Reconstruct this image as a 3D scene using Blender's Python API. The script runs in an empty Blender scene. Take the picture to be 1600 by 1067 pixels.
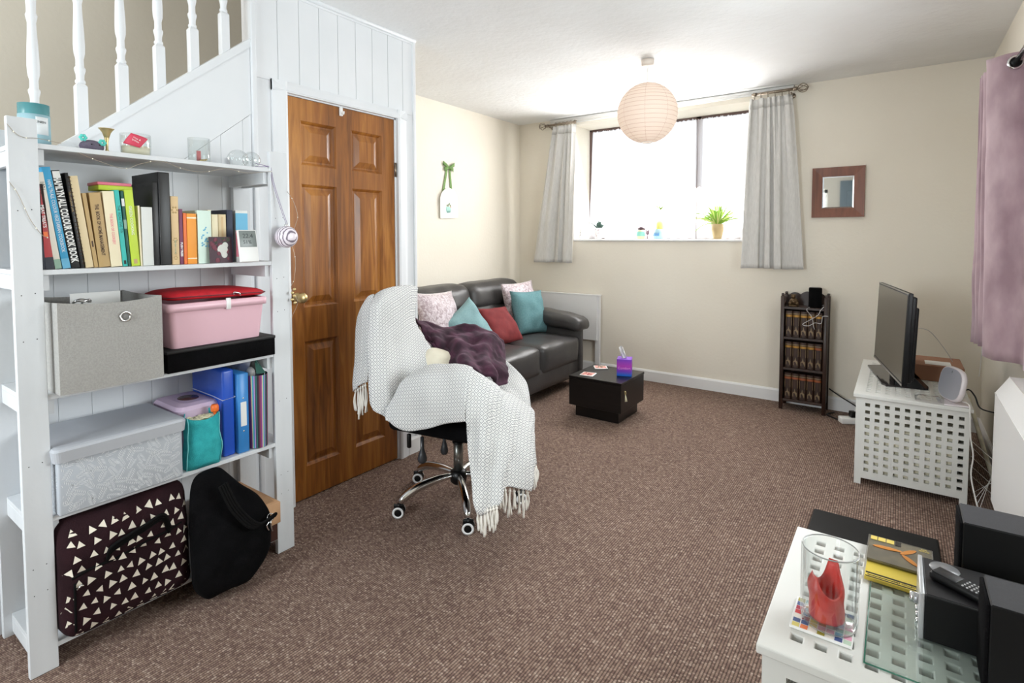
import bpy, bmesh, math, random
import numpy as np
from mathutils import Vector, Matrix, Euler, noise
random.seed(7)
PI = math.pi
scn = bpy.context.scene
col = scn.collection

# ---------------------------------------------------------------- camera
cam_d = bpy.data.cameras.new('camera'); cam = bpy.data.objects.new('camera', cam_d); col.objects.link(cam)
cam_d.sensor_width = 36.0; cam_d.lens = 36.0 * 849.8 / 1600.0
cam_d.shift_y = -(533.5 - 410.2) / 1600.0
cam_d.clip_start = 0.02
yw, pt, rl = 0.61866, 0.04639, 0.00115
Fw = Vector((-math.sin(yw) * math.cos(pt), math.cos(yw) * math.cos(pt), -math.sin(pt)))
rt = Vector((math.cos(yw), math.sin(yw), 0)); dn = Fw.cross(rt)
r2 = math.cos(rl) * rt + math.sin(rl) * dn; d2 = -math.sin(rl) * rt + math.cos(rl) * dn
cam.matrix_world = Matrix((( r2.x, -d2.x, -Fw.x, 0), (r2.y, -d2.y, -Fw.y, 0), (r2.z, -d2.z, -Fw.z, 1.31), (0, 0, 0, 1)))
scn.camera = cam

# ---------------------------------------------------------------- light
scn.view_settings.view_transform = 'Standard'; scn.view_settings.look = 'None'
scn.view_settings.gamma = 1.0; scn.view_settings.use_curve_mapping = False
scn.view_settings.exposure = 0.66
w = bpy.data.worlds.new('overcast_sky'); scn.world = w; w.use_nodes = True
bgn = w.node_tree.nodes['Background']
bgn.inputs[0].default_value = (0.90, 0.95, 1.0, 1); bgn.inputs[1].default_value = 1.7

def area(name, loc, target, sx, sy, power, color):
    l = bpy.data.lights.new(name, 'AREA'); l.shape = 'RECTANGLE'; l.size = sx; l.size_y = sy
    l.energy = power; l.color = color
    o = bpy.data.objects.new(name, l); col.objects.link(o); o.location = loc
    o.rotation_euler = (Vector(target) - Vector(loc)).to_track_quat('-Z', 'Y').to_euler()
    return o
area('daylight_far_window', (-1.78, 4.885, 1.84), (-1.78, 3.0, 1.35), 1.40, 0.95, 40, (1.0, 0.985, 0.97))
area('daylight_right_window', (0.72, 2.35, 1.55), (-1.0, 2.30, 1.35), 1.5, 1.1, 38, (0.93, 0.97, 1.0))
area('daylight_rear_window', (-1.65, -1.78, 1.45), (-1.2, 2.2, 1.1), 1.15, 1.3, 52, (0.90, 0.95, 1.0))
area('stairwell_fill', (-2.85, -1.1, 3.6), (-2.8, 0.8, 2.2), 0.7, 0.7, 20, (1.0, 0.97, 0.95))  # added fill light to brighten the stairwell wall; no window here
scn.cycles.sample_clamp_indirect = 6.0
scn.cycles.max_bounces = 10; scn.cycles.diffuse_bounces = 5; scn.cycles.glossy_bounces = 4
scn.cycles.transparent_max_bounces = 12; scn.cycles.transmission_bounces = 8
scn.cycles.caustics_reflective = False; scn.cycles.caustics_refractive = False

# ---------------------------------------------------------------- materials
def lin(c):
    return tuple(((x / 255) / 12.92 if x / 255 <= 0.04045 else ((x / 255 + 0.055) / 1.055) ** 2.4) for x in c)
class NT:
    def __init__(s, name):
        s.m = bpy.data.materials.new(name); s.m.use_nodes = True; s.t = s.m.node_tree
        s.b = s.t.nodes['Principled BSDF']; s.out = s.t.nodes['Material Output']
    def n(s, typ, **kw):
        x = s.t.nodes.new(typ)
        for k, v in kw.items():
            if k.startswith('i_'):
                k2 = k[2:].replace('_', ' ')
                x.inputs[k2].default_value = v
            else: setattr(x, k, v)
        return x
    def l(s, a, b): s.t.links.new(a, b)
def _coord(t, scale, kind='Object'):
    tc = t.n('ShaderNodeTexCoord'); mp = t.n('ShaderNodeMapping'); t.l(tc.outputs[kind], mp.inputs[0])
    mp.inputs['Scale'].default_value = scale if isinstance(scale, tuple) else (scale,) * 3
    return mp.outputs[0]
def pbr(name, c, rough=0.6, metal=0.0, c2=None, ns=8.0, nd=3.0, amt=1.0, bump=0.0, bs=60.0, spec=0.5, sheen=0.0, kind='Object', alpha=None, rng=(0.35, 0.65), stretch=None):
    t = NT(name); b = t.b
    b.inputs['Base Color'].default_value = (*lin(c), 1); b.inputs['Roughness'].default_value = rough
    b.inputs['Metallic'].default_value = metal; b.inputs['Specular IOR Level'].default_value = spec
    if sheen: b.inputs['Sheen Weight'].default_value = sheen
    if c2 is not None:
        sc = stretch if stretch else ns
        co = _coord(t, sc, kind)
        nz = t.n('ShaderNodeTexNoise'); nz.inputs['Scale'].default_value = 1.0; nz.inputs['Detail'].default_value = nd
        t.l(co, nz.inputs[0]); mr = t.n('ShaderNodeMapRange'); mr.inputs[1].default_value = rng[0]; mr.inputs[2].default_value = rng[1]
        t.l(nz.outputs[0], mr.inputs[0]); mx = t.n('ShaderNodeMix', data_type='RGBA')
        mx.inputs[6].default_value = (*lin(c), 1); mx.inputs[7].default_value = (*lin(c2), 1)
        t.l(mr.outputs[0], mx.inputs[0]); t.l(mx.outputs[2], b.inputs['Base Color'])
    if bump:
        co = _coord(t, bs, kind); nz = t.n('ShaderNodeTexNoise'); nz.inputs['Scale'].default_value = 1.0
        nz.inputs['Detail'].default_value = 3.0; t.l(co, nz.inputs[0]); bp = t.n('ShaderNodeBump')
        bp.inputs['Strength'].default_value = min(1.0, bump); bp.inputs['Distance'].default_value = 0.004 * max(1.0, bump); t.l(nz.outputs[0], bp.inputs['Height'])
        t.l(bp.outputs[0], b.inputs['Normal'])
    return t.m
def glassy(name, tint=(1, 1, 1), rough=0.0, amount=0.12):
    """thin clear sheet: passes light, keeps a fresnel reflection"""
    t = NT(name); tr = t.n('ShaderNodeBsdfTransparent'); tr.inputs[0].default_value = (*tint, 1)
    gl = t.n('ShaderNodeBsdfGlossy'); gl.inputs['Roughness'].default_value = rough
    fr = t.n('ShaderNodeLayerWeight'); fr.inputs[0].default_value = 0.35
    mr = t.n('ShaderNodeMapRange'); mr.inputs[3].default_value = amount * 0.4; mr.inputs[4].default_value = 0.75
    t.l(fr.outputs['Facing'], mr.inputs[0])
    pw = t.n('ShaderNodeMath', operation='POWER'); pw.inputs[1].default_value = 1.6; t.l(mr.outputs[0], pw.inputs[0])
    mx = t.n('ShaderNodeMixShader'); t.l(pw.outputs[0], mx.inputs[0]); t.l(tr.outputs[0], mx.inputs[1]); t.l(gl.outputs[0], mx.inputs[2])
    t.l(mx.outputs[0], t.out.inputs[0]); return t.m

M = {}
M['cream_wall'] = pbr('cream_wall', (233, 227, 214), 0.85, c2=(229, 222, 208), ns=1.3, bump=0.25, bs=45)
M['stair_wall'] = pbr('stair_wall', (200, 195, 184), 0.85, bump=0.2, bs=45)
M['ceiling'] = pbr('ceiling_paint', (233, 234, 234), 0.9, c2=(228, 228, 227), ns=2.0, bump=0.9, bs=26)
M['white_paint'] = pbr('white_paint', (223, 225, 228), 0.5, c2=(218, 221, 224), ns=3, bump=0.08, bs=30)
M['trim'] = pbr('white_trim', (232, 232, 232), 0.4)
M['shelf_paint'] = pbr('shelf_paint', (218, 221, 224), 0.55, c2=(209, 212, 215), ns=5, bump=0.15, bs=50, stretch=(12, 12, 2))
M['black'] = pbr('black_plastic', (9, 9, 10), 0.38, spec=0.35)
M['black_cloth'] = pbr('black_cloth', (7, 7, 8), 0.95, c2=(13, 12, 14), ns=20, spec=0.1, bump=0.6, bs=300)
M['chrome'] = pbr('chrome', (215, 215, 215), 0.12, 1.0)
M['brass'] = pbr('brass', (206, 184, 134), 0.38, 0.9)
M['pewter'] = pbr('pewter', (150, 138, 124), 0.35, 1.0)
M['white'] = pbr('white_plastic', (232, 232, 230), 0.4)
M['glass'] = glassy('clear_glass', (0.97, 0.985, 0.98))

def wood_mat(name, dark, mid, light, scale=(30, 30, 2.2), rough=0.38, coat=0.2):
    t = NT(name); b = t.b; co = _coord(t, scale)
    n1 = t.n('ShaderNodeTexNoise'); n1.inputs['Scale'].default_value = 1.0; n1.inputs['Detail'].default_value = 6; n1.inputs['Distortion'].default_value = 1.2
    t.l(co, n1.inputs[0])
    co2 = _coord(t, (3.1, 3.1, 1.1)); n2 = t.n('ShaderNodeTexNoise'); n2.inputs['Scale'].default_value = 1.0; t.l(co2, n2.inputs[0])
    rp = t.n('ShaderNodeValToRGB'); cr = rp.color_ramp
    cr.elements[0].position = 0.30; cr.elements[0].color = (*lin(dark), 1)
    cr.elements[1].position = 0.74; cr.elements[1].color = (*lin(light), 1)
    e = cr.elements.new(0.5); e.color = (*lin(mid), 1)
    mt = t.n('ShaderNodeMath', operation='MULTIPLY_ADD'); mt.inputs[1].default_value = 0.55
    t.l(n2.outputs[0], mt.inputs[0])
    mb = t.n('ShaderNodeMath', operation='MULTIPLY'); mb.inputs[1].default_value = 0.48; t.l(n1.outputs[0], mb.inputs[0]); t.l(mb.outputs[0], mt.inputs[2])
    t.l(mt.outputs[0], rp.inputs[0]); t.l(rp.outputs[0], b.inputs['Base Color'])
    b.inputs['Roughness'].default_value = rough; b.inputs['Coat Weight'].default_value = coat; b.inputs['Coat Roughness'].default_value = 0.25
    return t.m
M['door_wood'] = wood_mat('door_wood', (74, 36, 8), (146, 88, 30), (196, 134, 60))
M['dark_oak'] = wood_mat('dark_oak', (26, 14, 9), (44, 25, 17), (60, 36, 24), rough=0.45)
M['mirror_wood'] = wood_mat('mirror_frame_wood', (84, 44, 28), (122, 72, 50), (140, 86, 62), rough=0.5)

def carpet_mat():
    t = NT('looped_carpet'); b = t.b
    tc = t.n('ShaderNodeTexCoord'); sp = t.n('ShaderNodeSeparateXYZ'); t.l(tc.outputs['Object'], sp.inputs[0])
    def frac_floor(o, s, off=None):
        m = t.n('ShaderNodeMath', operation='MULTIPLY'); m.inputs[1].default_value = s; t.l(o, m.inputs[0]); r = m.outputs[0]
        if off is not None:
            a = t.n('ShaderNodeMath', operation='ADD'); t.l(r, a.inputs[0]); t.l(off, a.inputs[1]); r = a.outputs[0]
        f = t.n('ShaderNodeMath', operation='FRACT'); t.l(r, f.inputs[0]); g = t.n('ShaderNodeMath', operation='FLOOR'); t.l(r, g.inputs[0])
        return f.outputs[0], g.outputs[0]
    fx, gx = frac_floor(sp.outputs[0], 1 / 0.0095)
    wn0 = t.n('ShaderNodeTexWhiteNoise', noise_dimensions='1D'); t.l(gx, wn0.inputs['W'])
    fy, gy = frac_floor(sp.outputs[1], 1 / 0.0070, wn0.outputs['Value'])
    cb = t.n('ShaderNodeCombineXYZ'); t.l(gx, cb.inputs[0]); t.l(gy, cb.inputs[1])
    wn = t.n('ShaderNodeTexWhiteNoise', noise_dimensions='2D'); t.l(cb.outputs[0], wn.inputs['Vector'])
    rp = t.n('ShaderNodeValToRGB'); cr = rp.color_ramp; cr.interpolation = 'CONSTANT'
    tones = [(0.0, (122, 99, 89)), (0.16, (144, 120, 107)), (0.40, (153, 129, 115)), (0.66, (132, 108, 98)), (0.82, (164, 141, 127)), (0.95, (182, 160, 145))]
    cr.elements[0].color = (*lin(tones[0][1]), 1); cr.elements[1].position = tones[1][0]; cr.elements[1].color = (*lin(tones[1][1]), 1)
    for p, c in tones[2:]:
        e = cr.elements.new(p); e.color = (*lin(c), 1)
    t.l(wn.outputs['Value'], rp.inputs[0])
    def bumpf(f):
        s = t.n('ShaderNodeMath', operation='SUBTRACT'); s.inputs[1].default_value = 0.5; t.l(f, s.inputs[0])
        q = t.n('ShaderNodeMath', operation='POWER'); q.inputs[1].default_value = 2.0
        a = t.n('ShaderNodeMath', operation='ABSOLUTE'); t.l(s.outputs[0], a.inputs[0]); t.l(a.outputs[0], q.inputs[0]); return q.outputs[0]
    ad = t.n('ShaderNodeMath', operation='ADD'); t.l(bumpf(fx), ad.inputs[0]); hy = t.n('ShaderNodeMath', operation='MULTIPLY'); hy.inputs[1].default_value = 0.35; t.l(bumpf(fy), hy.inputs[0]); t.l(hy.outputs[0], ad.inputs[1])
    mr = t.n('ShaderNodeMapRange'); mr.inputs[1].default_value = 0.0; mr.inputs[2].default_value = 0.27; mr.inputs[3].default_value = 1.0; mr.inputs[4].default_value = 0.22  # loop shading put into the colour: darker in the gaps between loops
    t.l(ad.outputs[0], mr.inputs[0])
    mu = t.n('ShaderNodeMix', data_type='RGBA', blend_type='MULTIPLY'); mu.inputs[0].default_value = 1.0
    t.l(rp.outputs[0], mu.inputs[6]); t.l(mr.outputs[0], mu.inputs[7])
    nz = t.n('ShaderNodeTexNoise'); nz.inputs['Scale'].default_value = 1.6; t.l(tc.outputs['Object'], nz.inputs[0])
    m2 = t.n('ShaderNodeMapRange'); m2.inputs[3].default_value = 0.86; m2.inputs[4].default_value = 1.14; t.l(nz.outputs[0], m2.inputs[0])
    mv = t.n('ShaderNodeMix', data_type='RGBA', blend_type='MULTIPLY'); mv.inputs[0].default_value = 1.0
    t.l(mu.outputs[2], mv.inputs[6]); t.l(m2.outputs[0], mv.inputs[7]); t.l(mv.outputs[2], b.inputs['Base Color'])
    bp = t.n('ShaderNodeBump'); bp.inputs['Strength'].default_value = 0.7; bp.inputs['Distance'].default_value = 0.003
    t.l(mr.outputs[0], bp.inputs['Height']); t.l(bp.outputs[0], b.inputs['Normal'])
    b.inputs['Roughness'].default_value = 0.95; b.inputs['Specular IOR Level'].default_value = 0.15
    return t.m
M['carpet'] = carpet_mat()

# ---------------------------------------------------------------- mesh helpers
class MB:
    """collects geometry (world or local coordinates) into one mesh"""
    def __init__(s): s.v = []; s.f = []; s.mi = []; s.uv = None; s.sm = []
    def add(s, vs, fs, mi=0, smooth=False):
        o = len(s.v); s.v += [tuple(x) for x in vs]; s.f += [tuple(i + o for i in f) for f in fs]
        s.mi += [mi] * len(fs); s.sm += [smooth] * len(fs); return s
    def box(s, x0, x1, y0, y1, z0, z1, mi=0, m=None):
        vs = [(x, y, z) for z in (z0, z1) for y in (y0, y1) for x in (x0, x1)]
        if m is not None: vs = [m @ Vector(v) for v in vs]
        return s.add(vs, [(0, 2, 3, 1), (4, 5, 7, 6), (0, 1, 5, 4), (2, 6, 7, 3), (0, 4, 6, 2), (1, 3, 7, 5)], mi)
    def rbox(s, x0, x1, y0, y1, z0, z1, r=0.004, seg=2, mi=0, m=None, smooth=True):
        bm = bmesh.new(); bmesh.ops.create_cube(bm, size=1.0)
        for v in bm.verts: v.co = Vector(((x0 + x1) / 2 + v.co.x * (x1 - x0), (y0 + y1) / 2 + v.co.y * (y1 - y0), (z0 + z1) / 2 + v.co.z * (z1 - z0)))
        r = min(r, 0.49 * min(x1 - x0, y1 - y0, z1 - z0))
        bmesh.ops.bevel(bm, geom=list(bm.edges), offset=r, segments=seg, profile=0.5, affect='EDGES')
        return s.bm(bm, mi, m, smooth)
    def bm(s, bm, mi=0, m=None, smooth=True):
        bm.verts.ensure_lookup_table(); bm.verts.index_update()
        vs = [v.co.copy() for v in bm.verts]
        if m is not None: vs = [m @ v for v in vs]
        s.add(vs, [[v.index for v in f.verts] for f in bm.faces], mi, smooth); bm.free(); return s
    def tube(s, pts, r, n=8, mi=0, caps=True, closed=False):
        pts = [Vector(p) for p in pts]; N = len(pts); rs = r if isinstance(r, (list, tuple)) else [r] * N
        up = Vector((0, 0, 1)); vs = []; prev = None
        for i, p in enumerate(pts):
            if closed: d = pts[(i + 1) % N] - pts[i - 1]
            else: d = pts[min(i + 1, N - 1)] - pts[max(i - 1, 0)]
            d.normalize() if d.length > 1e-9 else None
            if prev is None:
                a = d.cross(up if abs(d.z) < 0.9 else Vector((1, 0, 0))).normalized()
            else:
                a = (prev - d * prev.dot(d)); a = a.normalized() if a.length > 1e-6 else d.orthogonal().normalized()
            prev = a; b = d.cross(a)
            for k in range(n):
                t = 2 * PI * k / n; vs.append(p + (a * math.cos(t) + b * math.sin(t)) * rs[i])
        fs = []
        for i in range(N if closed else N - 1):
            j = (i + 1) % N
            for k in range(n): fs.append((i * n + k, i * n + (k + 1) % n, j * n + (k + 1) % n, j * n + k))
        s.add(vs, fs, mi, True)
        if caps and not closed:
            o = len(s.v) - N * n
            s.f += [tuple(o + k for k in reversed(range(n))), tuple(o + (N - 1) * n + k for k in range(n))]; s.mi += [mi] * 2; s.sm += [False] * 2
        return s
    def lathe(s, prof, c=(0, 0, 0), n=24, mi=0, m=None, smooth=True):
        c = Vector(c); vs = []; fs = []
        for r, z in prof:
            for k in range(n):
                t = 2 * PI * k / n; v = Vector((r * math.cos(t), r * math.sin(t), z))
                if m is not None: v = m @ v
                vs.append(c + v)
        for i in range(len(prof) - 1):
            for k in range(n): fs.append((i * n + k, i * n + (k + 1) % n, (i + 1) * n + (k + 1) % n, (i + 1) * n + k))
        cl = abs(prof[0][0] - prof[-1][0]) < 1e-7 and abs(prof[0][1] - prof[-1][1]) < 1e-7
        if prof[0][0] > 1e-5 and not cl: fs.append(tuple(reversed(range(n))))
        if prof[-1][0] > 1e-5 and not cl: fs.append(tuple((len(prof) - 1) * n + k for k in range(n)))
        return s.add(vs, fs, mi, smooth)
    def prism(s, poly, axis, a, b, mi=0, m=None):
        """extrude a 2D polygon along an axis from a to b; polygon given in the other two axes in xyz order"""
        def P(p, t):
            q = {0: (t, p[0], p[1]), 1: (p[0], t, p[1]), 2: (p[0], p[1], t)}[axis]
            return m @ Vector(q) if m is not None else q
        n = len(poly); vs = [P(p, a) for p in poly] + [P(p, b) for p in poly]
        fs = [tuple(range(n)), tuple(reversed(range(n, 2 * n)))] + [(i, i + n, (i + 1) % n + n, (i + 1) % n) for i in range(n)]
        return s.add(vs, fs, mi)
    def grid(s, rows, mi=0, smooth=True, closed_v=False):
        R = len(rows); C = len(rows[0]); vs = [p for r in rows for p in r]; fs = []
        for i in range(R - 1):
            for j in range(C if closed_v else C - 1):
                fs.append((i * C + j, i * C + (j + 1) % C, (i + 1) * C + (j + 1) % C, (i + 1) * C + j))
        return s.add(vs, fs, mi, smooth)
    def ball(s, c, r, n=16, k=10, mi=0, sc=(1, 1, 1)):
        prof = [(max(1e-6, math.sin(PI * i / k)) * r, -math.cos(PI * i / k) * r) for i in range(k + 1)]
        m = Matrix.Diagonal((*sc, 1)); return s.lathe(prof, c, n, mi, m)

def recalc(me):
    bm = bmesh.new(); bm.from_mesh(me); bmesh.ops.recalc_face_normals(bm, faces=bm.faces); bm.to_mesh(me); bm.free()
def part(name, mb, mat, root=None, world=True, kind=None, label=None, fix=True):
    me = bpy.data.meshes.new(name); vs = mb.v
    if root is not None and world:
        mi = ROOTM[root.name].inverted(); vs = [tuple(mi @ Vector(v)) for v in vs]
    me.from_pydata(vs, [], mb.f); mats = mat if isinstance(mat, (list, tuple)) else [mat]
    for x in mats: me.materials.append(M[x] if isinstance(x, str) else x)
    me.polygons.foreach_set('material_index', mb.mi); me.polygons.foreach_set('use_smooth', mb.sm)
    if mb.uv is not None:
        uvl = me.uv_layers.new(name='UVMap')
        for lp in me.loops: uvl.data[lp.index].uv = mb.uv[lp.vertex_index]
    if fix: recalc(me)
    me.update()
    o = bpy.data.objects.new(name, me); col.objects.link(o)
    if root is not None: o.parent = root
    if kind: o['kind'] = kind
    if label: o['label'] = label
    return o
ROOTM = {}
def reg(o):
    ROOTM[o.name] = (ROOTM[o.parent.name] if o.parent and o.parent.name in ROOTM else Matrix()) @ o.matrix_basis
def sub(name, mb, mat, parentpart, **k):
    """sub-part in world coordinates under a part (parts have identity local transforms)"""
    rt = parentpart.parent
    if parentpart.name not in ROOTM: ROOTM[parentpart.name] = ROOTM[rt.name].copy() if rt is not None else Matrix()
    return part(name, mb, mat, parentpart, **k)
def thing(name, label, cat, loc=(0, 0, 0), rot=(0, 0, 0), group=None):
    o = bpy.data.objects.new(name, None); col.objects.link(o); o.location = loc; o.rotation_euler = rot
    o.empty_display_size = 0.05
    o['label'] = label; o['category'] = cat
    if group: o['group'] = group
    ROOTM[o.name] = Matrix.Translation(loc) @ Euler(rot).to_matrix().to_4x4()
    return o
def solo(name, mb, mat, label, cat, loc=(0, 0, 0), group=None, world=True, kind=None):
    """a thing that is one mesh; geometry in world coordinates, origin moved to loc"""
    b = MB(); b.__dict__ = dict(mb.__dict__)
    if world: b.v = [(x - loc[0], y - loc[1], z - loc[2]) for x, y, z in mb.v]
    o = part(name, b, mat); o.location = loc; o['label'] = label; o['category'] = cat
    if group: o['group'] = group
    if kind: o['kind'] = kind
    ROOTM[o.name] = Matrix.Translation(loc)
    return o
def struct(name, mb, mat, parent=None):
    if parent is None and not mb.v:
        o = bpy.data.objects.new(name, None); col.objects.link(o)
    else: o = part(name, mb, mat, None if parent is None else parent)
    if parent is None: o['kind'] = 'structure'; ROOTM[o.name] = Matrix()
    return o
def share(o, name, parent, loc=(0, 0, 0), rot=(0, 0, 0), sc=(1, 1, 1)):
    c = bpy.data.objects.new(name, o.data); col.objects.link(c); c.parent = parent; c.location = loc; c.rotation_euler = rot; c.scale = sc
    return c
def copy_tree(o, loc=None, rot=None, label=None, group=None):
    c = o.copy(); col.objects.link(c)
    if loc is not None: c.location = loc
    if rot is not None: c.rotation_euler = rot
    if label: c['label'] = label
    if group: c['group'] = group
    for ch in list(o.children):
        d = ch.copy(); col.objects.link(d); d.parent = c
        for g in list(ch.children):
            e = g.copy(); col.objects.link(e); e.parent = d
    return c
def bez(p, n=16):
    """catmull-rom through points"""
    p = [Vector(x) for x in p]; q = [p[0] * 2 - p[1]] + p + [p[-1] * 2 - p[-2]]; out = []
    for i in range(1, len(q) - 2):
        for k in range(n):
            t = k / n; a, b, c, d = q[i - 1], q[i], q[i + 1], q[i + 2]
            out.append(0.5 * ((2 * b) + (c - a) * t + (2 * a - 5 * b + 4 * c - d) * t * t + (3 * b - a - 3 * c + d) * t ** 3))
    out.append(p[-1]); return out
def resample(rows, ku, kv):
    """catmull-rom upsampling of a grid of points"""
    a = [bez(r, kv) for r in rows]; cols = list(zip(*a)); b = [bez(list(c), ku) for c in cols]
    return [list(r) for r in zip(*b)]
def letters(txt, size, mat4, font_depth=0.0004, align='LEFT', stretch=1.0, bold=0.0):
    cu = bpy.data.curves.new('t', 'FONT'); cu.body = txt; cu.size = size; cu.align_x = align; cu.align_y = 'CENTER'; cu.extrude = font_depth
    cu.resolution_u = 2; cu.offset = bold
    o = bpy.data.objects.new('t', cu); col.objects.link(o); dg = bpy.context.evaluated_depsgraph_get(); dg.update()
    me = bpy.data.meshes.new_from_object(o.evaluated_get(dg)); mb = MB()
    S = Matrix.Diagonal((stretch, 1, 1, 1))
    mb.add([mat4 @ S @ v.co for v in me.vertices], [tuple(p.vertices) for p in me.polygons])
    bpy.data.objects.remove(o); bpy.data.curves.remove(cu); bpy.data.meshes.remove(me); return mb
def pillow(w, h, t, n=14, pinch=0.06, noise_amt=0.004, seed=0):
    """cushion centred at origin, width along x, height along z, thickness along y"""
    top = []; bot = []
    for j in range(n + 1):
        r1 = []; r2 = []
        for i in range(n + 1):
            u = 2 * i / n - 1; v = 2 * j / n - 1
            th = max(0.0, (1 - abs(u) ** 2.4) * (1 - abs(v) ** 2.4)) ** 0.55 * t / 2
            px = u * w / 2 * (1 - pinch * (1 - v * v) * abs(u)); pz = v * h / 2 * (1 - pinch * (1 - u * u) * abs(v))
            nn = noise.noise(Vector((u * 2 + seed, v * 2, seed))) * noise_amt * 3
            r1.append(Vector((px, -th + nn * (th > 0.001), pz))); r2.append(Vector((px, th + nn * (th > 0.001), pz)))
        top.append(r1); bot.append(r2)
    mb = MB(); mb.grid(top); mb.grid([list(reversed(r)) for r in bot]); 
    return mb
def xf(mb, m):
    mb.v = [tuple(m @ Vector(v)) for v in mb.v]; return mb
def weld(o, d=0.0002):
    bm = bmesh.new(); bm.from_mesh(o.data); bmesh.ops.remove_doubles(bm, verts=bm.verts, dist=d); bmesh.ops.recalc_face_normals(bm, faces=bm.faces); bm.to_mesh(o.data); bm.free()
def TR(loc, rx=0, ry=0, rz=0): return Matrix.Translation(loc) @ Euler((rx, ry, rz)).to_matrix().to_4x4()
def perf(us, vs, holes, t0, t1, axis, mi=0):
    """perforated slab: us, vs grid lines; holes set of (i,j) cells; thickness t0..t1 along axis"""
    mb = MB()
    def P(u, v, t): return {0: (t, u, v), 1: (u, t, v), 2: (u, v, t)}[axis]
    nu, nv = len(us), len(vs); idx = lambda i, j, k: k * nu * nv + j * nu + i
    pts = [P(us[i], vs[j], t) for t in (t0, t1) for j in range(nv) for i in range(nu)]; fs = []
    solid = lambda i, j: 0 <= i < nu - 1 and 0 <= j < nv - 1 and (i, j) not in holes
    for i in range(nu - 1):
        for j in range(nv - 1):
            if not solid(i, j): continue
            fs.append((idx(i, j, 0), idx(i + 1, j, 0), idx(i + 1, j + 1, 0), idx(i, j + 1, 0)))
            fs.append((idx(i, j, 1), idx(i, j + 1, 1), idx(i + 1, j + 1, 1), idx(i + 1, j, 1)))
            if not solid(i - 1, j): fs.append((idx(i, j, 0), idx(i, j + 1, 0), idx(i, j + 1, 1), idx(i, j, 1)))
            if not solid(i + 1, j): fs.append((idx(i + 1, j, 0), idx(i + 1, j, 1), idx(i + 1, j + 1, 1), idx(i + 1, j + 1, 0)))
            if not solid(i, j - 1): fs.append((idx(i, j, 0), idx(i, j, 1), idx(i + 1, j, 1), idx(i + 1, j, 0)))
            if not solid(i, j + 1): fs.append((idx(i, j + 1, 0), idx(i + 1, j + 1, 0), idx(i + 1, j + 1, 1), idx(i, j + 1, 1)))
    mb.add(pts, fs, mi); return mb
def puff(x0, x1, y0, y1, z0, z1, r, bulge=0.02, nzs=0.006, seed=0, crease=None, seg=10):
    """upholstered block: rounded box subdivided and puffed"""
    bm = bmesh.new(); bmesh.ops.create_cube(bm, size=2.0); bmesh.ops.subdivide_edges(bm, edges=list(bm.edges), cuts=seg, use_grid_fill=True)
    hx, hy, hz = (x1 - x0) / 2, (y1 - y0) / 2, (z1 - z0) / 2; c = Vector(((x0 + x1) / 2, (y0 + y1) / 2, (z0 + z1) / 2))
    for v in bm.verts:
        p = v.co.copy(); q = Vector((p.x * hx, p.y * hy, p.z * hz)); inner = Vector((max(-(hx - r), min(hx - r, q.x)), max(-(hy - r), min(hy - r, q.y)), max(-(hz - r), min(hz - r, q.z)))); d_ = q - inner
        if d_.length > 1e-6: q = inner + d_.normalized() * r
        bx = (1 - p.y * p.y) * (1 - p.z * p.z); bz = (1 - p.y * p.y) * (1 - p.x * p.x); by = (1 - p.x * p.x) * (1 - p.z * p.z)
        q += Vector((math.copysign(bulge * bx, p.x) if abs(p.x) > .95 else 0, math.copysign(bulge * by * .4, p.y) if abs(p.y) > .95 else 0, math.copysign(bulge * bz, p.z) if abs(p.z) > .95 else 0))
        q += Vector((1, 0.3, 1)) * noise.noise((q + c) * 7 + Vector((seed, 0, 0))) * nzs
        v.co = c + q
        if crease: crease(v.co)
    b = MB(); b.bm(bm); return b
# ================================================================ SETTING
FY = 4.735; RX = 0.47; CZ = 2.48; WX = -2.385; SX = -3.27; BY = -1.6
b = MB(); b.box(SX, RX + 0.02, BY, FY + 0.02, -0.06, 0.0); struct('floor', b, 'carpet')
b = MB(); b.box(WX - 0.08, RX + 0.25, BY - 0.2, 2.346, CZ, CZ + 0.1); b.box(SX - 0.1, RX + 0.25, 2.346, FY + 0.25, CZ, CZ + 0.1)
struct('ceiling', b, 'ceiling')
# far wall with window opening
def wall_hole(axis, a0, a1, z0, z1, h0, h1, hz0, hz1, t0, t1):
    mb = MB()
    for u0, u1, w0, w1 in ((a0, h0, z0, z1), (h1, a1, z0, z1), (h0, h1, z0, hz0), (h0, h1, hz1, z1)):
        if u1 - u0 < 1e-4 or w1 - w0 < 1e-4: continue
        if axis == 'x': mb.box(u0, u1, t0, t1, w0, w1)
        else: mb.box(t0, t1, u0, u1, w0, w1)
    return mb
struct('wall_far', wall_hole('x', SX - 0.1, RX + 0.2, 0, CZ, -2.62, -0.965, 1.285, 2.405, FY, FY + 0.25), 'cream_wall')
struct('wall_right', wall_hole('y', BY, FY, 0, CZ, 1.45, 3.12, 0.95, 2.0, RX, RX + 0.2), 'cream_wall')
struct('wall_rear', wall_hole('x', SX - 0.1, RX + 0.2, 0, CZ, -2.25, -1.05, 0.75, 2.15, BY - 0.2, BY), 'cream_wall')
b = MB(); b.box(SX - 0.1, SX, 2.30, FY, 0, CZ); struct('wall_left', b, 'cream_wall')
b = MB(); b.box(SX, WX - 0.012, 2.26, 2.334, 0, CZ); struct('wall_return', b, 'cream_wall')
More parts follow.
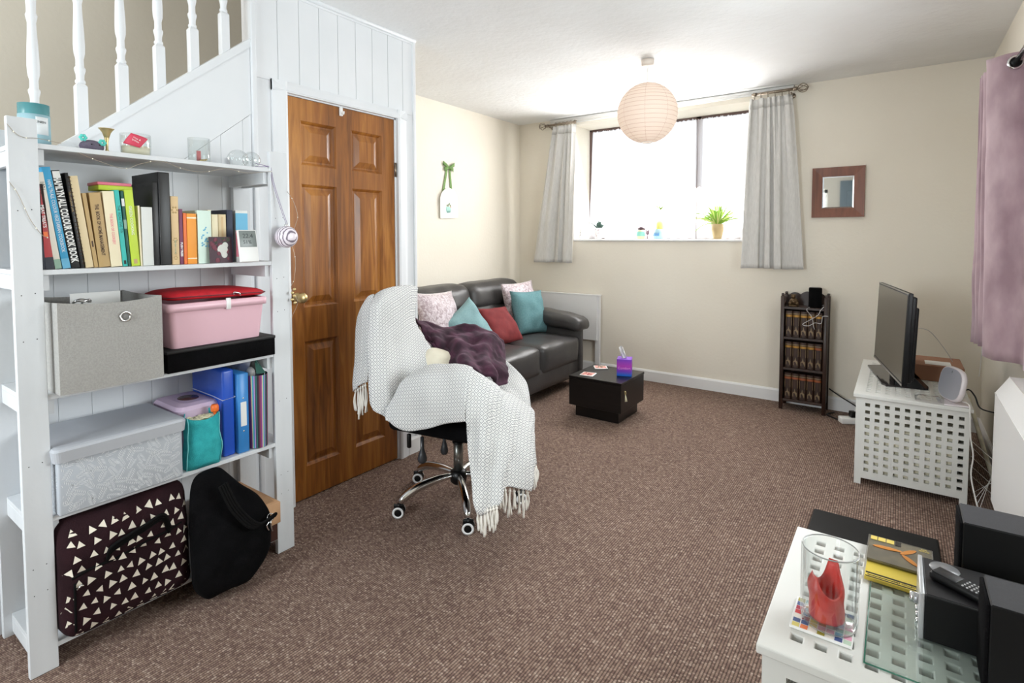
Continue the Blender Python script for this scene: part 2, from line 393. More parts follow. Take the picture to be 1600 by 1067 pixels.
# staircase wall: backing, smooth string board, vertical planks
sl = 0.815; zs = lambda y: 1.656 + sl * (y - 0.711)
y0s = 0.711 - 1.656 / sl
b = MB(); XB0, XB1 = WX - 0.085, WX - 0.013
b.prism([(y0s, 0), (1.345, 0), (1.345, zs(1.345))], 0, XB0, XB1)
b.box(XB0, XB1, 1.345, 1.5, 0, CZ); b.box(XB0, XB1, 1.5, 2.19, 1.99, CZ); b.box(XB0, XB1, 2.19, 2.346, 0, CZ)
sw = struct('wall_staircase', b, 'white_paint')
def plank(poly, x0=WX - 0.012, x1=WX):
    """board standing on the wall; poly in (y,z), slightly chamfered outer face"""
    cy = sum(p[0] for p in poly) / len(poly); cz = sum(p[1] for p in poly) / len(poly)
    n = len(poly); mb = MB(); vs = []
    for x, ins in ((x0, 0), (x1 - 0.0012, 0), (x1, 0.0011)):
        for y, z in poly:
            dy = -ins if y > cy else ins; dz = 0
            vs.append((x, y + dy, z + dz))
    fs = [tuple(reversed(range(n))), tuple(range(2 * n, 3 * n))]
    for L in (0, 1):
        for i in range(n): fs.append((L * n + i, L * n + (i + 1) % n, (L + 1) * n + (i + 1) % n, (L + 1) * n + i))
    return mb.add(vs, fs)
for i in range(30):
    ya = -1.34 + i * 0.0975; yb = min(ya + 0.0968, 1.333)
    if ya > 1.32: break
    za, zb = zs(ya) - 0.30, zs(yb) - 0.30
    if zb < 0.06: continue
    if za < 0.02: continue
    struct('plank', plank([(ya, 0), (yb, 0), (yb, zb), (ya, za)]), 'white_paint', sw)
for i in range(9):
    ya = 1.357 + i * 0.112; yb = min(ya + 0.1105, 2.33)
    if ya > 2.3: break
    struct('plank', plank([(ya, 2.036), (yb, 2.036), (yb, CZ), (ya, CZ)]), 'white_paint', sw)
struct('plank', plank([(1.357, 0.0), (1.446, 0.0), (1.446, 2.035), (1.357, 2.035)]), 'white_paint', sw)
struct('plank', plank([(2.262, 0.0), (2.33, 0.0), (2.33, 2.035), (2.262, 2.035)]), 'white_paint', sw)
b = MB(); b.prism([(y0s + 0.37, 0.0), (1.333, zs(1.333) - 0.298), (1.333, zs(1.333) - 0.0035), (y0s - 0.008, -0.0)], 0, WX - 0.012, WX + 0.001)
struct('string_board', b, 'white_paint', sw)
b = MB(); b.rbox(WX - 0.014, WX + 0.014, 1.334, 1.356, 0, CZ, 0.004); struct('corner_trim', b, 'white_paint', sw)
b = MB(); b.rbox(WX - 0.02, WX + 0.010, 2.327, 2.349, 0, CZ, 0.004); struct('corner_trim', b, 'white_paint', sw)
b = MB(); b.tube([(WX + 0.004, 1.30, CZ - 0.006), (WX + 0.004, 2.35, CZ - 0.006)], 0.013, 8); b.box(WX, WX + 0.004, 1.356, 2.34, CZ - 0.03, CZ - 0.004); struct('trim_1', b, 'white_paint')
# stairwell behind the balusters
b = MB(); b.box(SX - 0.1, SX + 0.02, BY - 0.2, 2.30, 0, 4.4); struct('wall_stairwell', b, 'stair_wall')
b = MB(); b.box(SX, XB0, 2.2, 2.26, 0, 4.4); b.box(XB0 - 0.0, WX, BY, 2.26, CZ + 0.1, 4.4); struct('wall_landing', b, 'stair_wall')
b = MB(); b.box(SX - 0.1, WX, BY - 0.2, 2.26, 4.4, 4.46); struct('ceiling_stairwell', b, 'ceiling')
b = MB()
for i in range(13):
    ya = -1.33 + i * 0.2454; b.box(SX + 0.02, XB0 - 0.001, ya, ya + 0.262, max(0, 0.2 * i - 0.45), max(0.02, 0.2 * (i + 1) - 0.36))
struct('staircase', b, 'stair_wall')
# skirting boards
def skirt(name, axis, a, c, t, side):
    mb = MB(); h = 0.10
    prof = [(0, 0), (0.016, 0), (0.016, h - 0.014), (0.008, h), (0, h)]
    if axis == 'x': mb.prism([(t + side * p[0], p[1]) for p in prof], 0, a, c)
    else: mb.prism([(t + side * p[0], p[1]) for p in prof], 1, a, c)
    return mb
struct('baseboard_far', skirt('b', 'x', SX, RX, FY, -1), 'trim')
struct('baseboard_left', skirt('b', 'y', 2.334, FY, SX, 1), 'trim')
struct('baseboard_right', skirt('b', 'y', BY, FY, RX, -1), 'trim')
struct('baseboard_stair', skirt('b', 'y', -1.3, 0.35, WX, 1), 'trim')
b = skirt('b', 'y', 2.262, 2.352, WX, 1); b.prism([(2.352 - 0.016 * 0, 0), (2.362, 0), (2.362, 0.1), (2.352, 0.1)], 0, WX - 0.5, WX + 0.016); struct('baseboard_door', b, 'trim')
# ---- door
def architrave(y0, y1, z1):
    mb = MB(); prof = [(0, 0.0), (0.020, 0.0), (0.024, 0.012), (0.018, 0.050), (0.012, 0.072), (0, 0.072)]
    # sides and head as simple moulded bars (x out of the wall)
    for ya, s in ((y0, -1), (y1, 1)):
        mb.prism([(WX + p[0], ya + s * p[1]) for p in prof], 2, 0, z1 + 0.05)
    mb.prism([(WX + p[0], z1 + p[1] * 0.72) for p in prof], 1, y0 - 0.072, y1 + 0.072)
    return mb
d = struct('door_1', MB(), 'door_wood')
DY0, DY1, DZ = 1.513, 2.182, 1.985
b = architrave(DY0 - 0.012, DY1 + 0.012, DZ + 0.008); struct('door_frame', b, 'white_paint', d)
b = MB(); b.box(WX - 0.08, WX, DY0 - 0.013, DY0 - 0.002, 0, DZ + 0.01); b.box(WX - 0.08, WX, DY1 + 0.002, DY1 + 0.013, 0, DZ + 0.01); b.box(WX - 0.08, WX, DY0 - 0.013, DY1 + 0.013, DZ + 0.002, DZ + 0.014)
struct('door_jamb', b, 'white_paint', d)
px = [1.582, 1.785, 1.885, 2.090]; dx1 = WX - 0.004; dx0 = WX - 0.044
zr = [(0.165, 0.795), (0.965, 1.572), (1.665, 1.880)]
ys = [DY0, px[0], px[1], px[2], px[3], DY1]; zz = [0.006, zr[0][0], zr[0][1], zr[1][0], zr[1][1], zr[2][0], zr[2][1], DZ]
holes = {(i, j) for i in (1, 3) for j in (1, 3, 5)}
slab = perf(ys, zz, holes, dx0, dx1, 0); struct('door_slab', slab, 'door_wood', d)
for i in (1, 3):
    for j in (1, 3, 5):
        a, c, e, f = ys[i], ys[i + 1], zz[j], zz[j + 1]; vs = []
        lv = [(dx1 - 0.001, -0.001), (dx1 - 0.007, 0.007), (dx1 - 0.014, 0.013), (dx1 - 0.014, 0.022), (dx1 - 0.003, 0.052), (dx1 - 0.003, 0.055)]
        if i: pass
        mb = MB()
        for x, q in lv: vs += [(x, a + q, e + q), (x, c - q, e + q), (x, c - q, f - q), (x, a + q, f - q)]
        fs = [(k * 4 + n, k * 4 + (n + 1) % 4, k * 4 + 4 + (n + 1) % 4, k * 4 + 4 + n) for k in range(5) for n in range(4)] + [(20, 21, 22, 23)]
        mb.add(vs, fs); mb.box(dx0 + 0.004, dx1 - 0.03, a, c, e, f)
        struct('raised_panel', mb, 'door_wood', d)
ky, kz = 1.545, 1.018
b = MB(); m = Matrix.Rotation(PI / 2, 4, 'Y')
b.lathe([(0.0, -0.004), (0.024, -0.004), (0.024, 0.001), (0.014, 0.006), (0.010, 0.014), (0.012, 0.022), (0.022, 0.030), (0.027, 0.042), (0.022, 0.054), (0.010, 0.060), (0.0001, 0.061)], (WX, ky, kz), 24, 0, m)
struct('door_knob', b, 'brass', d)
b = MB(); b.rbox(WX - 0.002, WX + 0.01, 1.805, 1.823, 1.940, 1.986, 0.003); b.tube(bez([(WX + 0.01, 1.814, 1.955), (WX + 0.025, 1.814, 1.948), (WX + 0.028, 1.814, 1.962)], 5), 0.004, 6)
struct('door_hook', b, 'white', d)
for hz in (1.70, 0.25):
    b = MB(); b.tube([(WX + 0.004, DY1 + 0.004, hz - 0.04), (WX + 0.004, DY1 + 0.004, hz + 0.04)], 0.006, 8); struct('hinge', b, 'pewter', d)

# ---- windows
M['dark_frame'] = pbr('window_frame_wood', (96, 74, 66), 0.5, c2=(80, 60, 54), ns=12)
def voile_mat(name, tint, fac):
    t = NT(name); tr = t.n('ShaderNodeBsdfTransparent'); tl = t.n('ShaderNodeBsdfTranslucent'); df = t.n('ShaderNodeBsdfDiffuse')
    tl.inputs[0].default_value = (*tint, 1); df.inputs[0].default_value = (*tint, 1)
    m1 = t.n('ShaderNodeMixShader'); m1.inputs[0].default_value = 0.35; t.l(tl.outputs[0], m1.inputs[1]); t.l(df.outputs[0], m1.inputs[2])
    m2 = t.n('ShaderNodeMixShader'); m2.inputs[0].default_value = fac; t.l(tr.outputs[0], m2.inputs[1]); t.l(m1.outputs[0], m2.inputs[2])
    t.l(m2.outputs[0], t.out.inputs[0]); return t.m
M['voile'] = voile_mat('voile_net', (0.95, 0.93, 0.96), 0.72)
wd = struct('window_1', MB(), 'dark_frame')
b = MB(); x0, x1, z0, z1, ya, yb = -2.62, -0.965, 1.285, 2.405, 4.93, 4.98
b.rbox(x0, x0 + 0.092, ya, yb, z0, z1, 0.004); b.rbox(x1 - 0.05, x1, ya, yb, z0, z1, 0.004); b.rbox(x0, x1, ya, yb, z1 - 0.05, z1, 0.004); b.rbox(x0, x1, ya, yb, z0, z0 + 0.04, 0.004)
b.rbox(-1.50, -1.45, ya, yb, z0, z1, 0.004)
struct('window_frame', b, 'dark_frame', wd)
b = MB(); b.prism([(-2.62, FY + 0.001), (-2.552, 4.929), (-2.62, 4.929)], 2, 1.292, 2.405); b.prism([(FY + 0.001, 2.405), (4.929, 2.376), (4.929, 2.405)], 0, -2.62, -0.966); struct('reveal', b, 'cream_wall', wd)
for a, c in ((x0 + 0.07, -1.50), (-1.45, x1 - 0.045)):
    b = MB(); b.box(a, c, 4.954, 4.958, z0 + 0.035, z1 - 0.045); struct('pane', b, 'glass', wd)
b = MB(); b.rbox(x0 - 0.0, x1 + 0.0, FY - 0.018, 4.93, 1.272, 1.292, 0.006); struct('window_sill', b, 'trim', wd)
wd = struct('window_2', MB(), 'white')
b = MB()
for a, c, e, f in ((1.45, 1.50, 0.95, 2.0), (3.07, 3.12, 0.95, 2.0), (1.45, 3.12, 0.95, 1.0), (1.45, 3.12, 1.95, 2.0), (2.26, 2.31, 0.95, 2.0)): b.rbox(RX + 0.12, RX + 0.17, a, c, e, f, 0.004)
struct('window_frame', b, 'white', wd)
for a, c in ((1.5, 2.26), (2.31, 3.07)):
    b = MB(); b.box(RX + 0.143, RX + 0.147, a, c, 1.0, 1.95); struct('pane', b, 'glass', wd)
b = MB(); b.rbox(RX - 0.02, RX + 0.12, 1.46, 3.11, 0.935, 0.955, 0.005); struct('window_sill', b, 'trim', wd)
wd = struct('window_3', MB(), 'white')
b = MB()
for a, c, e, f in ((-2.25, -2.19, 0.75, 2.15), (-1.11, -1.05, 0.75, 2.15), (-2.25, -1.05, 0.75, 0.81), (-2.25, -1.05, 2.09, 2.15), (-1.68, -1.62, 0.75, 2.15)): b.rbox(a, c, BY - 0.15, BY - 0.1, e, f, 0.004)
struct('window_frame', b, 'white', wd)
for a, c in ((-2.19, -1.68), (-1.62, -1.11)):
    b = MB(); b.box(a, c, BY - 0.127, BY - 0.123, 0.81, 2.09); struct('pane', b, 'glass', wd)
# white boxing above the far curtain pole
b = MB(); b.tube([(-2.873, 4.712, 2.462), (-0.69, 4.712, 2.462)], 0.018, 10); b.box(-2.873, -0.69, 4.712, FY, 2.444, 2.48); struct('trim_2', b, 'white')

# ---- net curtains in the far window
def cloth(path_top, path_bot, nz, jitter=0.0, hem=None, seed=0):
    rows = []
    for k in range(nz + 1):
        t = k / nz; r = []
        for i, (a, c) in enumerate(zip(path_top, path_bot)):
            p = Vector(a).lerp(Vector(c), t)
            if jitter: p.y += noise.noise(Vector((p.x * 6 + seed, p.z * 3, seed))) * jitter; p.x += noise.noise(Vector((p.x * 5, p.z * 2.5, seed + 9))) * jitter * 0.5
            if hem and k == 0: p.z += hem * noise.noise(Vector((i * 0.9, seed, 3.3)))
            r.append(p)
        rows.append(r)
    return rows
def folded(x0, x1, y, z, n, waves, amp, ph=0.0, sharp=1.0, var=0.35):
    out = []
    for i in range(n + 1):
        t = i / n; wv = waves * t + var * math.sin(2 * PI * t * 1.3 + ph)
        s = math.sin(2 * PI * wv + ph); s = math.copysign(abs(s) ** sharp, s)
        out.append((x0 + (x1 - x0) * t + 0.25 * amp * math.sin(4 * PI * wv + ph), y + amp * s * (0.75 + 0.25 * math.sin(5 * t + ph)), z))
    return out
for nm, a, c, sd in (('left', -2.542, -1.482, 1), ('right', -1.476, -0.99, 2)):
    n = 120 if nm == 'left' else 60
    g = cloth(folded(a + (0.035 if nm == 'left' else 0), c, 4.912, 2.348, n, (c - a) * 14, 0.006, sd), folded(a, c, 4.912, 1.296, n, (c - a) * 13, 0.009, sd + 1), 20, 0.004, 0.022, sd)
    b = MB(); b.grid(g); lab = {'left': 'sheer white net curtain over the wider left pane of the far window', 'right': 'sheer white net curtain over the narrower right pane of the far window'}[nm]
    solo('net_curtain', b, 'voile', lab, 'net curtain', ((a + c) / 2, 4.905, 1.31), group='net curtains at the far window')

wdr = struct('door_2', MB(), 'white'); pcol_ = pbr('blue_grey_door', (120, 134, 142), 0.6)
b = MB(); b.rbox(-0.86, -0.08, BY, BY + 0.04, 0.0, 2.28, 0.004, 1); struct('door_slab', b, pcol_, wdr)
for q0, q1 in ((0.15, 1.0), (1.1, 2.1)):
    b = MB(); b.rbox(-0.76, -0.18, BY + 0.038, BY + 0.052, q0, q1, 0.006, 1); struct('door_panel', b, pcol_, wdr)
# ---- curtains at the far window
M['curtain_grey'] = pbr('pale_grey_linen', (212, 210, 206), 0.9, c2=(200, 198, 194), ns=60, nd=5, bump=0.35, bs=400, stretch=(220, 220, 20))
def solid(o, t=0.002, off=0):
    m = o.modifiers.new('thickness', 'SOLIDIFY'); m.thickness = t; m.offset = off; return o
def curtain_far(top, bot, waves, ph, lab):
    n = 150
    pt_ = folded(top[0], top[1], 4.628, 2.388, n, waves, 0.024, ph, 0.8)
    pb_ = folded(bot[0], bot[1], 4.622, 1.062, n, waves * 0.55, 0.046, ph + 0.8, 0.6)
    rows = []
    K = 36
    for k in range(K + 1):
        t = k / K; s = t ** 0.85; r = []
        for i in range(n + 1):
            p = Vector(pt_[i]).lerp(Vector(pb_[i]), s)
            p.y += 0.008 * noise.noise(Vector((i * 0.06, t * 3, ph))); p.z = 2.388 + (1.062 - 2.388) * t + 0.006 * noise.noise(Vector((i * 0.05, ph, 1))) * t
            r.append(p)
        rows.append(r)
    th = thing('curtain', lab, 'curtain', ((bot[0] + bot[1]) / 2, 4.622, 1.06), group='linen curtains at the far window')
    b = MB(); b.grid(rows); solid(part('fabric', b, 'curtain_grey', th), 0.003)
    b = MB()
    r2 = [[Vector((p.x, p.y - 0.0035, p.z)) for p in rows[0]], [Vector((p.x, p.y - 0.0035, p.z)) for p in rows[2]]]; b.grid(r2)
    solid(part('header_tape', b, 'curtain_grey', th), 0.002)
    b = MB()
    for k in range(6):
        xx = top[0] + (top[1] - top[0]) * (k + 0.5) / 6
        b.tube([(xx, 4.65 + 0.020 * math.cos(q * PI / 6), 2.413 + 0.020 * math.sin(q * PI / 6)) for q in range(12)], 0.0022, 6, closed=True)
    part('ring', b, 'pewter', th, kind='stuff')
    return th
curtain_far((-2.80, -2.545), (-3.0, -2.555), 5, 0.4, 'short pale grey linen curtain hanging left of the far window')
curtain_far((-0.985, -0.69), (-1.015, -0.60), 6, 1.7, 'short pale grey linen curtain hanging right of the far window')
p = thing('curtain_pole', 'pewter curtain pole with openwork ball finials above the far window', 'curtain pole', (-1.77, 4.65, 2.418))
b = MB(); b.tube([(-2.55, 4.65, 2.413), (-0.95, 4.65, 2.430)], 0.008, 10); part('inner_tube', b, 'white', p)
for a, c in ((-2.90, -2.55), (-0.98, -0.66)):
    zz0 = 2.413 + (a + 2.9) * 0.0087; zz1 = 2.413 + (c + 2.9) * 0.0087
    b = MB(); b.tube([(a, 4.65, zz0), (c, 4.65, zz1)], 0.011, 12)
    for q in (a + 0.02, c - 0.015): b.tube([(q - 0.012, 4.65, zz0 if q < (a + c) / 2 else zz1), (q + 0.012, 4.65, zz0 if q < (a + c) / 2 else zz1)], 0.015, 12)
    part('sleeve', b, 'pewter', p)
for xx, zz_, s in ((-2.935, 2.413, -1), (-0.622, 2.432, 1)):
    b = MB(); R_ = 0.032
    for k in range(6):
        a0 = k * PI / 3; pts = []
        for q in range(11):
            th_ = PI * q / 10; r_ = R_ * math.sin(th_) ** 0.8 if 0 < q < 10 else 0.004; tw = a0 + q * 0.14
            pts.append((xx - s * R_ * 1.05 * math.cos(th_), 4.65 + r_ * math.cos(tw), zz_ + r_ * math.sin(tw)))
        b.tube(pts, 0.0032, 6)
    b.ball((xx + s * R_ * 1.1, 4.65, zz_), 0.006); part('finial', b, 'pewter', p)
for xx in (-2.86, -0.70):
    b = MB(); b.tube([(xx, 4.735, 2.40), (xx, 4.66, 2.40), (xx, 4.65, 2.41)], 0.006, 8); m = Matrix.Rotation(PI / 2, 4, 'X'); b.lathe([(0.0, 0), (0.02, 0), (0.02, 0.006), (0, 0.006)], (xx, FY, 2.40), 14, 0, m)
    part('bracket', b, 'pewter', p)

# ---- pink curtain at the right window
def velvet():
    t = NT('dusty_pink_velvet'); b_ = t.b; co = _coord(t, (9, 9, 4)); n1 = t.n('ShaderNodeTexNoise'); n1.inputs['Scale'].default_value = 1; n1.inputs['Detail'].default_value = 4; t.l(co, n1.inputs[0])
    mx = t.n('ShaderNodeMix', data_type='RGBA'); mx.inputs[6].default_value = (*lin((160, 134, 142)), 1); mx.inputs[7].default_value = (*lin((196, 172, 178)), 1)
    mr = t.n('ShaderNodeMapRange'); mr.inputs[1].default_value = 0.35; mr.inputs[2].default_value = 0.65; t.l(n1.outputs[0], mr.inputs[0]); t.l(mr.outputs[0], mx.inputs[0]); t.l(mx.outputs[2], b_.inputs['Base Color'])
    b_.inputs['Roughness'].default_value = 0.8; b_.inputs['Sheen Weight'].default_value = 0.8; b_.inputs['Sheen Roughness'].default_value = 0.4
    b_.inputs['Sheen Tint'].default_value = (*lin((235, 215, 225)), 1); return t.m
M['velvet'] = velvet()
th = thing('curtain', 'dusty pink velvet eyelet curtain at the right wall window', 'curtain', (0.385, 3.15, 0.75))
rows = []; K = 30
# pleats stacked towards the far end: zigzag in x between the wall and the room
zig_t = [(0.295, 3.46), (0.33, 3.44), (0.295, 3.41), (0.335, 3.385), (0.30, 3.355), (0.345, 3.33), (0.315, 3.30), (0.30, 3.27), (0.345, 3.22), (0.392, 3.205), (0.44, 3.195), (0.458, 3.16), (0.450, 3.12), (0.430, 3.06), (0.455, 3.00), (0.440, 2.95), (0.458, 2.90)]
zig_b = [(0.300, 3.50), (0.36, 3.47), (0.310, 3.45), (0.37, 3.42), (0.318, 3.385), (0.375, 3.36), (0.340, 3.32), (0.322, 3.24), (0.355, 3.20), (0.395, 3.19), (0.438, 3.17), (0.456, 3.10), (0.440, 3.07), (0.432, 3.02), (0.452, 2.96), (0.436, 2.90), (0.458, 2.86)]
A_ = bez([(x, y, 0) for x, y in zig_t], 6); B_ = bez([(x, y, 0) for x, y in zig_b], 6)
for k in range(K + 1):
    t = k / K; r = []
    for i, (a, c) in enumerate(zip(A_, B_)):
        q = a.lerp(c, t ** 0.7); fr = i / (len(A_) - 1)
        zt = 2.105 if fr > 0.40 else 2.07
        zb_ = 0.79 - 0.03 * min(1, max(0, (fr - 0.3) * 5))
        q.z = zt + (zb_ - zt) * t
        q.x += 0.006 * noise.noise(Vector((i * 0.15, t * 6, 5))); q.y += 0.012 * noise.noise(Vector((i * 0.12, t * 5, 11)))
        r.append(q)
    rows.append(r)
b = MB(); b.grid(rows); solid(part('fabric', b, 'velvet', th), 0.003)
for cx_, cy_ in ((0.388, 3.196), (0.430, 3.06)):
    b = MB(); m = Matrix.Rotation(PI / 2, 4, 'X') @ Matrix.Rotation(0.15, 4, 'Y')
    b.lathe([(0.019, -0.003), (0.028, -0.0045), (0.030, 0.0), (0.028, 0.0045), (0.019, 0.003), (0.019, -0.003)], (cx_, cy_ - 0.004, 2.06), 28, 0, m); part('eyelet', b, 'chrome', th)
    b = MB(); b.lathe([(0.0001, -0.001), (0.0195, -0.001), (0.0195, 0.001), (0.0001, 0.001)], (cx_, cy_ - 0.0045, 2.06), 24, 0, m); part('eyelet_lining', b, 'black', th)
p = thing('curtain_pole', 'slim chrome curtain pole along the top of the right wall window', 'curtain pole', (0.392, 2.2, 2.06))
b = MB(); b.tube([(0.390, 3.33, 2.06), (0.390, 1.20, 2.06)], 0.0125, 12); part('rod', b, 'chrome', p)
for yy in (1.30, 2.70):
    b = MB(); b.tube([(RX, yy, 2.06), (0.395, yy, 2.06)], 0.007, 8); part('bracket', b, 'chrome', p)
b = MB()
zc = [(0.462, 4.70, 2.44), (0.465, 4.66, 1.9), (0.458, 4.69, 1.5), (0.464, 4.67, 1.0), (0.460, 4.69, 0.55), (0.445, 4.62, 0.40)]
b.tube(bez(zc, 6), 0.0022, 5)
for k in (1, 2, 3): b.box(zc[k][0] - 0.004, RX, zc[k][1] - 0.004, zc[k][1] + 0.004, zc[k][2] - 0.004, zc[k][2] + 0.004)
solo('wall_cable', b, 'white', 'thin white cable clipped down the right wall by the far corner', 'cable', (0.46, 4.69, 0.40))
# ================================================================ BANISTER
bn = thing('stair_banister', 'white painted turned balusters along the open side of the staircase', 'banister', (-2.40, 0.7, 1.65))
XB = -2.404
b = MB(); ya, yb = -1.0, 1.334
b.prism([(ya, zs(ya) - 0.004), (yb, zs(yb) - 0.004), (yb, zs(yb) + 0.034), (ya, zs(ya) + 0.034)], 0, -2.430, WX + 0.004); part('base_rail', b, 'white_paint', bn)
b = MB(); b.prism([(ya, zs(ya) + 0.85), (1.6, zs(1.6) + 0.85), (1.6, zs(1.6) + 0.90), (ya, zs(ya) + 0.90)], 0, -2.435, -2.375); part('handrail', b, 'white_paint', bn)
def baluster_mesh():
    b = MB(); s = 0.0165
    b.box(-s, s, -s, s, -0.02, 0.165); 
    b.add([(-s, -s, 0.165), (s, -s, 0.165), (s, s, 0.165), (-s, s, 0.165), (-.011, -.011, 0.174), (.011, -.011, 0.174), (.011, .011, 0.174), (-.011, .011, 0.174)], [(k, (k + 1) % 4, 4 + (k + 1) % 4, 4 + k) for k in range(4)])
    pr = [(0.011, 0.172), (0.0155, 0.178), (0.0155, 0.184), (0.012, 0.190), (0.0125, 0.205), (0.0165, 0.222), (0.0165, 0.229), (0.0125, 0.235), (0.0120, 0.262), (0.0165, 0.282), (0.0175, 0.310), (0.0160, 0.360), (0.0130, 0.420), (0.0120, 0.455), (0.0150, 0.468), (0.0165, 0.478), (0.0130, 0.488), (0.0140, 0.52), (0.0165, 0.57), (0.0140, 0.66), (0.0120, 0.70), (0.016, 0.71), (0.016, 0.72), (0.012, 0.73), (0.012, 0.745)]
    b.lathe(pr, (0, 0, 0), 16); b.box(-s, s, -s, s, 0.745, 0.88); return b
bm0 = None
for i in range(10):
    yy = 0.588 + (i - 5) * 0.1292 + 0.0; zz_ = zs(yy) + 0.03
    yy = 1.230 - (9 - i) * 0.1292
    zz_ = zs(yy) + 0.028
    if bm0 is None: bm0 = part('baluster', baluster_mesh(), 'white_paint', bn, world=False)
    o = bm0 if i == 0 else share(bm0, 'baluster', bn)
    o.location = Vector((XB, yy, zz_)) - bn.location

# ================================================================ SHELF UNIT
SF = -2.062; SB = -2.372
Z5 = [1.587, 1.214, 0.839, 0.467, 0.076]
P0, P1, P2, P3 = 0.436, 0.504, 1.225, 1.300
sh = thing('shelf_unit', 'tall white painted open wooden shelf unit against the staircase wall', 'shelf', ((SF + SB) / 2, 0.868, 0))
for (a, c) in ((P0, P1), (P2, P3)):
    b = MB(); b.rbox(SF - 0.020, SF, a, c, 0, 1.656, 0.0015, 1, smooth=False); part('post', b, 'shelf_paint', sh)
    b = MB(); b.rbox(SB, SB + 0.022, a, c, 0.102 if c > 1.0 else 0.0, 1.656, 0.0015, 1, smooth=False); part('post', b, 'shelf_paint', sh)
M['dark_dot'] = pbr('nail_hole', (58, 60, 64), 0.8)
b = MB(); mm = Matrix.Rotation(PI / 2, 4, 'Y')
for z in (1.39, 1.39 - 0.245 + 0.0, 1.01, 0.64, 0.25, 0.33):
    for dy in (-0.017, 0.014):
        for yy in (0.47, 1.262): b.lathe([(0.0001, 0.0003), (0.0016, 0.0003), (0.0016, -0.001)], (SF, yy + dy, z + (0.002 if dy > 0 else -0.002)), 8, 0, mm)
part('nail_hole', b, 'dark_dot', sh, kind='stuff')
for k, z in enumerate(Z5):
    b = MB(); b.rbox(SB + 0.002, SF - 0.003, P1 - 0.002, P2 + 0.002, z - 0.015, z, 0.0012, 1, smooth=False)
    b.box(SB + 0.024, SF - 0.021, P0 + 0.022, P1, z - 0.015, z - 0.0005); b.box(SB + 0.024, SF - 0.021, P2, P3 - 0.022, z - 0.015, z - 0.0005)
    part('shelf_board', b, 'shelf_paint', sh)
    for (a, c) in ((P0 + 0.022, P0 + 0.038), (P3 - 0.038, P3 - 0.022)):
        b = MB(); b.rbox(SB + 0.022, SF - 0.0205, a, c, z - 0.062, z - 0.016, 0.0015, 1, smooth=False); part('side_rail', b, 'shelf_paint', sh)
for (a, c) in ((P1 - 0.0, P1 + 0.018), (P2 - 0.018, P2)):
    for z in Z5[:4]:
        b = MB(); b.box(SB + 0.022, SF - 0.0205, a, c, z - 0.062, z - 0.0155); part('batten', b, 'shelf_paint', sh)

# ---------------------------------------------------------------- books
def pcol(name, c, r=0.55, **k):
    if name not in M: M[name] = pbr(name, c, r, **k)
    return name
pcol('paper', (232, 224, 200), 0.9, c2=(205, 196, 170), stretch=(3, 900, 3), rng=(0.3, 0.7)); pcol('ink_black', (24, 22, 22)); pcol('ink_white', (238, 238, 235)); pcol('ink_red', (190, 60, 70)); pcol('ink_brown', (70, 45, 25))
BX = -2.098
def book(y0, y1, dy, h, spine, label, depth=0.165, xf_=BX, text=None, tcol='ink_black', tsize=0.018, toff=0.0, hard=True, cover=None, tstretch=1.0, extra=None, name='book', cat='book', tbold=0.0, group='books on the cookery shelf', tpos=0.5):
    """upright book; local frame: x depth (front = spine side at x=0), y thickness, z height"""
    z0 = Z5[1]; ang = math.atan2(dy, h); wdt = (y1 - y0) * math.cos(ang) - 0.0008; H = h / math.cos(ang)
    H = h / math.cos(ang) - abs(math.sin(ang)) * wdt * 0.5
    # lean about the x axis (top toward -y when dy<0); rests on a lower corner
    rot = -ang if False else ang
    low = -abs(math.sin(ang)) * 0
    t = thing(name, label, cat, (xf_, (y0 + y1) / 2, z0 + 0.0006 + abs(math.sin(ang)) * wdt / 2), (-ang, 0, 0), group=group)
    c = 0.0018 if hard else 0.0008; ov = 0.003 if hard else 0.0
    b = MB(); s = wdt / 2
    b.box(-depth, 0, -s, -s + c, 0, H); b.box(-depth, 0, s - c, s, 0, H); b.rbox(-c * 1.5, 0.001, -s, s, 0, H, 0.0012, 2)
    part('cover', b, cover or spine, t, world=False)
    b = MB(); b.box(-depth + ov, -c, -s + c, s - c, ov, H - ov); part('pages', b, 'paper', t, world=False)
    if text:
        m4 = Matrix.Translation((0.0016, toff, H * tpos)) @ Matrix(((0, 0, 1, 0), (1, 0, 0, 0), (0, 1, 0, 0), (0, 0, 0, 1))) @ Matrix.Rotation(-PI / 2, 4, 'Z')
        part('lettering', letters(text, tsize, m4, 0.0003, 'CENTER', tstretch, tbold), tcol, t, world=False)
    if extra: extra(t, s, H)
    return t
def band(z0f, z1f, mat, nm='band', yf=1.0):
    def f(t, s, H):
        b = MB(); b.box(-0.0005, 0.0014, -s * yf, s * yf, H * z0f, H * z1f); part(nm, b, mat, t, world=False)
    return f
def multi(*fs):
    def f(t, s, H):
        for g in fs: g(t, s, H)
    return f
pcol('b_dark', (38, 40, 52)); pcol('b_red', (178, 62, 66)); pcol('b_maroon', (92, 36, 46)); pcol('b_white', (226, 220, 208)); pcol('b_blue', (62, 160, 205)); pcol('b_black', (22, 21, 22), 0.4)
pcol('b_cream', (228, 208, 168)); pcol('b_tan', (190, 160, 110)); pcol('b_sand', (222, 192, 146)); pcol('b_pale', (240, 228, 196)); pcol('b_teal', (62, 190, 182)); pcol('b_green', (38, 92, 80)); pcol('b_lime', (196, 220, 70))
pcol('b_purple', (120, 62, 92)); pcol('b_orange', (242, 158, 58)); pcol('b_orange2', (236, 120, 60)); pcol('b_mint', (214, 234, 222)); pcol('b_navy', (40, 48, 70)); pcol('b_sky', (104, 178, 212)); pcol('b_pink', (236, 128, 150)); pcol('b_offwhite', (222, 224, 220)); pcol('b_sage', (140, 170, 150))
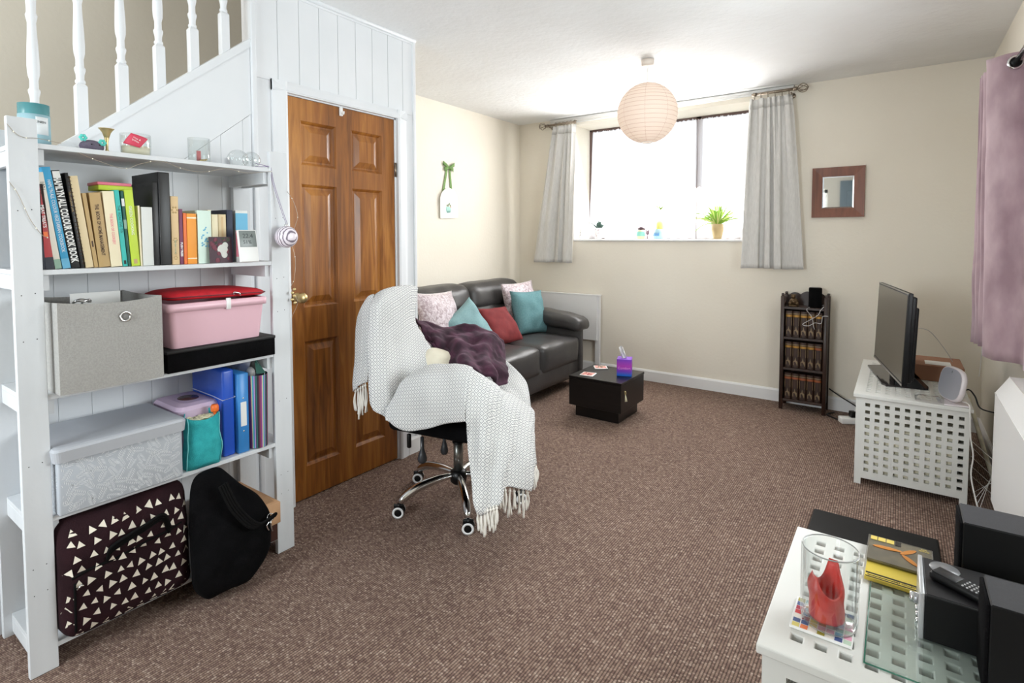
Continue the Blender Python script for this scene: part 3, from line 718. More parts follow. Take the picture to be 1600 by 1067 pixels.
def bubbles(t, s, H):
    b = MB(); b.box(-0.0005, 0.0015, -s * 0.7, s * 0.9, H * 0.92, H * 0.99); part('publisher_mark', b, 'ink_white', t, world=False)
book(0.506, 0.5195, -0.004, 0.233, 'b_dark', 'dark blue-black slim book, first on the left of the cookery shelf', 0.19)
book(0.5195, 0.5405, -0.019, 0.258, 'b_red', 'slim red book with white sideways lettering leaning left', 0.17, text='MEAT TREATS', tcol='ink_white', tsize=0.011, tpos=0.62, tbold=0.0002, extra=multi(band(0.0, 0.14, 'b_dark'), band(0.38, 0.44, 'b_orange2', 'label_block', 0.5)))
book(0.5415, 0.5585, -0.036, 0.292, 'b_white', 'off white book with black numerals between the red and blue ones', 0.16, text='1001', tsize=0.014, tpos=0.86, extra=band(0.0, 0.10, 'b_sage'))
book(0.5600, 0.5805, -0.041, 0.309, 'b_blue', 'tall light blue cookbook with white vegetarian cookbook lettering', 0.20, text='HAMLYN ALL COLOUR VEGETARIAN COOKBOOK', tcol='ink_white', tsize=0.0125, tstretch=0.78, tpos=0.52, extra=band(0.0, 0.10, 'b_sky', 'panel'))
book(0.5815, 0.6050, -0.043, 0.301, 'b_black', 'black cookbook with large bold white HAMLYN ALL COLOUR COOK BOOK lettering', 0.19, text='HAMLYN ALL COLOUR COOK BOOK', tcol='ink_white', tsize=0.0255, tstretch=0.62, tbold=0.0008, extra=bubbles)
def coil(t, s, H):
    b = MB()
    for k in range(24):
        z = H * (0.05 + 0.9 * k / 23)
        b.tube([(-0.004 + 0.007 * math.cos(q * PI / 5), (s + 0.000) + 0.0055 * math.sin(q * PI / 5), z + 0.001 * math.sin(q)) for q in range(10)], 0.0012, 5, closed=True)
    part('wire_coil', b, 'ink_brown', t, world=False)
book(0.6060, 0.6155, -0.033, 0.296, 'b_black', 'thin black spiral bound book with brown wire coil', 0.18, text='The complete cook', tcol='b_tan', tsize=0.008, tpos=0.7, hard=False, extra=coil)
book(0.6185, 0.6400, -0.034, 0.288, 'b_cream', 'cream spiral bound notebook beside the black one', 0.18, hard=False)
book(0.6410, 0.6525, -0.026, 0.236, 'b_tan', 'brownish worn paperback with a curled corner, beside the cream spiral notebook', 0.15, extra=band(0.28, 0.36, 'ink_brown', 'mark', 0.4))
book(0.6535, 0.6855, -0.021, 0.240, 'b_sand', 'sand coloured book lettered Book of Home Management in black', 0.17, text='THE  BOOK OF HOME MANAGEMENT', tcol='ink_brown', tsize=0.0135, tstretch=0.72, tbold=0.0003, tpos=0.5, cover='b_tan')
book(0.6865, 0.7190, -0.018, 0.247, 'b_pale', 'pale cream book with faint pink lettering, left of the teal one', 0.17, text='THE BOOK OF COOKERY', tcol='b_pink', tsize=0.011, tpos=0.5, tstretch=0.8)
book(0.7200, 0.7345, -0.019, 0.252, 'b_teal', 'bright teal book with dark lettering', 0.17, text='THE  ROASTING TIN', tcol='b_green', tsize=0.010, tpos=0.62, extra=band(0.03, 0.08, 'ink_black', 'publisher_mark', 0.5))
book(0.7352, 0.7440, -0.016, 0.250, 'b_green', 'very thin dark green book between the teal and lime ones', 0.16, extra=multi(band(0.5, 0.62, 'b_sage', 'picture'), band(0.8, 0.9, 'b_offwhite', 'picture')))
book(0.7450, 0.7710, -0.016, 0.255, 'b_lime', 'lime green book with white lettering', 0.17, text='GREEN COOKING', tcol='ink_white', tsize=0.012, tpos=0.6, extra=band(0.03, 0.09, 'b_tan', 'publisher_mark', 0.4))
book(0.7720, 0.7780, -0.004, 0.204, 'b_pale', 'thin pale green booklet beside the plain white book', 0.15, hard=False)
book(0.7790, 0.8130, -0.001, 0.200, 'b_offwhite', 'plain off white textured book with blank spine', 0.15)
book(0.8140, 0.8315, 0.000, 0.287, 'b_black', 'black folder, the shorter one of the two tall black volumes', 0.24)
def ribs(t, s, H):
    b = MB(); b.rbox(-0.006, 0.004, -s, s, 0.0, H, 0.003, 3); part('rounded_spine', b, 'b_black', t, world=False)
book(0.8325, 0.8685, 0.000, 0.323, 'b_black', 'tallest black volume with a glossy rounded spine', 0.22, extra=ribs)
def flowers(t, s, H):
    b = MB()
    for z, r in ((0.80, 0.010), (0.36, 0.007), (0.10, 0.006), (0.16, 0.004)):
        for q in range(6):
            a = q * PI / 3; b.ball((0.001, math.cos(a) * r * 0.8, H * z + math.sin(a) * r), r * 0.38, 8, 4, sc=(0.15, 1, 1))
    part('flower_print', b, 'b_tan', t, world=False)
book(0.8700, 0.8955, 0.0, 0.242, 'b_sand', 'cream slim book with small flower prints down the spine', 0.15, text='Garden notes', tcol='b_sage', tsize=0.009, tpos=0.26, extra=flowers)
book(0.8965, 0.9090, 0.0, 0.198, 'b_purple', 'thin purple book with a small white title near its foot', 0.15, text='PUSH TREES', tcol='ink_white', tsize=0.0095, tpos=0.27, tbold=0.0003)
book(0.9100, 0.9215, 0.0, 0.184, 'b_orange2', 'darker orange thin paperback', 0.13, hard=False)
book(0.9220, 0.9550, 0.0, 0.183, 'b_orange', 'wide bright orange paperback', 0.13, hard=False, extra=multi(band(0.9, 0.93, 'b_pale', 'line'), band(0.10, 0.12, 'b_pale', 'line')))
book(0.9590, 1.0080, 0.0, 0.196, 'b_mint', 'wide pale mint paperback with grey blossom print', 0.13, hard=False, extra=lambda t, s, H: part('blossom_print', (lambda b: [b.ball((0.001, random.uniform(-s * .5, s * .6), H * random.uniform(.3, .7)), 0.003, 6, 4, sc=(0.2, 1, 1)) for _ in range(26)] and b)(MB()), 'b_sky', t, world=False))
book(1.0100, 1.0230, 0.0, 0.200, 'b_orange2', 'narrow orange spined book behind the photo card', 0.12, xf_=BX - 0.03, cover='b_pale')
book(1.0245, 1.0480, 0.0, 0.184, 'b_pale', 'cream paperback behind the photo card, right of the narrow orange one', 0.12, xf_=BX - 0.03, hard=False)
book(1.0490, 1.0780, 0.0, 0.185, 'b_cream', 'yellowish cream paperback behind the weather clock', 0.12, xf_=BX - 0.03, hard=False, extra=band(0.05, 0.95, 'b_sand', 'strip', 0.3))
book(1.0800, 1.1050, 0.0, 0.203, 'b_navy', 'dark navy hardback behind the weather clock', 0.16, xf_=BX - 0.03)
def bp(t, s, H):
    b = MB(); b.box(-0.0005, 0.0016, -s, s, H * 0.62, H * 0.95); part('label', b, 'b_sky', t, world=False)
    b = MB(); b.box(-0.0005, 0.0016, -s, s, H * 0.10, H * 0.60); part('label', b, 'b_pink', t, world=False)
book(1.1150, 1.1640, 0.0, 0.202, 'b_offwhite', 'pale box file with blue and pink labels at the right end of the book row', 0.16, xf_=BX - 0.03, extra=bp, name='box_file', cat='box file')
# sticky note block lying on the books
t = thing('note_block', 'pink and lime paper note pads lying on top of the books', 'note pad', (-2.17, 0.715, 1.466))
b = MB(); b.rbox(-2.21, -2.118, 0.666, 0.762, 1.466, 1.482, 0.001, 1); part('pad', b, 'b_lime', t)
b = MB(); b.rbox(-2.21, -2.118, 0.664, 0.760, 1.4825, 1.492, 0.001, 1); part('pad', b, 'b_pink', t, label='pink pad on top')
# photo card
pcol('rose_dark', (110, 40, 58)); pcol('moss', (62, 66, 50)); pcol('pearl', (206, 206, 200)); pcol('plum', (62, 30, 44))
t = thing('photo_card', 'small glossy photo card of dark red flowers propped against the books', 'card', (-2.082, 1.04, Z5[1]))
m = TR((-2.080, 1.034, Z5[1] + 0.001), 0, -0.06, 0)
b = MB(); b.box(-0.002, 0, -0.042, 0.042, 0, 0.098, m=m); part('card', b, 'plum', t)
b = MB(); r_ = random.Random(3)
for _ in range(16): 
    b.ball(m @ Vector((0.0004, r_.uniform(-0.034, 0.034), r_.uniform(0.008, 0.088))), r_.uniform(0.005, 0.010), 8, 4, sc=(0.05, 1, 1))
part('flower_print', b, 'rose_dark', t)
b = MB(); b.ball(m @ Vector((0.001, 0.006, 0.05)), 0.020, 14, 6, sc=(0.03, 1, 1)); b.ball(m @ Vector((0.001, 0.016, 0.066)), 0.012, 10, 6, sc=(0.04, 1, 1)); b.ball(m @ Vector((0.001, 0.012, 0.030)), 0.012, 10, 6, sc=(0.04, 1, 1))
part('rosette_print', b, 'pearl', t)
b = MB(); 
for _ in range(9): b.ball(m @ Vector((0.0005, r_.uniform(-0.038, 0.038), r_.uniform(0.076, 0.092))), 0.005, 6, 4, sc=(0.05, 1, 1))
part('leaf_print', b, 'moss', t)
# weather clock
pcol('lcd', (122, 130, 128), 0.3); pcol('lcd_ink', (60, 66, 66))
t = thing('weather_clock', 'small white digital weather clock with grey screen on the book shelf', 'clock', (-2.05, 1.115, Z5[1]))
m = TR((-2.030, 1.118, Z5[1] + 0.003), 0, -0.16, 0)
b = MB(); b.rbox(-0.012, 0, -0.037, 0.037, 0, 0.125, 0.004, 3, m=m); part('case', b, 'white', t)
b = MB(); b.rbox(-0.002, 0.0012, -0.033, 0.033, 0.058, 0.121, 0.001, 2, m=m); part('screen', b, 'lcd', t)
mt = m @ Matrix(((0, 0, 1, 0.0016), (1, 0, 0, -0.021), (0, 1, 0, 0.100), (0, 0, 0, 1))); b = letters('22.4', 0.024, mt, 0.0002); mt2 = m @ Matrix(((0, 0, 1, 0.0016), (1, 0, 0, -0.021), (0, 1, 0, 0.076), (0, 0, 0, 1))); c2 = letters('51%', 0.020, mt2, 0.0002); b.add(c2.v, c2.f); part('digits', b, 'lcd_ink', t)
b = MB(); b.box(-2.075, -2.045, 1.112, 1.124, Z5[1] + 0.001, Z5[1] + 0.04); part('stand', b, 'white', t)
# ---------------------------------------------------------------- shelf 3: bins, boxes
z3 = Z5[2] + 0.001
M['grey_felt'] = pbr('grey_bin_fabric', (172, 170, 166), 0.95, c2=(160, 158, 154), ns=200, bump=0.5, bs=500)
M['grey_felt_in'] = pbr('grey_bin_lining', (140, 139, 137), 0.95)
t = thing('fabric_bin', 'large grey fabric storage bin with a metal eyelet on its front', 'storage bin', (-2.18, 0.67, z3))
def bin_sheet(x0, x1, y0, y1, zb, zt, th_, sag=0.012):
    """open topped box with slightly bowed soft walls"""
    def ring(d, z, f):
        out = []; N = 14
        cs = [(x1 - d, y0 + d), (x1 - d, y1 - d), (x0 + d, y1 - d), (x0 + d, y0 + d)]
        for k in range(4):
            a, c = cs[k], cs[(k + 1) % 4]
            for q in range(N):
                u = q / N; x = a[0] + (c[0] - a[0]) * u; y = a[1] + (c[1] - a[1]) * u; bow = 4 * u * (1 - u)
                dz = -sag * bow * f if k in (0, 2) else -sag * 0.4 * bow * f
                nx = (0.006 * bow * math.sin(f * PI)) * (1 if k == 0 else 0)
                out.append(Vector((x + nx, y, z + dz)))
        return out
    rows = [ring(0, zb + (zt - zb) * k / 8, k / 8) for k in range(9)] + [ring(th_, zt - (zt - zb) * k / 6, 1 - k / 6) for k in range(6)]
    b = MB(); b.grid(rows, closed_v=True, smooth=False)
    b.add([rows[0][0], rows[0][14], rows[0][28], rows[0][42]], [(0, 1, 2, 3)]); q = ring(th_, zb + 0.006, 0); b.add([q[0], q[14], q[28], q[42]], [(0, 1, 2, 3)])
    return b
bx0, bx1, by0, by1 = -2.345, -2.020, 0.522, 0.802
part('bin_body', bin_sheet(bx0, bx1, by0, by1, z3, 1.117, 0.004), 'grey_felt', t)
m = Matrix.Rotation(PI / 2, 4, 'Y')
b = MB(); b.lathe([(0.0105, 0.000), (0.0165, 0.000), (0.0175, 0.002), (0.0165, 0.0045), (0.0115, 0.003), (0.0105, 0.000)], (bx1 + 0.004, 0.694, 1.058), 28, 0, m); part('eyelet', b, 'chrome', t)
b = MB(); b.lathe([(0.0001, 0.001), (0.011, 0.001), (0.011, -0.001)], (bx1 + 0.0045, 0.694, 1.058), 20, 0, m); part('eyelet_hole', b, 'grey_felt_in', t)
b = MB(); b.box(-2.19, -2.188, 0.60, 0.74, 1.02, 1.128, m=TR((0, 0, 0), 0, 0, 0)); solo('paper_sheet', b, 'white', 'white paper sheet standing in the grey fabric bin', 'paper', (-2.189, 0.67, 1.02))
b = MB(); b.box(-2.33, -2.03, 0.532, 0.792, z3 + 0.008, z3 + 0.17); solo('folded_towel', b, 'white', 'folded white cloth lying inside the grey fabric bin', 'cloth', (-2.18, 0.67, z3 + 0.008))
b = MB(); b.tube([(-2.12 + 0.016 * math.cos(q * PI / 8), 0.612 + 0.022 * math.sin(q * PI / 8), 1.108 + 0.004 * math.sin(q)) for q in range(16)], 0.004, 8, closed=True); b.tube([(-2.12, 0.612, 1.104), (-2.12, 0.61, 1.01)], 0.003, 6); solo('metal_ring', b, 'chrome', 'small metal ring peeping over the rim of the grey bin', 'ring', (-2.12, 0.61, 1.01))
# black slab box, pink tub, red case
b = MB(); b.rbox(-2.34, -2.040, 0.822, 1.218, z3, z3 + 0.070, 0.002, 1); 
t = thing('flat_box', 'flat black box under the pink plastic tub', 'box', (-2.19, 1.02, z3)); part('box_base', b, 'black_cloth', t)
pcol('matt_black', (20, 19, 20), 0.6)
b = MB(); b.rbox(-2.342, -2.038, 0.820, 1.220, z3 + 0.066, z3 + 0.078, 0.002, 1); part('lid', b, 'matt_black', t)
pcol('pink_plastic', (226, 184, 196), 0.35); pcol('pink_plastic2', (232, 190, 202), 0.3)
zt = z3 + 0.079
def tub(x0, x1, y0, y1, zb, zt, tap, r=0.02, n=5):
    def ring(e, z):
        out = []
        for (cx, cy, a0) in ((x1 + e - r, y1 + e - r, 0), (x0 - e + r, y1 + e - r, PI / 2), (x0 - e + r, y0 - e + r, PI), (x1 + e - r, y0 - e + r, 1.5 * PI)):
            for k in range(n + 1): a = a0 + (PI / 2) * k / n; out.append(Vector((cx + r * math.cos(a), cy + r * math.sin(a), z)))
        return out
    return ring
rg = tub(-2.325, -2.062, 0.850, 1.172, 0, 0, 0)
b = MB(); rows = [rg(0.0, zt), rg(0.012, zt + 0.13), rg(0.013, zt + 0.155), rg(0.010, zt + 0.155), rg(-0.003, zt + 0.006)]
b.grid(rows, closed_v=True); b.add(rows[0], [tuple(range(len(rows[0])))]); b.add(rows[-1], [tuple(range(len(rows[0])))])
t = thing('plastic_tub', 'pink plastic storage tub with rim, on the flat black box', 'storage tub', (-2.19, 1.01, zt)); part('tub_body', b, 'pink_plastic', t)
b = MB(); rows = [rg(0.012, zt + 0.132), rg(0.021, zt + 0.130), rg(0.022, zt + 0.155), rg(0.010, zt + 0.159)]; b.grid(rows, closed_v=True); part('rim', b, 'pink_plastic2', t)
pcol('red_fabric', (200, 22, 38), 0.7, c2=(176, 14, 30), ns=30, bump=0.4, bs=300)
t = thing('soft_case', 'flat red fabric case with a metal zip pull, lying on the pink tub', 'case', (-2.19, 1.01, zt + 0.160))
rg2 = tub(-2.315, -2.050, 0.842, 1.205, 0, 0, 0, 0.05, 8)
def rgt(e, z): return [Vector((p.x, p.y, p.z + 0.006 * math.sin((p.y - 0.8) * 9) * 1.0)) for p in rg2(e, z)]
b = MB(); rows = [rgt(-0.05, zt + 0.162), rgt(-0.012, zt + 0.165), rgt(-0.001, zt + 0.173), rgt(-0.004, zt + 0.182), rgt(-0.02, zt + 0.190), rgt(-0.05, zt + 0.194)]
b.grid(rows, closed_v=True); b.add(rows[0], [tuple(range(len(rows[0])))]); b.add(rows[-1], [tuple(range(len(rows[0])))]); part('case_body', b, 'red_fabric', t)
b = MB(); b.tube([p + Vector((0.0008, 0, 0)) for p in rgt(0.0008, zt + 0.177)], 0.0018, 5, closed=True); part('zip', b, 'b_maroon', t)
b = MB(); b.tube(bez([(-2.047, 1.06, zt + 0.176), (-2.040, 1.058, zt + 0.185), (-2.038, 1.075, zt + 0.181), (-2.040, 1.082, zt + 0.172)], 5), 0.0028, 6); part('zip_pull', b, 'chrome', t)
b = MB(); b.rbox(-2.046, -2.036, 1.028, 1.044, zt + 0.124, zt + 0.166, 0.002, 1); c_ = bpy.data.objects['plastic_tub']; part('clip', b, 'white', c_)
# ---------------------------------------------------------------- shelf 4
z4 = Z5[3] + 0.001
pcol('box_lid_grey', (176, 179, 185), 0.6); pcol('box_pattern_base', (178, 183, 190), 0.8); pcol('leaf_white', (234, 236, 238), 0.8)
t = thing('storage_box', 'large lidded storage box with white leaf print and plain grey lid', 'storage box', (-2.18, 0.69, z4))
x0, x1, y0, y1 = -2.335, -2.040, 0.514, 0.862
b = MB(); b.rbox(x0, x1, y0, y1, z4, z4 + 0.180, 0.005, 2); part('box_body', b, 'box_pattern_base', t)
rg3 = tub(x0, x1, y0, y1, 0, 0, 0, 0.018, 5)
b = MB(); rows = [rg3(-0.002, z4 + 0.166), rg3(0.010, z4 + 0.166), rg3(0.013, z4 + 0.200), rg3(0.009, z4 + 0.207), rg3(0.0, z4 + 0.210)]
b.grid(rows, closed_v=True, smooth=False); b.add(rows[-1], [tuple(range(len(rows[0])))]); part('lid', b, 'box_lid_grey', t)
b = MB(); rr = random.Random(5)
def leafstroke(b, P, ang, L, wd, plane):
    ca, sa = math.cos(ang), math.sin(ang); pts = []
    for u, v in ((0, 0), (0.3, wd), (0.7, wd * 0.8), (1, 0), (0.7, -wd * 0.5), (0.3, -wd * 0.6)):
        a = u * L; c = v; y = P[0] + a * ca - c * sa; z = P[1] + a * sa + c * ca
        if plane == 'x':
            if not (y0 + 0.006 < y < y1 - 0.004 and z4 + 0.004 < z < z4 + 0.165): return
            pts.append((x1 + 0.0006, y, z))
        else:
            if not (x0 + 0.01 < y < x1 - 0.004 and z4 + 0.004 < z < z4 + 0.165): return
            pts.append((y, y0 - 0.0006, z))
    b.add(pts, [(0, 1, 2, 3, 4, 5)])
for plane, A, B in (('x', y0, y1), ('y', x0, x1)):
    for i in range(int((B - A) / 0.027) + 1):
        for j in range(7):
            cx_ = A + i * 0.027 + rr.uniform(-.003, .003); cz_ = z4 + 0.0 + j * 0.028 + (0.014 if i % 2 else 0); a = rr.choice((0.4, 1.1, 2.0, 2.7)) + rr.uniform(-.2, .2) + (PI if rr.random() < .5 else 0)
            for k in range(6):
                q = (k - 2.5) * 0.0056
                for s_ in (1, -1): leafstroke(b, (cx_ + math.cos(a) * q, cz_ + math.sin(a) * q), a + s_ * 0.85, 0.0145 - abs(k - 2.5) * 0.0012, 0.0010, plane)
part('leaf_print', b, 'leaf_white', t, kind='stuff', fix=False)
# lavender carton
pcol('lavender', (206, 184, 208), 0.7); pcol('clear_dark', (92, 62, 60), 0.2)
t = thing('gift_box', 'lilac cardboard cake box with a round window in its lid, behind the teal bag', 'box', (-2.22, 0.97, z4))
b = MB(); b.rbox(-2.33, -2.130, 0.905, 1.030, z4 + 0.0, z4 + 0.150, 0.002, 1); part('box_body', b, 'lavender', t)
rg4 = tub(-2.345, -2.120, 0.885, 1.040, 0, 0, 0, 0.03, 5)
b = MB(); rows = [rg4(-0.0, z4 + 0.148), rg4(0.003, z4 + 0.205), rg4(-0.006, z4 + 0.218), rg4(-0.03, z4 + 0.224)]; b.grid(rows, closed_v=True, smooth=False); b.add(rows[-1], [tuple(range(len(rows[0])))]); b.add(rows[0], [tuple(range(len(rows[0])))]); part('lid', b, 'lavender', t)
b = MB(); b.lathe([(0.0001, 0.003), (0.034, 0.002), (0.036, 0)], (-2.225, 0.965, z4 + 0.2235), 24, 0, Matrix.Diagonal((1.2, 1, 1, 1))); part('round_window', b, 'clear_dark', t)
# teal pouch
pcol('teal_felt', (52, 178, 182), 0.95, c2=(40, 160, 166), ns=40, bump=0.5, bs=400); pcol('teal_trim', (120, 210, 212), 0.8)
t = thing('pouch', 'open teal felt pouch stuffed with craft items on the fourth shelf', 'pouch', (-2.09, 0.95, z4))
rows = []
for k in range(11):
    f = k / 10; r = []
    for q in range(32):
        a = 2 * PI * q / 32; ex = 0.062 * (1 - 0.10 * f) ; dx = 0.028 + 0.016 * math.sin(f * PI * 0.8)
        y = 0.948 + math.copysign(abs(math.cos(a)) ** 0.6, math.cos(a)) * ex; x = -2.088 + math.copysign(abs(math.sin(a)) ** 0.8, math.sin(a)) * dx
        z = z4 + 0.190 * f - (0.012 * f * (1 - abs(math.cos(a)))) + (0.012 * f if math.sin(a) < -0.3 else 0)
        nn = noise.noise(Vector((a * 1.5, f * 3, 4))) * 0.006
        r.append(Vector((x + nn, y + nn, z)))
    rows.append(r)
b = MB(); b.grid(rows, closed_v=True); b.add(rows[0], [tuple(range(32))]); solid(part('pouch_body', b, 'teal_felt', t), 0.002, -1)
b = MB(); b.tube([r[2] + Vector((0.001, 0.002, 0)) for r in rows], 0.0022, 5); b.tube([r[14] + Vector((0.001, -0.002, 0)) for r in rows], 0.0022, 5); part('seam', b, 'teal_trim', t)
pcol('twine', (226, 222, 190), 0.9)
b = MB(); rr = random.Random(2)
for _ in range(9):
    cx_, cy_ = -2.092 + rr.uniform(-.012, .014), 0.945 + rr.uniform(-.028, .03)
    b.tube([(cx_ + 0.013 * math.cos(q * PI / 6), cy_ + 0.016 * math.sin(q * PI / 6), z4 + 0.178 + rr.uniform(-.003, .004)) for q in range(12)], 0.003, 6, closed=True)
b.box(-2.115, -2.065, 0.91, 0.985, z4 + 0.09, z4 + 0.172)
solo('yarn', b, 'twine', 'pale yarn coils at the mouth of the teal pouch', 'yarn', (-2.092, 0.947, z4 + 0.09), kind='stuff')
pcol('orange_plastic', (232, 112, 42), 0.4)
b = MB(); b.lathe([(0.0001, 0), (0.012, 0.0), (0.014, 0.004), (0.014, 0.020), (0.011, 0.026), (0.0001, 0.027)], (-2.075, 0.992, z4 + 0.192), 16); b.lathe([(0.006, -0.07), (0.006, 0.002)], (-2.075, 0.992, z4 + 0.192), 10)
solo('bottle', b, 'orange_plastic', 'small bottle with an orange cap poking out of the teal pouch', 'bottle', (-2.075, 0.992, z4 + 0.12))
# ring binders
pcol('royal_blue', (36, 84, 190), 0.25); pcol('mid_blue', (58, 136, 206), 0.35); pcol('elastic', (210, 215, 235), 0.6)
t = thing('folder', 'dark blue glossy folder closed with a white elastic band', 'folder', (-2.2, 1.048, z4))
b = MB(); b.rbox(-2.33, -2.085, 1.026, 1.072, z4, z4 + 0.335, 0.008, 3); part('folder_body', b, 'royal_blue', t)
b = MB(); zz_ = z4 + 0.222; b.tube([(-2.331, 1.024, zz_ + 0.01), (-2.15, 1.0245, zz_ + 0.006), (-2.083, 1.026, zz_), (-2.0835, 1.074, zz_ + 0.004), (-2.15, 1.0735, zz_ + 0.01), (-2.331, 1.0735, zz_ + 0.01)], 0.0016, 6, closed=True); part('elastic_band', b, 'elastic', t)
t = thing('ring_binder', 'mid blue ring binder with a white spine label', 'ring binder', (-2.2, 1.105, z4))
b = MB(); b.rbox(-2.33, -2.075, 1.079, 1.1225, z4, z4 + 0.312, 0.002, 1); part('cover', b, 'mid_blue', t)
b = MB(); b.box(-2.0755, -2.0742, 1.090, 1.113, z4 + 0.105, z4 + 0.200); part('spine_label', b, 'white', t)
b = MB(); 
for zq in (0.085, 0.215): b.lathe([(0.0001, 0.002), (0.003, 0.001), (0.004, 0)], (-2.0752, 1.101, z4 + zq), 12, 0, m)
part('rivet', b, 'chrome', t)
# striped concertina file
t = thing('concertina_file', 'striped multicolour concertina file bulging with papers', 'file', (-2.18, 1.17, z4))
stripes = [('s1', (60, 66, 84)), ('s2', (140, 62, 84)), ('s3', (70, 130, 190)), ('s4', (46, 44, 52)), ('s5', (226, 208, 160)), ('s6', (52, 120, 110)), ('s7', (120, 56, 130)), ('s8', (190, 150, 200)), ('s9', (96, 50, 72)), ('s10', (80, 180, 176)), ('s11', (40, 44, 60)), ('s12', (150, 82, 140))]
for n_, c_ in stripes: pcol('str_' + n_, c_, 0.5)
N = 42; b = MB()
for k in range(N):
    a0 = PI * k / N; a1 = PI * (k + 1) / N
    def P_(a, z, g): return (-2.115 + 0.058 * math.sin(a) * g + 0.004, 1.170 - 0.043 * math.cos(a) * g, z)
    b.add([P_(a0, z4 + 0.002, 0.9), P_(a1, z4 + 0.002, 0.9), P_(a1, z4 + 0.295, 1), P_(a0, z4 + 0.295, 1)], [(0, 1, 2, 3)], mi=(k * 5) % 12)
b.box(-2.33, -2.112, 1.128, 1.211, z4 + 0.001, z4 + 0.294, mi=0)
part('cover', b, ['str_' + s_[0] for s_ in stripes], t)
b = MB(); rows = []
rr = random.Random(8)
for k in range(5): 
    rows.append([Vector((-2.29 + 0.03 * q + 0.01 * rr.random(), 1.135 + 0.016 * k, z4 + 0.286 + (0.045 + 0.022 * rr.random()) * (k in (1, 2, 3)))) for q in range(7)])
b.grid(rows, smooth=False); part('papers', b, 'white', t)
pcol('grey_bag', (150, 150, 150), 0.3)
b = MB(); b.add([(-2.09, 1.165, z4 + 0.295), (-2.09, 1.205, z4 + 0.292), (-2.13, 1.178, z4 + 0.36)], [(0, 1, 2)]); part('divider', b, 'b_green', t)
b = MB(); b.ball((-2.10, 1.145, z4 + 0.305), 0.024, 10, 7, sc=(1, 0.7, 0.9)); b.v = [tuple(Vector(v) + Vector((0.006 * noise.noise(Vector(v) * 90), 0.006 * noise.noise(Vector(v) * 90 + Vector((5, 5, 5))), 0))) for v in b.v]
solo('plastic_bag', b, 'grey_bag', 'crumpled grey plastic bag pushed into the top of the striped file', 'plastic bag', (-2.10, 1.145, z4 + 0.282))
# ---------------------------------------------------------------- bottom shelf: patterned holdall
z5 = Z5[4] + 0.001
pcol('bag_maroon', (34, 18, 22), 0.9, spec=0.15, c2=(44, 23, 28), ns=8, bump=0.5, bs=300); pcol('tri_cream', (222, 214, 198), 0.8)
t = thing('holdall', 'dark maroon holdall with scattered cream triangles on the bottom shelf', 'bag', (-2.16, 0.68, z5))
def slump(v):
    f = max(0, v.z - (z5 + 0.20)) / 0.17
    v.x -= 0.030 * f * f + 0.012 * math.exp(-((v.z - z5 - 0.215) / 0.012) ** 2) * (v.x > -2.1)
    v.x += 0.010 * math.sin(v.y * 34 + 3 * noise.noise(v * 8)) * f * (v.x > -2.1)
    v.x = max(v.x, -2.345); v.y = max(v.y, 0.5065); v.z = max(z5 + 0.001, min(v.z, z5 + 0.368))
b = puff(-2.335, -2.018, 0.508, 0.880, z5, z5 + 0.370, 0.038, 0.016, 0.014, 4, slump, 18)
part('bag_body', b, 'bag_maroon', t)
from mathutils.bvhtree import BVHTree
bvh = BVHTree.FromPolygons(b.v, b.f)
b = MB(); rr = random.Random(12)
for i in range(13):
    for j in range(10):
        yy = 0.515 + i * 0.0330 + rr.uniform(-.007, .007) + (0.014 if j % 2 else 0); zz_ = z5 + 0.022 + j * 0.0385 + rr.uniform(-.006, .006); s_ = rr.uniform(0.0110, 0.0145); a0 = PI / 2 + rr.uniform(-.45, .45)
        pts = []
        for q in range(3):
            a = a0 + q * 2 * PI / 3; o_ = Vector((-1.8, yy + s_ * math.cos(a), zz_ + s_ * 1.1 * math.sin(a))); h_ = bvh.ray_cast(o_, Vector((-1, 0, 0)))
            if h_[0] is None or abs(h_[1].x) < 0.2: pts = None; break
            pts.append(h_[0] + Vector((0.0016, 0, 0)))
        if pts: b.add(pts, [(0, 1, 2)])
for i in range(7):
    for j in range(6):
        xx = -2.30 + i * 0.034 + rr.uniform(-.006, .006); zz_ = z5 + 0.04 + j * 0.045; s_ = 0.010; a0 = PI / 2 + rr.uniform(-.5, .5); pts = []
        for q in range(3):
            a = a0 + q * 2 * PI / 3; h_ = bvh.ray_cast(Vector((xx + s_ * math.cos(a), 0.3, zz_ + s_ * math.sin(a))), Vector((0, 1, 0)))
            if h_[0] is None: pts = None; break
            pts.append(h_[0] + Vector((0, -0.0016, 0)))
        if pts: b.add(pts, [(0, 1, 2)])
part('triangle_print', b, 'tri_cream', t, kind='stuff', fix=False)
def onbag(y, z, e=0.003):
    h_ = bvh.ray_cast(Vector((-1.8, y, z)), Vector((-1, 0, 0))); return (h_[0] if h_[0] is not None else Vector((-2.0, y, z))) + Vector((e, 0, 0))
pcol('strap_black', (10, 9, 9), 0.85, spec=0.15)
b = MB(); b.tube([onbag(0.530 + 0.026 * k, z5 + 0.200 + 0.0035 * k + 0.003 * math.sin(k), 0.001) for k in range(13)], 0.004, 6); part('zip', b, 'strap_black', t)
b = MB(); hp = bez([(-2.012, 0.620, z5 + 0.215), (-1.998, 0.625, z5 + 0.250), (-1.992, 0.66, z5 + 0.268), (-1.990, 0.72, z5 + 0.285), (-1.995, 0.775, z5 + 0.295), (-2.008, 0.800, z5 + 0.235)], 6)
for w_ in (-0.010, 0, 0.010): b.tube([p_ + Vector((w_ * 0.5, 0, w_)) for p_ in hp], 0.0055, 6)
part('handle', b, 'strap_black', t)
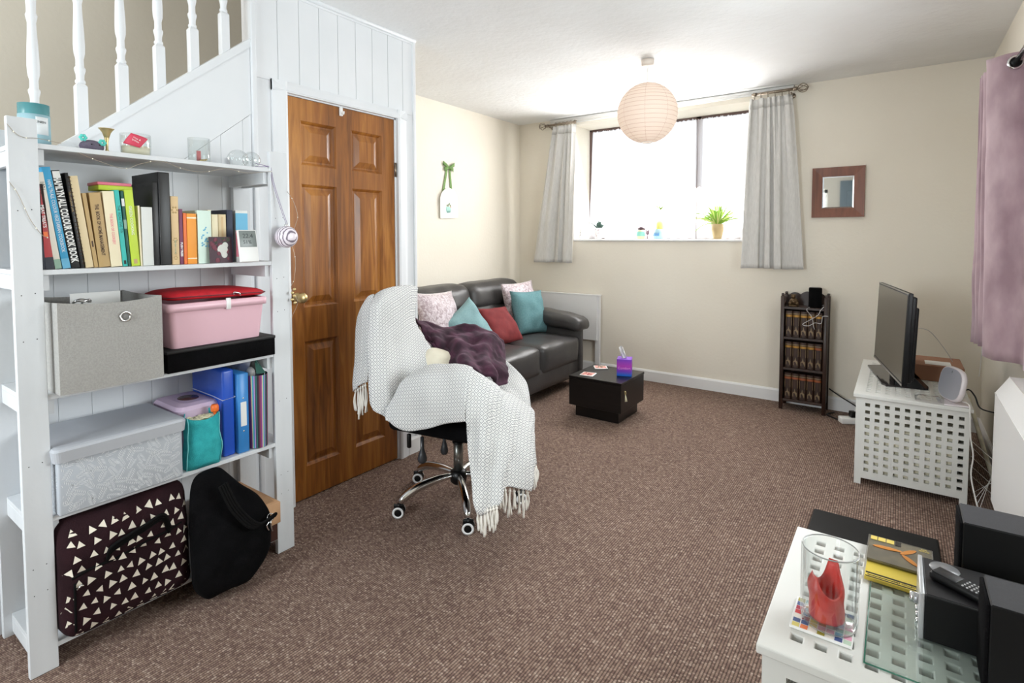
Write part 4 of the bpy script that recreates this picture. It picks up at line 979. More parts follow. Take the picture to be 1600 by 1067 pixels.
b = MB(); b.tube([onbag(0.536, z5 + 0.03 + 0.014 * k, 0.002) for k in range(12)], 0.0035, 6); part('piping', b, 'strap_black', t)
b = MB(); b.tube([onbag(0.540, z5 + 0.165, 0.006), onbag(0.552, z5 + 0.178, 0.008)], 0.003, 6); part('zip_pull', b, 'chrome', t)
# cardboard box with lid behind the black bag
pcol('kraft', (196, 154, 116), 0.85, c2=(184, 142, 104), ns=8); pcol('brown_dark', (64, 34, 24), 0.7)
t = thing('shoe_box', 'dark brown shoe box with a kraft cardboard lid on the bottom shelf', 'box', (-2.18, 1.12, z5))
b = MB(); b.rbox(-2.345, -2.040, 1.03, 1.212, z5, z5 + 0.15, 0.001, 1); part('box_body', b, 'brown_dark', t)
b = MB(); b.rbox(-2.350, -2.030, 1.025, 1.2205, z5 + 0.072, z5 + 0.158, 0.0015, 1); b.box(-2.34, -2.05, 1.035, 1.205, z5 + 0.157, z5 + 0.160); part('lid', b, 'kraft', t)
# black shoulder bag slumped on the floor
t = thing('shoulder_bag', 'black soft shoulder bag slumped on the carpet against the shelf', 'bag', (-2.02, 1.0, 0))
sec = [(0.006, 0.925, 1.03, .06), (0.02, 0.895, 1.06, .10), (0.05, 0.875, 1.09, .125), (0.09, 0.862, 1.118, .135), (0.13, 0.858, 1.135, .140), (0.17, 0.857, 1.142, .135), (0.21, 0.860, 1.144, .125), (0.25, 0.862, 1.144, .115), (0.285, 0.866, 1.132, .10), (0.32, 0.868, 1.106, .088), (0.35, 0.870, 1.080, .076), (0.38, 0.873, 1.052, .064), (0.41, 0.878, 1.026, .052), (0.44, 0.890, 1.0, .038), (0.458, 0.915, 0.982, .026)]
rows = [[Vector((-2.02, 0.96, 0.004))] * 44]
for z, a, c, dpt in sec:
    r = []; xb = -2.053
    for q in range(44):
        th_ = 2 * PI * q / 44; ct = math.copysign(abs(math.cos(th_)) ** 0.7, math.cos(th_)); st = math.copysign(abs(math.sin(th_)) ** 0.7, math.sin(th_))
        v = Vector((xb + dpt / 2 + st * dpt / 2, (a + c) / 2 + ct * (c - a) / 2, z))
        cr_ = (v.y - 0.86) * 0.55 + (v.z - 0.30) * 0.9            # diagonal folds
        fo = 0.014 * math.sin(cr_ * 75 + 2.5 * noise.noise(v * 6)) * max(0, st) * (0.35 + 0.65 * min(1, abs(v.z - 0.44) * 4)) + noise.noise(v * 14) * 0.016 * max(0, st)
        v.x += fo; v.y += noise.noise(v * 17 + Vector((3, 3, 3))) * 0.010; v.x = max(v.x, -2.055); v.z = max(0.003, v.z + noise.noise(v * 12) * 0.006)
        r.append(v)
    rows.append(r)
rows.append([Vector((-2.04, 0.95, 0.464))] * 44)
b = MB(); b.grid(rows, closed_v=True); o = part('bag_body', b, 'black_cloth', t); weld(o)
ms = o.modifiers.new('s', 'SUBSURF'); ms.levels = 1; ms.render_levels = 2
b = MB(); stp = bez([(-1.955, 0.955, 0.425), (-1.925, 0.985, 0.33), (-1.905, 1.045, 0.25), (-1.912, 1.115, 0.255), (-1.932, 1.125, 0.235)], 8)
for w_ in (-0.012, -0.004, 0.004, 0.012): b.tube([p_ + Vector((0.0, w_, w_ * 0.3)) for p_ in stp], 0.005, 6)
part('strap', b, 'strap_black', t)
b = MB(); ring_c = Vector((-1.938, 1.122, 0.238)); b.tube([ring_c + Vector((0.003 * math.sin(q), 0.014 * math.cos(q * PI / 8), 0.014 * math.sin(q * PI / 8))) for q in range(16)], 0.0018, 6, closed=True); part('d_ring', b, 'chrome', t)
for dy, dz in ((-0.012, -0.035), (0.004, -0.045)):
    b = MB(); b.tube(bez([ring_c + Vector((0, dy * 0.3, -0.013)), ring_c + Vector((0.004, dy - 0.004, -0.022)), ring_c + Vector((0.004, dy - 0.002, dz)), ring_c + Vector((0.002, dy + 0.004, dz - 0.010))], 5), 0.0026, 6); part('snap_hook', b, 'chrome', t)
# ---------------------------------------------------------------- top shelf ornaments
z1 = Z5[0] + 0.001
M['teal_glass'] = pbr('teal_frosted_glass', (74, 140, 146), 0.25, spec=0.7); pcol('teal_wax', (150, 186, 196), 0.5); pcol('label_white', (224, 228, 230), 0.7)
def clearpart(name, prof, c, root, n=28, mat='glass', mx=None):
    b = MB(); b.lathe(prof, c, n, 0, mx); return part(name, b, mat, root)
c = (-2.205, 0.532, z1)
t = thing('candle_jar', 'large teal glass candle jar with white label at the left of the top shelf', 'candle', c)
b = MB(); b.lathe([(0.034, 0), (0.039, 0.004), (0.039, 0.135), (0.0365, 0.135), (0.0365, 0.108), (0.0001, 0.108)], c, 32); part('jar', b, 'teal_glass', t)
b = MB(); b.lathe([(0.0392, 0.012), (0.0395, 0.012), (0.0395, 0.102), (0.0392, 0.102)], c, 32); part('wax_band', b, 'teal_wax', t)
b = MB(); rows = [[Vector((c[0] + 0.0402 * math.cos(a), c[1] + 0.0402 * math.sin(a), z1 + z)) for a in [-0.15 + 0.11 * q for q in range(9)]] for z in (0.040, 0.094)]; b.grid(rows); solid(part('label', b, 'label_white', t), 0.0005)
mt = Matrix.Translation((c[0] + 0.0418, c[1] + 0.006, z1 + 0.078)) @ Matrix.Rotation(0.2, 4, 'Z') @ Matrix(((0, 0, 1, 0), (1, 0, 0, 0), (0, 1, 0, 0), (0, 0, 0, 1)))
part('lettering', letters('LINEN', 0.010, mt, 0.0003, 'CENTER'), 'lcd_ink', t)
pcol('mauve_felt', (112, 104, 120), 0.95, bump=0.6, bs=300, c2=(98, 90, 106), ns=50); pcol('aqua', (96, 208, 196), 0.7)
c = (-2.17, 0.668, z1)
t = thing('felt_animal', 'small round mauve felt creature with aqua frilled ears', 'ornament', c)
b = MB(); b.ball((c[0], c[1], z1 + 0.021), 0.023, 20, 12, sc=(0.9, 1.5, 0.93)); part('body', b, 'mauve_felt', t)
for s_ in (-1, 1):
    b = MB(); 
    for k in range(6):
        a = k * PI / 3; b.ball((c[0] + 0.012, c[1] + s_ * 0.026 + 0.007 * math.cos(a), z1 + 0.046 - (0.010 if s_ > 0 else 0) + 0.007 * math.sin(a)), 0.0052, 8, 6)
    part('ear', b, 'aqua', t)
b = MB(); 
for dy in (-0.006, 0.016): b.ball((c[0] + 0.0205, c[1] + dy, z1 + 0.026), 0.0022, 8, 6)
part('eye', b, 'black', t)
c = (-2.175, 0.712, z1)
b = MB(); b.lathe([(0.0001, 0), (0.0085, 0.0), (0.0085, 0.003), (0.0045, 0.008), (0.0065, 0.013), (0.004, 0.018), (0.0045, 0.040), (0.008, 0.062), (0.014, 0.078), (0.0215, 0.086), (0.0225, 0.087), (0.020, 0.085), (0.0125, 0.074), (0.005, 0.05), (0.0001, 0.045)], c, 24)
solo('brass_horn', b, 'brass', 'little brass trumpet shaped stand right of the mauve felt creature', 'ornament', c)
pcol('wax_cream', (232, 222, 196), 0.5); pcol('label_red', (206, 64, 88), 0.6)
c = (-2.165, 0.793, z1)
t = thing('candle_jar', 'wide clear candle glass with cream wax and a tilted red label', 'candle', c)
clearpart('glass', [(0.040, 0.0), (0.044, 0.004), (0.046, 0.05), (0.045, 0.078), (0.0432, 0.078), (0.044, 0.05), (0.042, 0.006), (0.0001, 0.006)], c, t)
b = MB(); b.lathe([(0.0001, 0.007), (0.0405, 0.007), (0.0425, 0.036), (0.0001, 0.036)], c, 28); part('wax', b, 'wax_cream', t)
b = MB(); rows = []
for j in range(7):
    r = []
    for i in range(9):
        u = (i / 8 - 0.5) * 0.056; v = (j / 6 - 0.5) * 0.034; a = -0.42; uu = u * math.cos(a) - v * math.sin(a) * 0.9; vv = u * math.sin(a) * 0.6 + v; uu += v * 0.45
        th_ = -0.35 + uu / 0.0468; r.append(Vector((c[0] + 0.0472 * math.cos(th_), c[1] + 0.0472 * math.sin(th_), z1 + 0.052 + vv)))
    rows.append(r)
b.grid(rows); solid(part('label', b, 'label_red', t), 0.0004)
mt = Matrix.Translation((c[0] + 0.0455, c[1] - 0.014, z1 + 0.054)) @ Matrix.Rotation(-0.35, 4, 'Z') @ Matrix(((0, 0, 1, 0.0018), (1, 0, 0, 0), (0, 1, 0, 0), (0, 0, 0, 1))) @ Matrix.Rotation(-0.5, 4, 'Z')
part('lettering', letters('rose &\nlychee', 0.0085, mt, 0.0003, 'CENTER'), 'ink_white', t)
b = MB(); b.tube([(c[0], c[1], z1 + 0.03), (c[0] + 0.001, c[1], z1 + 0.046)], 0.0008, 5); part('wick', b, 'ink_black', t)
c = (-2.165, 1.003, z1)
t = thing('glass_tumbler', 'straight clear glass tumbler holding a tiny pink candle and gold beads', 'glass', c)
clearpart('glass', [(0.035, 0.0), (0.037, 0.003), (0.0375, 0.095), (0.036, 0.095), (0.0355, 0.005), (0.0001, 0.005)], c, t)
pcol('pink_wax', (206, 120, 122), 0.5)
b = MB(); b.lathe([(0.0001, 0), (0.0075, 0), (0.0075, 0.042), (0.0001, 0.043)], (c[0] + 0.005, c[1] - 0.004, z1 + 0.006), 14); solo('candle', b, 'pink_wax', 'tiny pink pillar candle inside the clear tumbler', 'candle', (c[0] + 0.005, c[1] - 0.004, z1 + 0.006))
b = MB()
for k in range(4): b.tube([(c[0] + 0.014 + 0.008 * math.cos(q * PI / 6), c[1] + 0.004 + (k - 1.5) * 0.007 + 0.008 * math.sin(q * PI / 6) * 0.7, z1 + 0.011 + k * 0.0012 + 0.004 * math.sin(q * PI / 6)) for q in range(12)], 0.0022, 6, closed=True)
solo('gold_beads', b, 'brass', 'string of gold beads on the bottom of the clear tumbler', 'beads', (c[0] + 0.014, c[1] + 0.004, z1 + 0.006), kind='stuff')
M['cut_glass'] = glassy('cut_glass', (0.95, 0.97, 0.97), 0.03, 0.5)
c = (-2.205, 1.172, z1)
t = thing('glass_globe', 'larger ribbed crystal globe with a brass foot on the top shelf', 'ornament', c)
b = MB(); N = 28; prof = [(0.018 + 0.0, 0.006)] + [(0.0375 * math.sin(PI * k / 12), 0.042 - 0.0375 * math.cos(PI * k / 12)) for k in range(2, 12)] + [(0.0001, 0.0795)]
b.lathe(prof, c, 48); b.v = [tuple(Vector(c) + Vector(((v[0] - c[0]) * (1 + 0.05 * math.cos(14 * math.atan2(v[1] - c[1], v[0] - c[0]))), (v[1] - c[1]) * (1 + 0.05 * math.cos(14 * math.atan2(v[1] - c[1], v[0] - c[0]))), v[2] - c[2]))) for v in b.v]; part('globe', b, 'cut_glass', t)
b = MB(); b.lathe([(0.0001, 0), (0.016, 0), (0.016, 0.005), (0.0001, 0.006)], c, 24); part('foot', b, 'brass', t)
c = (-2.135, 1.19, z1)
t = thing('glass_globe', 'smaller clear crystal paperweight ball at the right end of the top shelf', 'ornament', c)
b = MB(); b.ball((c[0], c[1], z1 + 0.0335), 0.0335, 28, 16); part('globe', b, 'cut_glass', t)
b = MB(); rr = random.Random(4)
for _ in range(14): b.ball((c[0] + rr.uniform(-.014, .014), c[1] + rr.uniform(-.014, .014), z1 + 0.030 + rr.uniform(-.014, .016)), rr.uniform(.002, .004), 8, 6)
part('bubble', b, 'cut_glass', t, kind='stuff')
# ---- bauble on a ribbon hung from the right post
def bauble_mat():
    t = NT('bauble_stripes'); co = _coord(t, (55, 55, 95)); wv = t.n('ShaderNodeTexWave'); wv.inputs['Scale'].default_value = 0.55; wv.inputs['Distortion'].default_value = 3.0; t.l(co, wv.inputs[0])
    rp = t.n('ShaderNodeValToRGB'); rp.color_ramp.elements[0].color = (*lin((120, 110, 124)), 1); rp.color_ramp.elements[1].color = (*lin((232, 224, 232)), 1); rp.color_ramp.elements[0].position = 0.05; rp.color_ramp.elements[1].position = 0.5
    t.l(wv.outputs[0], rp.inputs[0]); t.l(rp.outputs[0], t.b.inputs['Base Color']); t.b.inputs['Roughness'].default_value = 0.25; return t.m
M['bauble'] = bauble_mat(); pcol('ribbon_lilac', (132, 116, 150), 0.6)
t = thing('bauble', 'white and mauve swirled bauble hanging from the right shelf post', 'bauble', (-2.030, 1.262, 1.268))
b = MB(); b.ball((-2.016, 1.262, 1.313), 0.044, 32, 20); part('ball', b, 'bauble', t)
b = MB(); b.lathe([(0.007, 0), (0.007, 0.008), (0.0001, 0.009)], (-2.016, 1.262, 1.355), 12); part('cap', b, 'chrome', t)
b = MB()
pts = [(-2.016, 1.262, 1.364), (-2.040, 1.250, 1.44), (-2.058, 1.233, 1.53), (-2.066, 1.226, 1.592)]
b.tube(bez(pts, 6), 0.0011, 5); pts2 = [(p_[0] + 0.003, p_[1] + 0.004, p_[2]) for p_ in pts]; b.tube(bez(pts2, 6), 0.0011, 5)
b.tube(bez([(-2.066, 1.224, 1.594), (-2.080, 1.20, 1.60), (-2.10, 1.188, 1.605)], 5), 0.0014, 5); b.tube(bez([(-2.066, 1.224, 1.594), (-2.080, 1.20, 1.592), (-2.09, 1.180, 1.592)], 5), 0.0014, 5)
part('ribbon', b, 'ribbon_lilac', t)
# ---- copper wire fairy lights round the shelf
t = thing('fairy_lights', 'fine copper wire fairy lights looped round the shelf unit', 'string lights', (-2.06, 0.87, 1.1))
pcol('copper_wire', (168, 156, 140), 0.4, metal=0.6); pcol('tiny_bulb', (236, 232, 214), 0.3)
runs = [[(-2.060, 0.437, 1.632), (-2.058, 0.455, 1.607), (-2.058, 0.475, 1.598), (-2.058, 0.503, 1.600), (-2.065, 0.56, 1.594)], [(-2.065, 0.60, 1.572), (-2.062, 0.65, 1.552), (-2.063, 0.72, 1.535), (-2.065, 0.77, 1.556), (-2.064, 0.83, 1.572), (-2.063, 0.90, 1.552), (-2.063, 0.97, 1.548), (-2.064, 1.05, 1.568), (-2.063, 1.13, 1.560), (-2.06, 1.23, 1.575)],
        [(-2.060, 0.436, 1.47), (-2.057, 0.452, 1.44), (-2.057, 0.466, 1.40), (-2.057, 0.480, 1.36), (-2.058, 0.503, 1.32), (-2.065, 0.52, 1.31)], [(-2.060, 1.297, 1.50), (-2.045, 1.315, 1.46), (-2.04, 1.33, 1.40), (-2.05, 1.325, 1.36), (-2.058, 1.31, 1.30), (-2.05, 1.322, 1.22), (-2.045, 1.312, 1.14), (-2.05, 1.300, 1.10), (-2.045, 1.325, 1.04), (-2.05, 1.300, 0.98)]]
bw = MB(); bl = MB()
for rn in runs:
    q = bez(rn, 8); bw.tube(q, 0.0008, 4)
    for k in range(6, len(q), 11): bl.ball(q[k], 0.0016, 8, 6, sc=(1, 1, 1.6))
part('wire', bw, 'copper_wire', t); part('bulb', bl, 'tiny_bulb', t, kind='stuff')
b = MB(); 
for k in range(5): b.ball((-2.045 + 0.004 * math.sin(k * 2), 1.306 + 0.006 * math.cos(k * 3), 1.095 - 0.014 * k), 0.0065, 8, 6)
solo('gold_charm', b, 'brass', 'small gold charm dangling from the fairy lights by the door edge', 'ornament', (-2.045, 1.306, 1.035))
NETS = {
 'strip': [[(-1.978,1.674,1.049),(-2.003,1.668,1.039),(-2.03,1.672,1.019)],[(-1.969,1.65,0.96),(-2.012,1.644,0.958),(-2.063,1.656,0.946)],[(-1.956,1.63,0.861),(-2.008,1.629,0.856),(-2.073,1.643,0.838)],[(-1.95,1.616,0.776),(-2.0,1.617,0.761),(-2.067,1.63,0.744)],[(-1.943,1.605,0.706),(-1.995,1.604,0.69),(-2.062,1.617,0.662)],[(-1.944,1.602,0.657),(-1.988,1.594,0.637),(-2.054,1.606,0.593)]],
 'back': [[(-1.996,1.685,1.038),(-1.971,1.729,1.066),(-1.992,1.837,1.072),(-2.035,1.978,1.063),(-2.088,2.062,1.04)],[(-1.951,1.628,0.994),(-1.909,1.659,1.017),(-1.935,1.776,1.022),(-1.989,1.91,1.016),(-2.048,2.013,0.979)],[(-1.938,1.608,0.91),(-1.893,1.629,0.926),(-1.917,1.734,0.925),(-1.967,1.87,0.913),(-2.017,1.98,0.879)],[(-1.93,1.596,0.811),(-1.89,1.613,0.822),(-1.894,1.696,0.813),(-1.932,1.827,0.803),(-1.965,1.987,0.79)],[(-1.919,1.586,0.713),(-1.877,1.604,0.715),(-1.863,1.674,0.709),(-1.888,1.792,0.7),(-1.901,1.98,0.727)],[(-1.907,1.578,0.644),(-1.862,1.597,0.627),(-1.838,1.65,0.619),(-1.853,1.75,0.614),(-1.863,1.903,0.625)],[(-1.891,1.574,0.582),(-1.837,1.592,0.553),(-1.816,1.637,0.545),(-1.815,1.737,0.563),(-1.828,1.876,0.567)],[(-1.871,1.574,0.551),(-1.814,1.594,0.522),(-1.779,1.624,0.492),(-1.794,1.724,0.496),(-1.808,1.863,0.518)]],
 'arm': [[(-1.852,1.773,0.569),(-1.825,1.646,0.593),(-1.813,1.605,0.582),(-1.806,1.584,0.555),(-1.804,1.578,0.529),(-1.795,1.577,0.519)],[(-1.876,1.889,0.537),(-1.832,1.73,0.646),(-1.786,1.652,0.653),(-1.767,1.607,0.59),(-1.758,1.591,0.525),(-1.753,1.593,0.498)],[(-1.839,1.94,0.532),(-1.78,1.77,0.696),(-1.716,1.674,0.704),(-1.694,1.625,0.626),(-1.691,1.609,0.534),(-1.689,1.607,0.482)],[(-1.774,1.962,0.537),(-1.698,1.793,0.723),(-1.626,1.697,0.732),(-1.603,1.648,0.658),(-1.598,1.635,0.572),(-1.594,1.634,0.508)],[(-1.69,1.973,0.549),(-1.605,1.811,0.738),(-1.534,1.714,0.745),(-1.508,1.667,0.669),(-1.501,1.655,0.593),(-1.498,1.655,0.543)],[(-1.627,1.995,0.573),(-1.515,1.826,0.734),(-1.452,1.729,0.735),(-1.426,1.682,0.669),(-1.423,1.669,0.604),(-1.421,1.667,0.562)]],
 'drape': [[(-1.627,1.995,0.573),(-1.515,1.826,0.734),(-1.452,1.729,0.735),(-1.426,1.682,0.669),(-1.423,1.669,0.609),(-1.421,1.667,0.562)],[(-1.568,2.013,0.597),(-1.46,1.838,0.705),(-1.407,1.746,0.684),(-1.389,1.698,0.581),(-1.379,1.673,0.459),(-1.362,1.631,0.36)],[(-1.541,2.057,0.591),(-1.429,1.87,0.658),(-1.373,1.772,0.605),(-1.346,1.698,0.485),(-1.329,1.654,0.36),(-1.311,1.599,0.246)],[(-1.526,2.115,0.561),(-1.416,1.924,0.59),(-1.359,1.814,0.528),(-1.328,1.733,0.438),(-1.306,1.683,0.355),(-1.28,1.633,0.235)],[(-1.52,2.167,0.531),(-1.405,1.978,0.526),(-1.348,1.868,0.47),(-1.313,1.779,0.407),(-1.294,1.727,0.35),(-1.274,1.687,0.246)],[(-1.519,2.215,0.497),(-1.398,2.029,0.466),(-1.34,1.92,0.417),(-1.311,1.84,0.371),(-1.289,1.791,0.328),(-1.277,1.761,0.289)],[(-1.522,2.283,0.446),(-1.391,2.092,0.407),(-1.344,2.011,0.352),(-1.313,1.934,0.319),(-1.298,1.893,0.281),(-1.287,1.862,0.242)],[(-1.532,2.347,0.394),(-1.416,2.18,0.319),(-1.373,2.109,0.274),(-1.339,2.046,0.244),(-1.321,2.008,0.218),(-1.308,1.978,0.18)]],
 'front': [[(-1.901,2.044,0.556),(-1.873,2.188,0.563),(-1.825,2.321,0.584),(-1.779,2.43,0.623)],[(-1.69,2.047,0.55),(-1.667,2.162,0.553),(-1.655,2.294,0.559),(-1.636,2.405,0.552)],[(-1.551,2.046,0.524),(-1.54,2.152,0.518),(-1.547,2.257,0.511),(-1.565,2.354,0.499)],[(-1.47,2.037,0.428),(-1.474,2.133,0.431),(-1.493,2.229,0.423),(-1.527,2.326,0.401)],[(-1.419,2.006,0.328),(-1.428,2.098,0.327),(-1.455,2.2,0.31),(-1.494,2.294,0.283)],[(-1.381,1.978,0.228),(-1.392,2.067,0.213),(-1.423,2.168,0.195),(-1.461,2.262,0.169)]],
 'purple': [[(-2.146,2.097,0.873),(-2.109,2.158,0.83),(-2.059,2.217,0.813),(-1.993,2.276,0.818),(-1.906,2.338,0.811),(-1.821,2.385,0.794),(-1.764,2.398,0.741)],[(-2.098,2.069,0.853),(-2.029,2.115,0.805),(-1.948,2.147,0.781),(-1.881,2.194,0.781),(-1.814,2.242,0.774),(-1.747,2.288,0.757),(-1.707,2.338,0.688)],[(-2.051,2.051,0.826),(-1.95,2.07,0.765),(-1.844,2.071,0.744),(-1.773,2.097,0.742),(-1.714,2.138,0.732),(-1.673,2.191,0.711),(-1.65,2.253,0.65)],[(-2.013,2.04,0.8),(-1.883,2.041,0.708),(-1.743,1.994,0.712),(-1.648,1.988,0.717),(-1.601,2.021,0.704),(-1.579,2.083,0.67),(-1.587,2.173,0.622)],[(-1.994,2.04,0.779),(-1.818,2.012,0.667),(-1.683,1.961,0.683),(-1.582,1.935,0.693),(-1.543,1.962,0.67),(-1.527,2.019,0.623),(-1.555,2.145,0.591)]],
}
TASSELS = [((-1.306,1.606,0.246),0.07819999999999999),((-1.3,1.618,0.246),0.092),((-1.294,1.629,0.247),0.10579999999999999),((-1.288,1.64,0.248),0.07819999999999999),((-1.281,1.652,0.249),0.092),((-1.275,1.663,0.249),0.10579999999999999),((-1.269,1.675,0.25),0.07819999999999999),((-1.292,1.734,0.294),0.08925),((-1.296,1.77,0.277),0.105),((-1.299,1.807,0.26),0.12074999999999998),((-1.303,1.844,0.243),0.08925),((-1.305,1.882,0.226),0.105),((-1.308,1.919,0.209),0.12074999999999998),((-1.31,1.957,0.191),0.08925),((-2.037,1.61,0.605),0.11475),((-2.016,1.608,0.616),0.135),((-1.996,1.606,0.627),0.15525),((-1.976,1.604,0.638),0.11475),((-1.956,1.601,0.648),0.135),((-1.356,2.076,0.232),0.085),((-1.38,2.119,0.218),0.1),((-1.404,2.163,0.203),0.11499999999999999),((-1.428,2.207,0.189),0.085)]
# ================================================================ OFFICE CHAIR
CC = Vector((-1.76, 2.01, 0)); phi = math.radians(10)
ch = thing('office_chair', 'black office chair on a chrome five star base, draped with a pale throw', 'chair', tuple(CC))
def L2W(x, y, z): return Vector((CC.x + x * math.cos(phi) - y * math.sin(phi), CC.y + x * math.sin(phi) + y * math.cos(phi), z))
pcol('caster_white', (236, 236, 236), 0.4)
for k in range(5):
    a = math.radians(247 + 72 * k); d_ = Vector((math.cos(a), math.sin(a), 0)); b = MB()
    pts = bez([CC + d_ * 0.03 + Vector((0, 0, 0.135)), CC + d_ * 0.12 + Vector((0, 0, 0.132)), CC + d_ * 0.22 + Vector((0, 0, 0.115)), CC + d_ * 0.285 + Vector((0, 0, 0.085)), CC + d_ * 0.302 + Vector((0, 0, 0.062))], 6)
    n_ = len(pts); b.tube(pts, [0.013 + 0.008 * math.sin(PI * i / (n_ - 1)) for i in range(n_)], 12); part('leg', b, 'chrome', ch)
    cpos = CC + d_ * 0.31; sw_ = a + (0.5, -0.7, 1.9, 0.9, 2.6)[k]; ax = Vector((0.58, -0.815, 0)) if k in (0, 1, 4) else Vector((math.cos(sw_), math.sin(sw_), 0)); ax.normalize()
    mrot = ax.to_track_quat('Z', 'Y').to_matrix().to_4x4()
    b = MB()
    for s_ in (-1, 1): b.lathe([(0.0001, -0.008), (0.022, -0.008), (0.0275, -0.005), (0.0275, 0.005), (0.022, 0.008), (0.0001, 0.008)], cpos + ax * 0.013 * s_ + Vector((0, 0, 0.0278)), 24, 0, mrot)
    b.tube([cpos + Vector((0, 0, 0.028)), cpos + Vector((0, 0, 0.064))], 0.007, 8); perp = Vector((-ax.y, ax.x, 0)); m4 = Matrix((( ax.x, perp.x, 0, cpos.x), (ax.y, perp.y, 0, cpos.y), (0, 0, 1, 0.040), (0, 0, 0, 1)))
    b.rbox(-0.005, 0.005, -0.024, 0.024, -0.008, 0.022, 0.004, 2, m=m4); cs = part('caster', b, 'black', ch)
    b = MB()
    for s_ in (-1, 1): b.lathe([(0.0175, 0.0), (0.0265, 0.0), (0.0272, 0.0012), (0.0170, 0.0016), (0.0175, 0.0)], cpos + ax * 0.0212 * s_ + Vector((0, 0, 0.0278)), 28, 0, mrot if s_ > 0 else mrot @ Matrix.Diagonal((1, 1, -1, 1)))
    sub('wheel_ring', b, 'caster_white', cs)
b = MB(); b.lathe([(0.0001, 0.085), (0.028, 0.088), (0.040, 0.10), (0.043, 0.125), (0.040, 0.15), (0.026, 0.158), (0.0001, 0.16)], (CC.x, CC.y, 0), 24); part('hub', b, 'black', ch)
M['steel'] = pbr('brushed_steel', (148, 150, 146), 0.3, 0.9)
b = MB(); b.lathe([(0.024, 0.155), (0.024, 0.30), (0.0001, 0.302)], (CC.x, CC.y, 0), 24); part('gas_lift', b, 'steel', ch)
b = MB(); b.lathe([(0.028, 0.292), (0.030, 0.296), (0.028, 0.302), (0.012, 0.304), (0.012, 0.41)], (CC.x, CC.y, 0), 20); part('piston', b, 'black', ch)
mc = Matrix.Translation((CC.x, CC.y, 0)) @ Matrix.Rotation(phi, 4, 'Z')
b = MB(); b.rbox(-0.12, 0.12, -0.09, 0.09, 0.375, 0.405, 0.006, 2, m=mc); part('mechanism', b, 'black', ch)
b = MB(); b.rbox(-0.24, 0.235, -0.255, 0.25, 0.398, 0.475, 0.030, 4, m=mc); part('seat_cushion', b, 'black_cloth', ch)
b = MB(); mb_ = mc @ TR((-0.235, 0, 0.50), 0, -0.10, 0); b.rbox(-0.065, -0.015, -0.17, 0.06, 0.0, 0.43, 0.022, 4, m=mb_); part('backrest', b, 'black_cloth', ch)
for s_ in (-1, 1):
    b = MB(); b.tube([mc @ Vector((-0.10, 0.235 * s_, 0.45)), mc @ Vector((-0.10, 0.262 * s_, 0.52)), mc @ Vector((-0.08, 0.262 * s_, 0.63))], 0.014, 10); b.rbox(-0.10, 0.12, s_ * 0.252 - 0.030, s_ * 0.252 + 0.030, 0.600, 0.630, 0.012, 3, m=mc); part('armrest', b, 'black', ch)
pcol('lever_grey', (52, 54, 58), 0.25)
for p0, r0 in ((Vector((-1.735, 1.735, 0.290)), 1.0), (Vector((-1.720, 1.865, 0.290)), 0.85)):
    b = MB(); b.lathe([(0.0001, 0), (0.014 * r0, 0.001), (0.021 * r0, 0.010), (0.022 * r0, 0.022), (0.016 * r0, 0.042), (0.009 * r0, 0.066), (0.008 * r0, 0.118), (0.0001, 0.119)], p0, 18, 0, Matrix.Diagonal((1, 1, 1, 1))); part('lever', b, 'lever_grey', ch)
b = MB(); b.rbox(-1.80, -1.782, 1.700, 1.716, 0.355, 0.42, 0.005, 2); part('tilt_knob', b, 'black', ch)
# ---- throw over the chair
def throw_mat(name, c1, c2, c3, s=0.026):
    t = NT(name); b_ = t.b; tc = t.n('ShaderNodeTexCoord'); sp = t.n('ShaderNodeSeparateXYZ'); t.l(tc.outputs['UV'], sp.inputs[0])
    def op(o, a, b2=None, v=None):
        m_ = t.n('ShaderNodeMath', operation=o); t.l(a, m_.inputs[0])
        if b2 is not None: t.l(b2, m_.inputs[1])
        if v is not None: m_.inputs[1].default_value = v
        return m_.outputs[0]
    u = op('MULTIPLY', sp.outputs[0], v=1 / s); v = op('MULTIPLY', sp.outputs[1], v=1 / (s * 1.25))
    a = op('ADD', u, v); d_ = op('SUBTRACT', u, v)
    fa = op('ABSOLUTE', op('SUBTRACT', op('FRACT', a), v=0.5)); fd = op('ABSOLUTE', op('SUBTRACT', op('FRACT', d_), v=0.5))
    mx_ = op('MAXIMUM', fa, fd)               # 0 centre .. 0.5 edge of each diamond
    rp = t.n('ShaderNodeValToRGB'); cr = rp.color_ramp; cr.interpolation = 'CONSTANT'
    stops = [(0.0, c2), (0.09, c1), (0.22, c2), (0.34, c3), (0.39, c2), (0.43, c1), (0.46, c1), (0.48, c1)]
    cr.elements[0].color = (*lin(stops[0][1]), 1); cr.elements[1].position = stops[1][0]; cr.elements[1].color = (*lin(stops[1][1]), 1)
    for p_, c_ in stops[2:]:
        e = cr.elements.new(p_); e.color = (*lin(c_), 1)
    t.l(mx_, rp.inputs[0]); t.l(rp.outputs[0], b_.inputs['Base Color']); b_.inputs['Roughness'].default_value = 0.95; b_.inputs['Specular IOR Level'].default_value = 0.1
    bp = t.n('ShaderNodeBump'); bp.inputs['Strength'].default_value = 0.5; bp.inputs['Distance'].default_value = 0.002; t.l(rp.outputs[0], bp.inputs['Height']); t.l(bp.outputs[0], b_.inputs['Normal'])
    return t.m
M['throw'] = throw_mat('woven_diamond_throw', (232, 231, 229), (176, 177, 178), (146, 148, 151), 0.027)
M['fringe'] = pbr('cotton_fringe', (232, 228, 220), 0.95)
